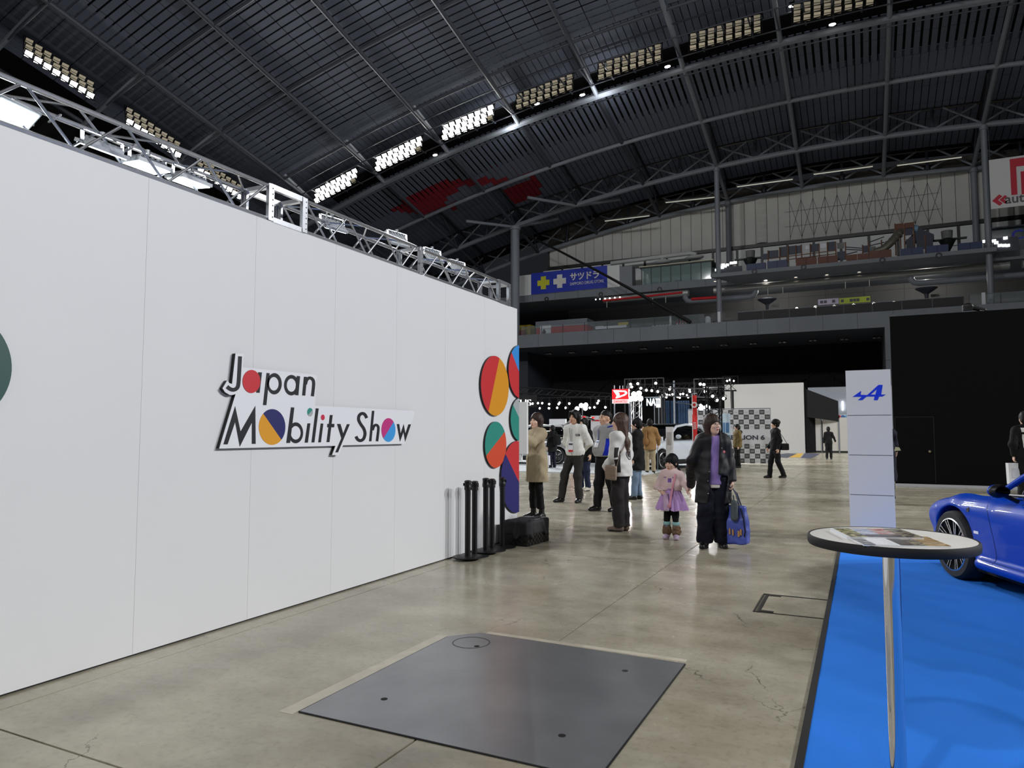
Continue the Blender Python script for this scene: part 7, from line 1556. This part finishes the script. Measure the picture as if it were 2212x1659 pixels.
# white banner with red mark, cut by the picture edge
p0 = at(2136, 346, Y=75.0); p1 = at(2140, 452, Y=75.0); t = thing('large_banner', 'large white hanging banner with red mark and auto lettering', 'banner', (p0.x, 75.0, p1.z)); H_ = p0.z - p1.z
MB().box(0, 0, 0, 15, .04, H_).build('cloth', mat('banner_white', rgb(212, 214, 216), .6), t); M_BRED = mat('banner_red', rgb(192, 40, 62), .6)
def bz(px, py): q = at(px, py, Y=74.98); return (q.x - t.location.x, q.z - p1.z)
a = bz(2181, 344); b = bz(2198, 420); MB().prism([(a[0], a[1]), (a[0], b[1]), (b[0], b[1]), (b[0], a[1] - .75), (a[0] + 3.4, a[1] - .75), (a[0] + 3.4, a[1])], (0, -.02, 0), ax_, az_, (0, .02, 0)).build('red_mark', M_BRED, t)
c = bz(2207, 420); MB().box(c[0], -.02, c[1], c[0] + .7, 0, a[1] - 1.25).build('red_mark', M_BRED, t)
for dx in (0, .55):
    c = bz(2143, 434); x = c[0] + dx; s_ = 1 - .25 * (dx > 0); MB().prism([(x, c[1]), (x + .55 * s_, c[1] + .52 * s_), (x + .78 * s_, c[1] + .32 * s_), (x + .45 * s_, c[1]), (x + .78 * s_, c[1] - .32 * s_), (x + .55 * s_, c[1] - .52 * s_)], (0, -.02, 0), ax_, az_, (0, .02, 0)).build('chevron', M_BRED, t)
c = bz(2171, 440); text_obj('lettering', 'autobacs', 1.18, .02, mat('banner_grey_text', rgb(96, 90, 94), .6), t, (c[0], -.01, c[1]), ax_, az_, 'LEFT', .95, .02)
for x in (.1, 7, 14): MB().tube([(x, .1, H_), (x, .3, H_ + 3.2)], .04, 6).build('hanging_rope', M_STEEL_DARK, t)
# glass booth, dish ducts
M_GLASS = mat('booth_glass', rgb(150, 176, 176), .05, alpha=.35); M_GFR = mat('booth_frame', rgb(24, 32, 32), .5)
p0, p1 = at(1386, 608, Y=79.2), at(1537, 592, Y=79.2); t = thing('glass_booth', 'long glazed booth with dark flat roof on the upper deck', 'booth', (p0.x, 79.2, 18.2)); w = p1.x - p0.x
MB().prism([(-.2, 2.0), (w + .2, 2.0), (w + .2, 2.16), (-.2, 2.16)], (0, -.1, 0), ax_, az_, (0, 3.2, 0)).build('roof', M_GFR, t); MB().box(-.25, -.16, 2.12, w + .25, -.1, 2.22).build('roof_edge', mat('booth_edge', rgb(196, 196, 170), .5), t)
n = 7
for i in range(n + 1): MB().box(w * i / n - .04, 0, 0, w * i / n + .04, .08, 2.0).build('mullion', M_GFR, t)
for i in range(n): MB().box(w * i / n + .04, .03, .1, w * (i + 1) / n - .04, .05, 2.0).build('pane', M_GLASS, t)
MB().box(0, 2.9, 0, w, 3.0, 2.0).build('back_panel', mat('booth_back', rgb(150, 168, 168), .5), t)
for x in (.8, 2.2, 3.6): MB().box(x, 1.0, 0, x + .8, 1.3, .5).build('bench', M_GFR, t)
t = thing('air_duct', 'white bent air duct above the glass booth', 'duct', (at(1320, 568, Y=82).x, 82, 0)); q = [at(1320, 569, Y=82), at(1420, 556, Y=82), at(1490, 547, Y=82), at(1502, 549, Y=82), at(1502, 556, Y=82)]; ox = t.location.x
MB().tube([(v.x - ox, 0, v.z) for v in q], .26, 12).build('duct_pipe', mat('duct_white', rgb(190, 192, 192), .45), t, True); v0 = at(1431, 556, Y=82); MB().tube([(v0.x - ox, 0, v0.z), (v0.x - ox, 0, v0.z - .7)], .2, 10).build('duct_drop', mat('duct_white', rgb(190, 192, 192), .45), t, True)
for px, py in ((1431, 566), (1500, 556)): v = at(px, py, Y=81.6); MB().ell((v.x - ox, -.4, v.z), (1.1, .6, .28), 20, 8).build('dish', mat('duct_white', rgb(190, 192, 192), .45), t, True)
# playground equipment on the forward deck
DZ = 17.95; M_PBLUE = mat('play_blue', rgb(20, 32, 58), .5); M_PORG = mat('play_terracotta', rgb(96, 56, 44), .6); M_POST = mat('play_post', rgb(112, 78, 58), .5); M_PBOX = mat('play_bench_blue', rgb(26, 42, 86), .5); M_PWH = mat('play_white', rgb(200, 206, 214), .5); M_TUBES = mat('slide_steel', rgb(150, 148, 138), .35, metal=.7); M_NETG = mat('play_net', rgb(110, 112, 112), .7)
def dp(px, py, Y=76.5): v = at(px, py, Y=Y); return v.x, v.z
def play(label, x0, x1, y, cols, name='play_frame'):
    t = thing(name, label, 'playground', (x0, y, DZ)); w = x1 - x0
    return t, w
def bxp(t, name, px0, py0, px1, py1, m, Y=76.5, dy=.06):
    a = at(px0, py0, Y=Y); b = at(px1, py1, Y=Y); o = t.location; MB().box(a.x - o.x, Y - o.y, b.z - o.z, b.x - o.x, Y - o.y + dy, a.z - o.z).build(name, m, t)
def post(t, px, py0, py1, Y=76.45, r=.06, m=None):
    a = at(px, py0, Y=Y); b = at(px, py1, Y=Y); o = t.location; MB().tube([(a.x - o.x, Y - o.y, max(b.z - o.z, 0)), (a.x - o.x, Y - o.y, a.z - o.z)], r, 8).build('post', m or M_POST, t)
v = at(1680, 570, Y=76.6); t = thing('play_walkway', 'blue panelled play walkway on posts, left of the slide', 'playground', (v.x, 76.6, DZ))
for i, (a, b, y0, y1) in enumerate(((1644, 1659, 549, 560), (1660, 1682, 542, 557), (1685, 1700, 534, 553), (1703, 1719, 532, 549), (1720, 1731, 531, 547), (1751, 1768, 528, 543), (1788, 1804, 523, 540))): bxp(t, 'blue_panel', a, y0, b, y1, M_PBLUE, 76.6)
for (a, b, y0, y1) in ((1740, 1748, 531, 538), (1771, 1785, 527, 535)): bxp(t, 'white_panel', a, y0, b, y1, M_PWH, 76.6)
for px, y0 in ((1659, 541), (1684, 534), (1702, 531), (1719, 530), (1731, 528), (1750, 527), (1769, 526), (1787, 523), (1805, 522)): post(t, px, y0, 567)
o = t.location
for (a, b, ya, yb) in ((1660, 1806, 559, 541), (1660, 1806, 566, 548)):
    u, v2 = at(a, ya, Y=76.45), at(b, yb, Y=76.45); MB().tube([(u.x - o.x, -.15, u.z - o.z), (v2.x - o.x, -.15, v2.z - o.z)], .045, 6).build('handrail', M_POST, t)
u, v2 = at(1646, 563, Y=77), at(1806, 549, Y=77); MB().box(u.x - o.x, .4, -.0, v2.x - o.x, 1.6, .35).build('deck_board', M_ARCH, t)
bxp(t, 'net_panel', 1808, 525, 1824, 536, M_NETG, 76.7, .04)
v = at(1955, 540, Y=76.8); t = thing('play_tower', 'tall play tower with steel tube slide and terracotta rails', 'playground', (v.x, 76.8, DZ)); o = t.location
for px, y0, y1 in ((1933, 483, 552), (1953, 485, 556), (1973, 479, 550), (1945, 512, 552), (1998, 508, 550)): post(t, px, y0, y1, 76.8)
for (a, b, y0, y1, m) in ((1933, 1952, 484, 489, M_PORG), (1953, 1973, 482, 487, M_PORG), (1934, 1952, 491, 496, M_PORG), (1954, 1972, 489, 492, M_PORG), (1955, 1972, 493, 507, M_PBLUE), (1957, 1978, 517, 540, M_PBLUE), (1979, 2016, 512, 536, M_PBLUE)): bxp(t, 'panel', a, y0, b, y1, m, 76.8)
u, v2, v3 = at(1946, 502, Y=76.5), at(1925, 523, Y=76.2), at(1908, 538, Y=76.0)
MB().tube([(u.x - o.x, .2, u.z - o.z + .2), (u.x - o.x - .2, -.1, u.z - o.z), (v2.x - o.x, -.5, v2.z - o.z), (v3.x - o.x, -.7, v3.z - o.z), (v3.x - o.x - .7, -.8, v3.z - o.z - .2)], .36, 16).build('tube_slide', M_TUBES, t, True)
for k_ in range(5):
    cc = Vector((u.x - o.x, -.1, u.z - o.z)).lerp(Vector((v3.x - o.x, -.7, v3.z - o.z)), (k_ + .5) / 5); d = (Vector((v3.x - u.x, -.6, v3.z - u.z))).normalized() * .05; MB().tube([cc - d, cc + d], .39, 16).build('slide_joint', M_TUBES, t, True)
u, v2 = at(1985, 494, Y=77.4), at(2017, 508, Y=77.4); MB().prism([(u.x - o.x, u.z - o.z), (v2.x - o.x, v2.z - o.z), (v2.x - o.x, v2.z - o.z - .5), (u.x - o.x - 1.2, v2.z - o.z - .4)], (0, .3, 0), ax_, az_, (0, 1.2, 0)).build('canopy', M_PBLUE, t)
a, b = at(1974, 493, Y=77), at(1983, 493, Y=77); MB().tube([(a.x - o.x, .4, a.z - o.z), (b.x - o.x, .4, b.z - o.z)], .35, 14).build('drum', mat('play_pale_blue', rgb(110, 140, 170), .5), t)
for (px, py) in ((1966, 528), (1867, 536), (1815, 548)):
    pass
v = at(1870, 555, Y=76.7); t = thing('climbing_bridge', 'rope bridge of grey and terracotta pieces in front of the slide', 'playground', (v.x, 76.7, DZ)); o = t.location
for (a, b, y0, y1, m) in ((1864, 1876, 531, 545, M_PBLUE), (1808, 1826, 544, 561, M_PBLUE), (1877, 1892, 533, 541, M_NETG)): bxp(t, 'panel', a, y0, b, y1, m, 76.6)
for px, y0, y1 in ((1826, 523, 561), (1863, 529, 553), (1876, 522, 551), (1904, 518, 549)): post(t, px, y0, y1, 76.6)
for (a, b) in (((1826, 533), (1863, 536)), ((1826, 538), (1863, 540)), ((1828, 549), (1852, 543)), ((1880, 522), (1910, 511)), ((1880, 530), (1910, 523))):
    u, w2 = at(*a, Y=76.6), at(*b, Y=76.6); MB().tube([(u.x - o.x, 0, u.z - o.z), (w2.x - o.x, 0, w2.z - o.z)], .05, 6).build('rope', M_STEEL_DARK, t)
for i, (a, b, y0, y1, m, lab) in enumerate(((1719, 1764, 559, 567, M_PORG, 'terracotta bench block under the play walkway, left one'), (1766, 1810, 555, 564, M_PORG, 'terracotta bench block under the play walkway, right one'), (1828, 1876, 551, 559, M_PORG, 'terracotta bench block under the rope bridge, left one'), (1877, 1926, 543, 553, M_PORG, 'terracotta bench block under the rope bridge, right one'),
    (1612, 1654, 571, 579, M_PBOX, 'blue bench block at the left end of the play deck'), (1657, 1700, 565, 574, M_PBOX, 'blue bench block left of the terracotta ones'), (1945, 1995, 538, 549, M_PBOX, 'blue bench block under the play tower'), (2000, 2049, 532, 542, M_PBOX, 'blue bench block right of the play tower'), (2070, 2122, 526, 537, M_PBOX, 'blue bench block nearest the white banner'))):
    A, B = at(a, y0, Y=75.6), at(b, y1, Y=75.6); t = thing('bench_block', lab, 'bench', ((A.x + B.x) / 2, 75.6, DZ), group='bench blocks on the play deck'); w = (B.x - A.x) / 2; hh = max(A.z - DZ, .4)
    MB().box(-w, 0, 0, -.01, .5, hh).build('block', m, t); MB().box(.01, 0, 0, w, .5, hh).build('block', m, t)
for i, (px, py, Y) in enumerate(((1621, 560, 78.5), (2046, 519, 78.5))):
    v = at(px, py, Y=Y); t = thing('floor_speaker_stand', ('dark funnel stand at the left end of the play deck', 'dark funnel stand right of the play tower')[i], 'stand', (v.x, Y, DZ)); hh = v.z - DZ; MB().lathe([(.12, 0), (.12, hh * .3), (.75, hh), (0, hh)], 16).build('funnel', M_GFR, t); MB().box(-1.6, -.2, hh, 1.6, .2, hh + .14).build('beam', M_GFR, t); MB().lathe([(.45, hh + .14), (.5, hh + .9), (0, hh + .9)], 14).build('drum', M_NETG, t)
# glass rails of the decks
M_RAILG = mat('rail_glass', rgb(170, 186, 190), .08, alpha=.12)
def railing(name, label, px0, px1, Y, z0, hgt, step, solid=None, posts=M_STEEL_DARK):
    a, b = at(px0, 600, Y=Y).x, at(px1, 600, Y=Y).x; t = thing(name, label, 'railing', (a, Y, z0)); L = b - a; n = max(1, int(round(L / step)))
    for i in range(n + 1): MB().box(L * i / n - .03, 0, 0, L * i / n + .03, .06, hgt).build('post', posts, t)
    for i in range(n): MB().box(L * i / n + .04, .02, .05, L * (i + 1) / n - .04, .035, hgt - .04).build('pane', solid or M_RAILG, t)
    MB().tube([(0, .03, hgt), (L, .03, hgt)], .035, 6).build('handrail', M_STEEL_GREY, t); return t
railing('deck_railing', 'glass railing along the left part of the lower balcony', 1125, 1520, 74.7, 12.59, 1.05, 2.6)
railing('deck_railing', 'black panelled railing along the right part of the lower balcony', 1592, 2080, 74.7, 12.59, 1.0, 2.6, mat('black_rail_panel', rgb(26, 27, 32), .6))
railing('deck_railing', 'glass railing at the right end of the lower balcony', 2092, 2230, 74.7, 12.59, 1.05, 2.6)
railing('deck_railing', 'glass railing of the upper deck next to the white banner', 2050, 2230, 79.2, 18.26, 1.05, 2.6)
for i, px in enumerate((1553, 2127)): v = at(px, 690, Y=74.4); t = thing('rail_post', ('white post in the lower railing beside the slim column', 'white post in the lower railing below the white banner')[i], 'post', (v.x, 74.45, 12.59)); MB().box(-.14, 0, 0, .14, .12, 1.15).build('post', M_PWH, t)
# torchiere lamps, direction boards, globe lamps
for i, (px, py) in enumerate(((1657, 646), (2001, 622))):
    v = at(px, py, Y=82); t = thing('uplighter', ('grey funnel topped uplighter left of the direction boards', 'grey funnel topped uplighter right of the direction boards')[i], 'lamp', (v.x, 82, 12.15)); hh = v.z - 12.15; MB().lathe([(.16, 0), (.16, hh - .9), (.22, hh - .6), (1.0, hh - .08), (1.0, hh), (0, hh)], 20).build('funnel', M_STEEL_DARK, t, True); v2 = at(px + 12, py + 10, Y=83); MB().box(.4, .6, hh - .9, 1.2, .65, hh - .6).build('sign_plate', M_GAL, t)
p0, p1 = at(1767, 648, Y=83), at(1812, 656, Y=83); t = thing('direction_board', 'pale lilac direction board on the lower gallery', 'sign', (p0.x, 83, p1.z)); w = p1.x - p0.x; hh = .62; MB().box(0, 0, 0, w, .08, hh).build('panel', mat('board_lilac', rgb(176, 168, 192), .5), t)
for u in (.1, .28, .68): MB().box(w * u, -.02, .16, w * u + .3, 0, .46).build('pictogram', M_INK, t)
p0, p1 = at(1813, 645, Y=83), at(1880, 652, Y=83); t = thing('direction_board', 'lime green direction board on the lower gallery', 'sign', (p0.x, 83, p1.z)); w = p1.x - p0.x; MB().box(0, 0, 0, w, .08, hh).build('panel', mat('board_lime', rgb(160, 176, 40), .5), t)
for u in (.05, .34, .45, .56, .88): MB().box(w * u, -.02, .16, w * u + .28, 0, .46).build('pictogram', M_INK, t)
for px, py in ((1721, 666), (1761, 663), (1802, 661), (1844, 658), (1887, 655), (1931, 653)):
    v = at(px, py, Y=75.2); t = thing('globe_lamp', 'small glowing globe lamp on the lower balcony rail', 'lamp', (v.x, 75.2, v.z), group='globe lamps on the lower balcony rail'); MB().ell((0, 0, 0), (.15, .15, .11), 12, 8).build('globe', mat('globe_glow', (1, .97, .9, 1), emit=7), t, True); MB().tube([(0, 0, -.1), (0, 0, 12.6 - v.z)], .025, 6).build('stem', M_STEEL_DARK, t)
# little lights under the drug store deck
for px, py in ((1287, 647), (1296, 646), (1307, 645), (1317, 644), (1328, 643), (1339, 642)):
    v = at(px, py, Y=79.3); t = thing('deck_spot', 'tiny white spot under the drug store sign deck', 'lamp', (v.x, 79.3, v.z), group='tiny spots under the sign deck'); MB().ell((0, 0, 0), (.08, .08, .08), 8, 6).build('bulb', mat('globe_glow', (1, .97, .9, 1), emit=7), t); MB().box(-.06, -.06, .05, .06, .06, 17.5 - v.z if v.z < 17.4 else .2).build('mount', M_STEEL_DARK, t)
# kiosks and clutter on the lower balcony
p0, p1 = at(1158, 681, Y=78), at(1268, 715, Y=78); t = thing('kiosk', 'long red kiosk with grey roof band on the lower balcony', 'kiosk', (p0.x, 78, 12.15)); w = p1.x - p0.x; MB().box(0, 0, 0, w, 2.2, 1.8).build('counter', mat('kiosk_red', rgb(150, 16, 30), .5), t); MB().box(-.05, -.05, 1.8, w + .05, 2.25, 2.55).build('roof_band', M_STEEL_GREY, t); MB().box(w * .3, -.03, 0, w * .9, 0, .6).build('grey_panel', M_STEEL_GREY, t)
p0, p1 = at(1167, 703, Y=75.6), at(1190, 722, Y=75.6); t = thing('poster', 'white poster with dark figure in front of the red kiosk', 'poster', (p0.x, 75.6, 12.15)); w = p1.x - p0.x; MB().box(0, 0, 0, w, .03, p0.z - 12.15).build('sheet', M_PWH, t); MB().prism([(w * .15, .2), (w * .4, .1), (w * .55, .9), (w * .35, 1.3), (w * .2, .9)], (0, -.01, 0), ax_, az_, (0, .01, 0)).build('dark_figure', mat('poster_dark', rgb(60, 30, 50), .5), t)
p0, p1 = at(1122, 688, Y=80), at(1146, 722, Y=80); t = thing('vending_box', 'yellow and red box at the left end of the lower balcony', 'box', (p0.x - 1.2, 80, 12.15)); MB().box(0, 0, 0, p1.x - p0.x + 1.2, 1.2, 2.6).build('body', mat('box_yellow', rgb(170, 150, 24), .5), t); MB().box(.1, -.03, .5, p1.x - p0.x + .5, 0, 2.0).build('panel', mat('kiosk_red', rgb(150, 16, 30), .5), t)
p0, p1 = at(1286, 690, Y=78), at(1357, 712, Y=78); t = thing('food_stall', 'small food stall with yellow boards on the lower balcony', 'stall', (p0.x, 78, 12.15)); w = p1.x - p0.x
MB().box(0, 0, 0, w * .25, .8, .9).build('counter', mat('box_yellow', rgb(170, 150, 24), .5), t); MB().box(0, -.02, .3, w * .22, 0, .7).build('black_panel', M_BLACK, t); MB().box(0, 0, 1.15, w * .95, .1, 1.5).build('menu_board', M_PWH, t); MB().box(w * .25, -.03, 1.45, w * .7, 0, 1.7).build('screen', M_BLACK, t); MB().box(w * .7, -.03, 1.45, w, .06, 1.75).build('yellow_board', mat('box_yellow', rgb(170, 150, 24), .5), t)
for u in (.02, .25, .95): MB().box(w * u, .3, 0, w * u + .08, .38, 1.5).build('post', M_STEEL_GREY, t)
for k_ in range(4): MB().box(w * (.35 + .14 * k_), .2, .0, w * (.42 + .14 * k_), .6, .55 + .1 * (k_ % 2)).build('stool', M_NETG, t)
for i, px in enumerate((1463, 1469, 1475, 1481)):
    v = at(px, 706, Y=76); t = thing('traffic_cone', ('red and white cone, leftmost of four on the balcony', 'red and white cone, second from left on the balcony', 'red and white cone, third from left on the balcony', 'red and white cone, rightmost of four on the balcony')[i], 'cone', (v.x, 76, 12.6), group='traffic cones on the lower balcony'); MB().lathe([(.15, 0), (.15, .03), (.12, .05), (.1, .3)], 12).build('lower_cone', M_REDP, t); MB().lathe([(.1, .3), (.075, .45)], 12).build('white_band', M_PWH, t); MB().lathe([(.075, .45), (.04, .7), (0, .7)], 12).build('tip', M_REDP, t)
p0, p1 = at(1444, 686, Y=75.5), at(1518, 706, Y=75.5); t = thing('wire_cage', 'grey wire mesh cage on the lower balcony', 'cage', (p0.x, 76.4, 12.6)); w = p1.x - p0.x; m = MB()
for i in range(15): m.tube([(w * i / 14, 0, 0), (w * i / 14, 0, 1.3)], .02, 5)
for j in range(6): m.tube([(0, 0, .26 * j), (w, 0, .26 * j)], .02, 5)
m.build('mesh', M_STEEL_DARK, t); MB().box(-.1, -.05, 0, .1, .05, 1.4).build('white_end', M_PWH, t)
p0 = at(1412, 702, Y=76); t = thing('white_sacks', 'row of white sacks left of the wire cage', 'sacks', (p0.x, 76, 12.6))
for k_ in range(6): MB().ell((k_ * .36, 0, .2), (.22, .2, .22), 10, 6).build('sack', M_PWH, t, True)
v = at(1529, 696, Y=76); t = thing('water_tank', 'small white tank beside the slim column', 'tank', (v.x, 76, 12.6)); MB().lathe([(.0, 0), (.32, 0), (.34, .1), (.34, .8), (.2, .95), (0, .95)], 16).build('tank', M_PWH, t, True); MB().tube([(-.45, 0, 0), (-.45, 0, 1.0), (.45, 0, 1.0), (.45, 0, 0)], .03, 6).build('frame', M_STEEL_GREY, t)
# moving head lamp on top of the black partition
v = at(2100, 672, Y=YD + .1); t = thing('moving_head_light', 'black moving head spotlight lying on the black partition top', 'spotlight', (v.x, YD + .12, 4.39)); f = Field((-.35, -.2, 0), (.35, .2, .35), .014); f.rbox((-.10, 0, .10), (.11, .09, .10), .03, 0); f.cone((-.08, 0, .16), (.20, 0, .05), .085, .05, .03); f.cone((.2, 0, .05), (.26, 0, .03), .05, .05, .01); link('head', f.mesh('head', M_BLACK), t); MB().box(-.2, -.1, 0, .02, .1, .02).build('foot_plate', M_STEEL_GREY, t); MB().tube([(.15, -.07, .02), (.27, -.06, .0), (.29, .06, .0)], .008, 6).build('cable', M_CABLE, t)
# bright lamps on the forward deck (white lamp faces)
M_LFACE = mat('stadium_lamp_face', (1, 1, 1, 1), emit=3.5)
for i, (pts, Y) in enumerate((([(1548, 583), (1554, 580), (1560, 578), (1566, 575), (1571, 572), (1552, 576), (1562, 572), (1580, 568), (1588, 567)], 76.2), ([(2127, 521), (2139, 522), (2147, 520), (2152, 524), (2160, 530), (2169, 530), (2177, 530), (2172, 514)], 77.6))):
    v = at(*pts[0], Y=Y); t = thing('lamp_rack', ('rack of bright white lamps at the left end of the play deck', 'rack of bright white lamps below the white banner')[i], 'lamp rack', (v.x, Y, v.z))
    for (px, py) in pts: a = at(px, py, Y=Y) - v; MB().box(a.x - .16, a.y, a.z - .12, a.x + .16, a.y + .06, a.z + .12).build('lamp', M_LFACE, t)
    MB().box(-.1, .08, DZ - v.z, 2.6, .12, .2).build('rack', M_STEEL_DARK, t)
p0 = at(2140, 505, Y=79.6); t = thing('side_booth', 'blue lettered glass booth below the white banner', 'booth', (p0.x, 79.6, 18.2)); MB().box(0, 0, 1.0, 9, .06, 2.4).build('glass_front', mat('booth_teal_glass', rgb(40, 60, 66), .1), t); MB().box(0, -.04, 0, 9, .02, 1.1).build('blue_front', M_PBLUE, t); MB().box(-.1, -.2, 2.4, 9, 2.5, 2.52).build('roof', M_STEEL_GREY, t)
text_obj('lettering', 'CAP', 1.25, .02, mat('booth_letter_blue', rgb(24, 44, 190), .5), t, (1.6, -.06, 1.2), ax_, az_, 'LEFT', 1.1, .02)
for k_ in range(4): MB().lathe([(0, -.05), (.2, -.05), (.2, -.04)], 12, (1.4 + 1.3 * k_, 0, .6), axis='y').build('orange_dot', M_PORG, t)
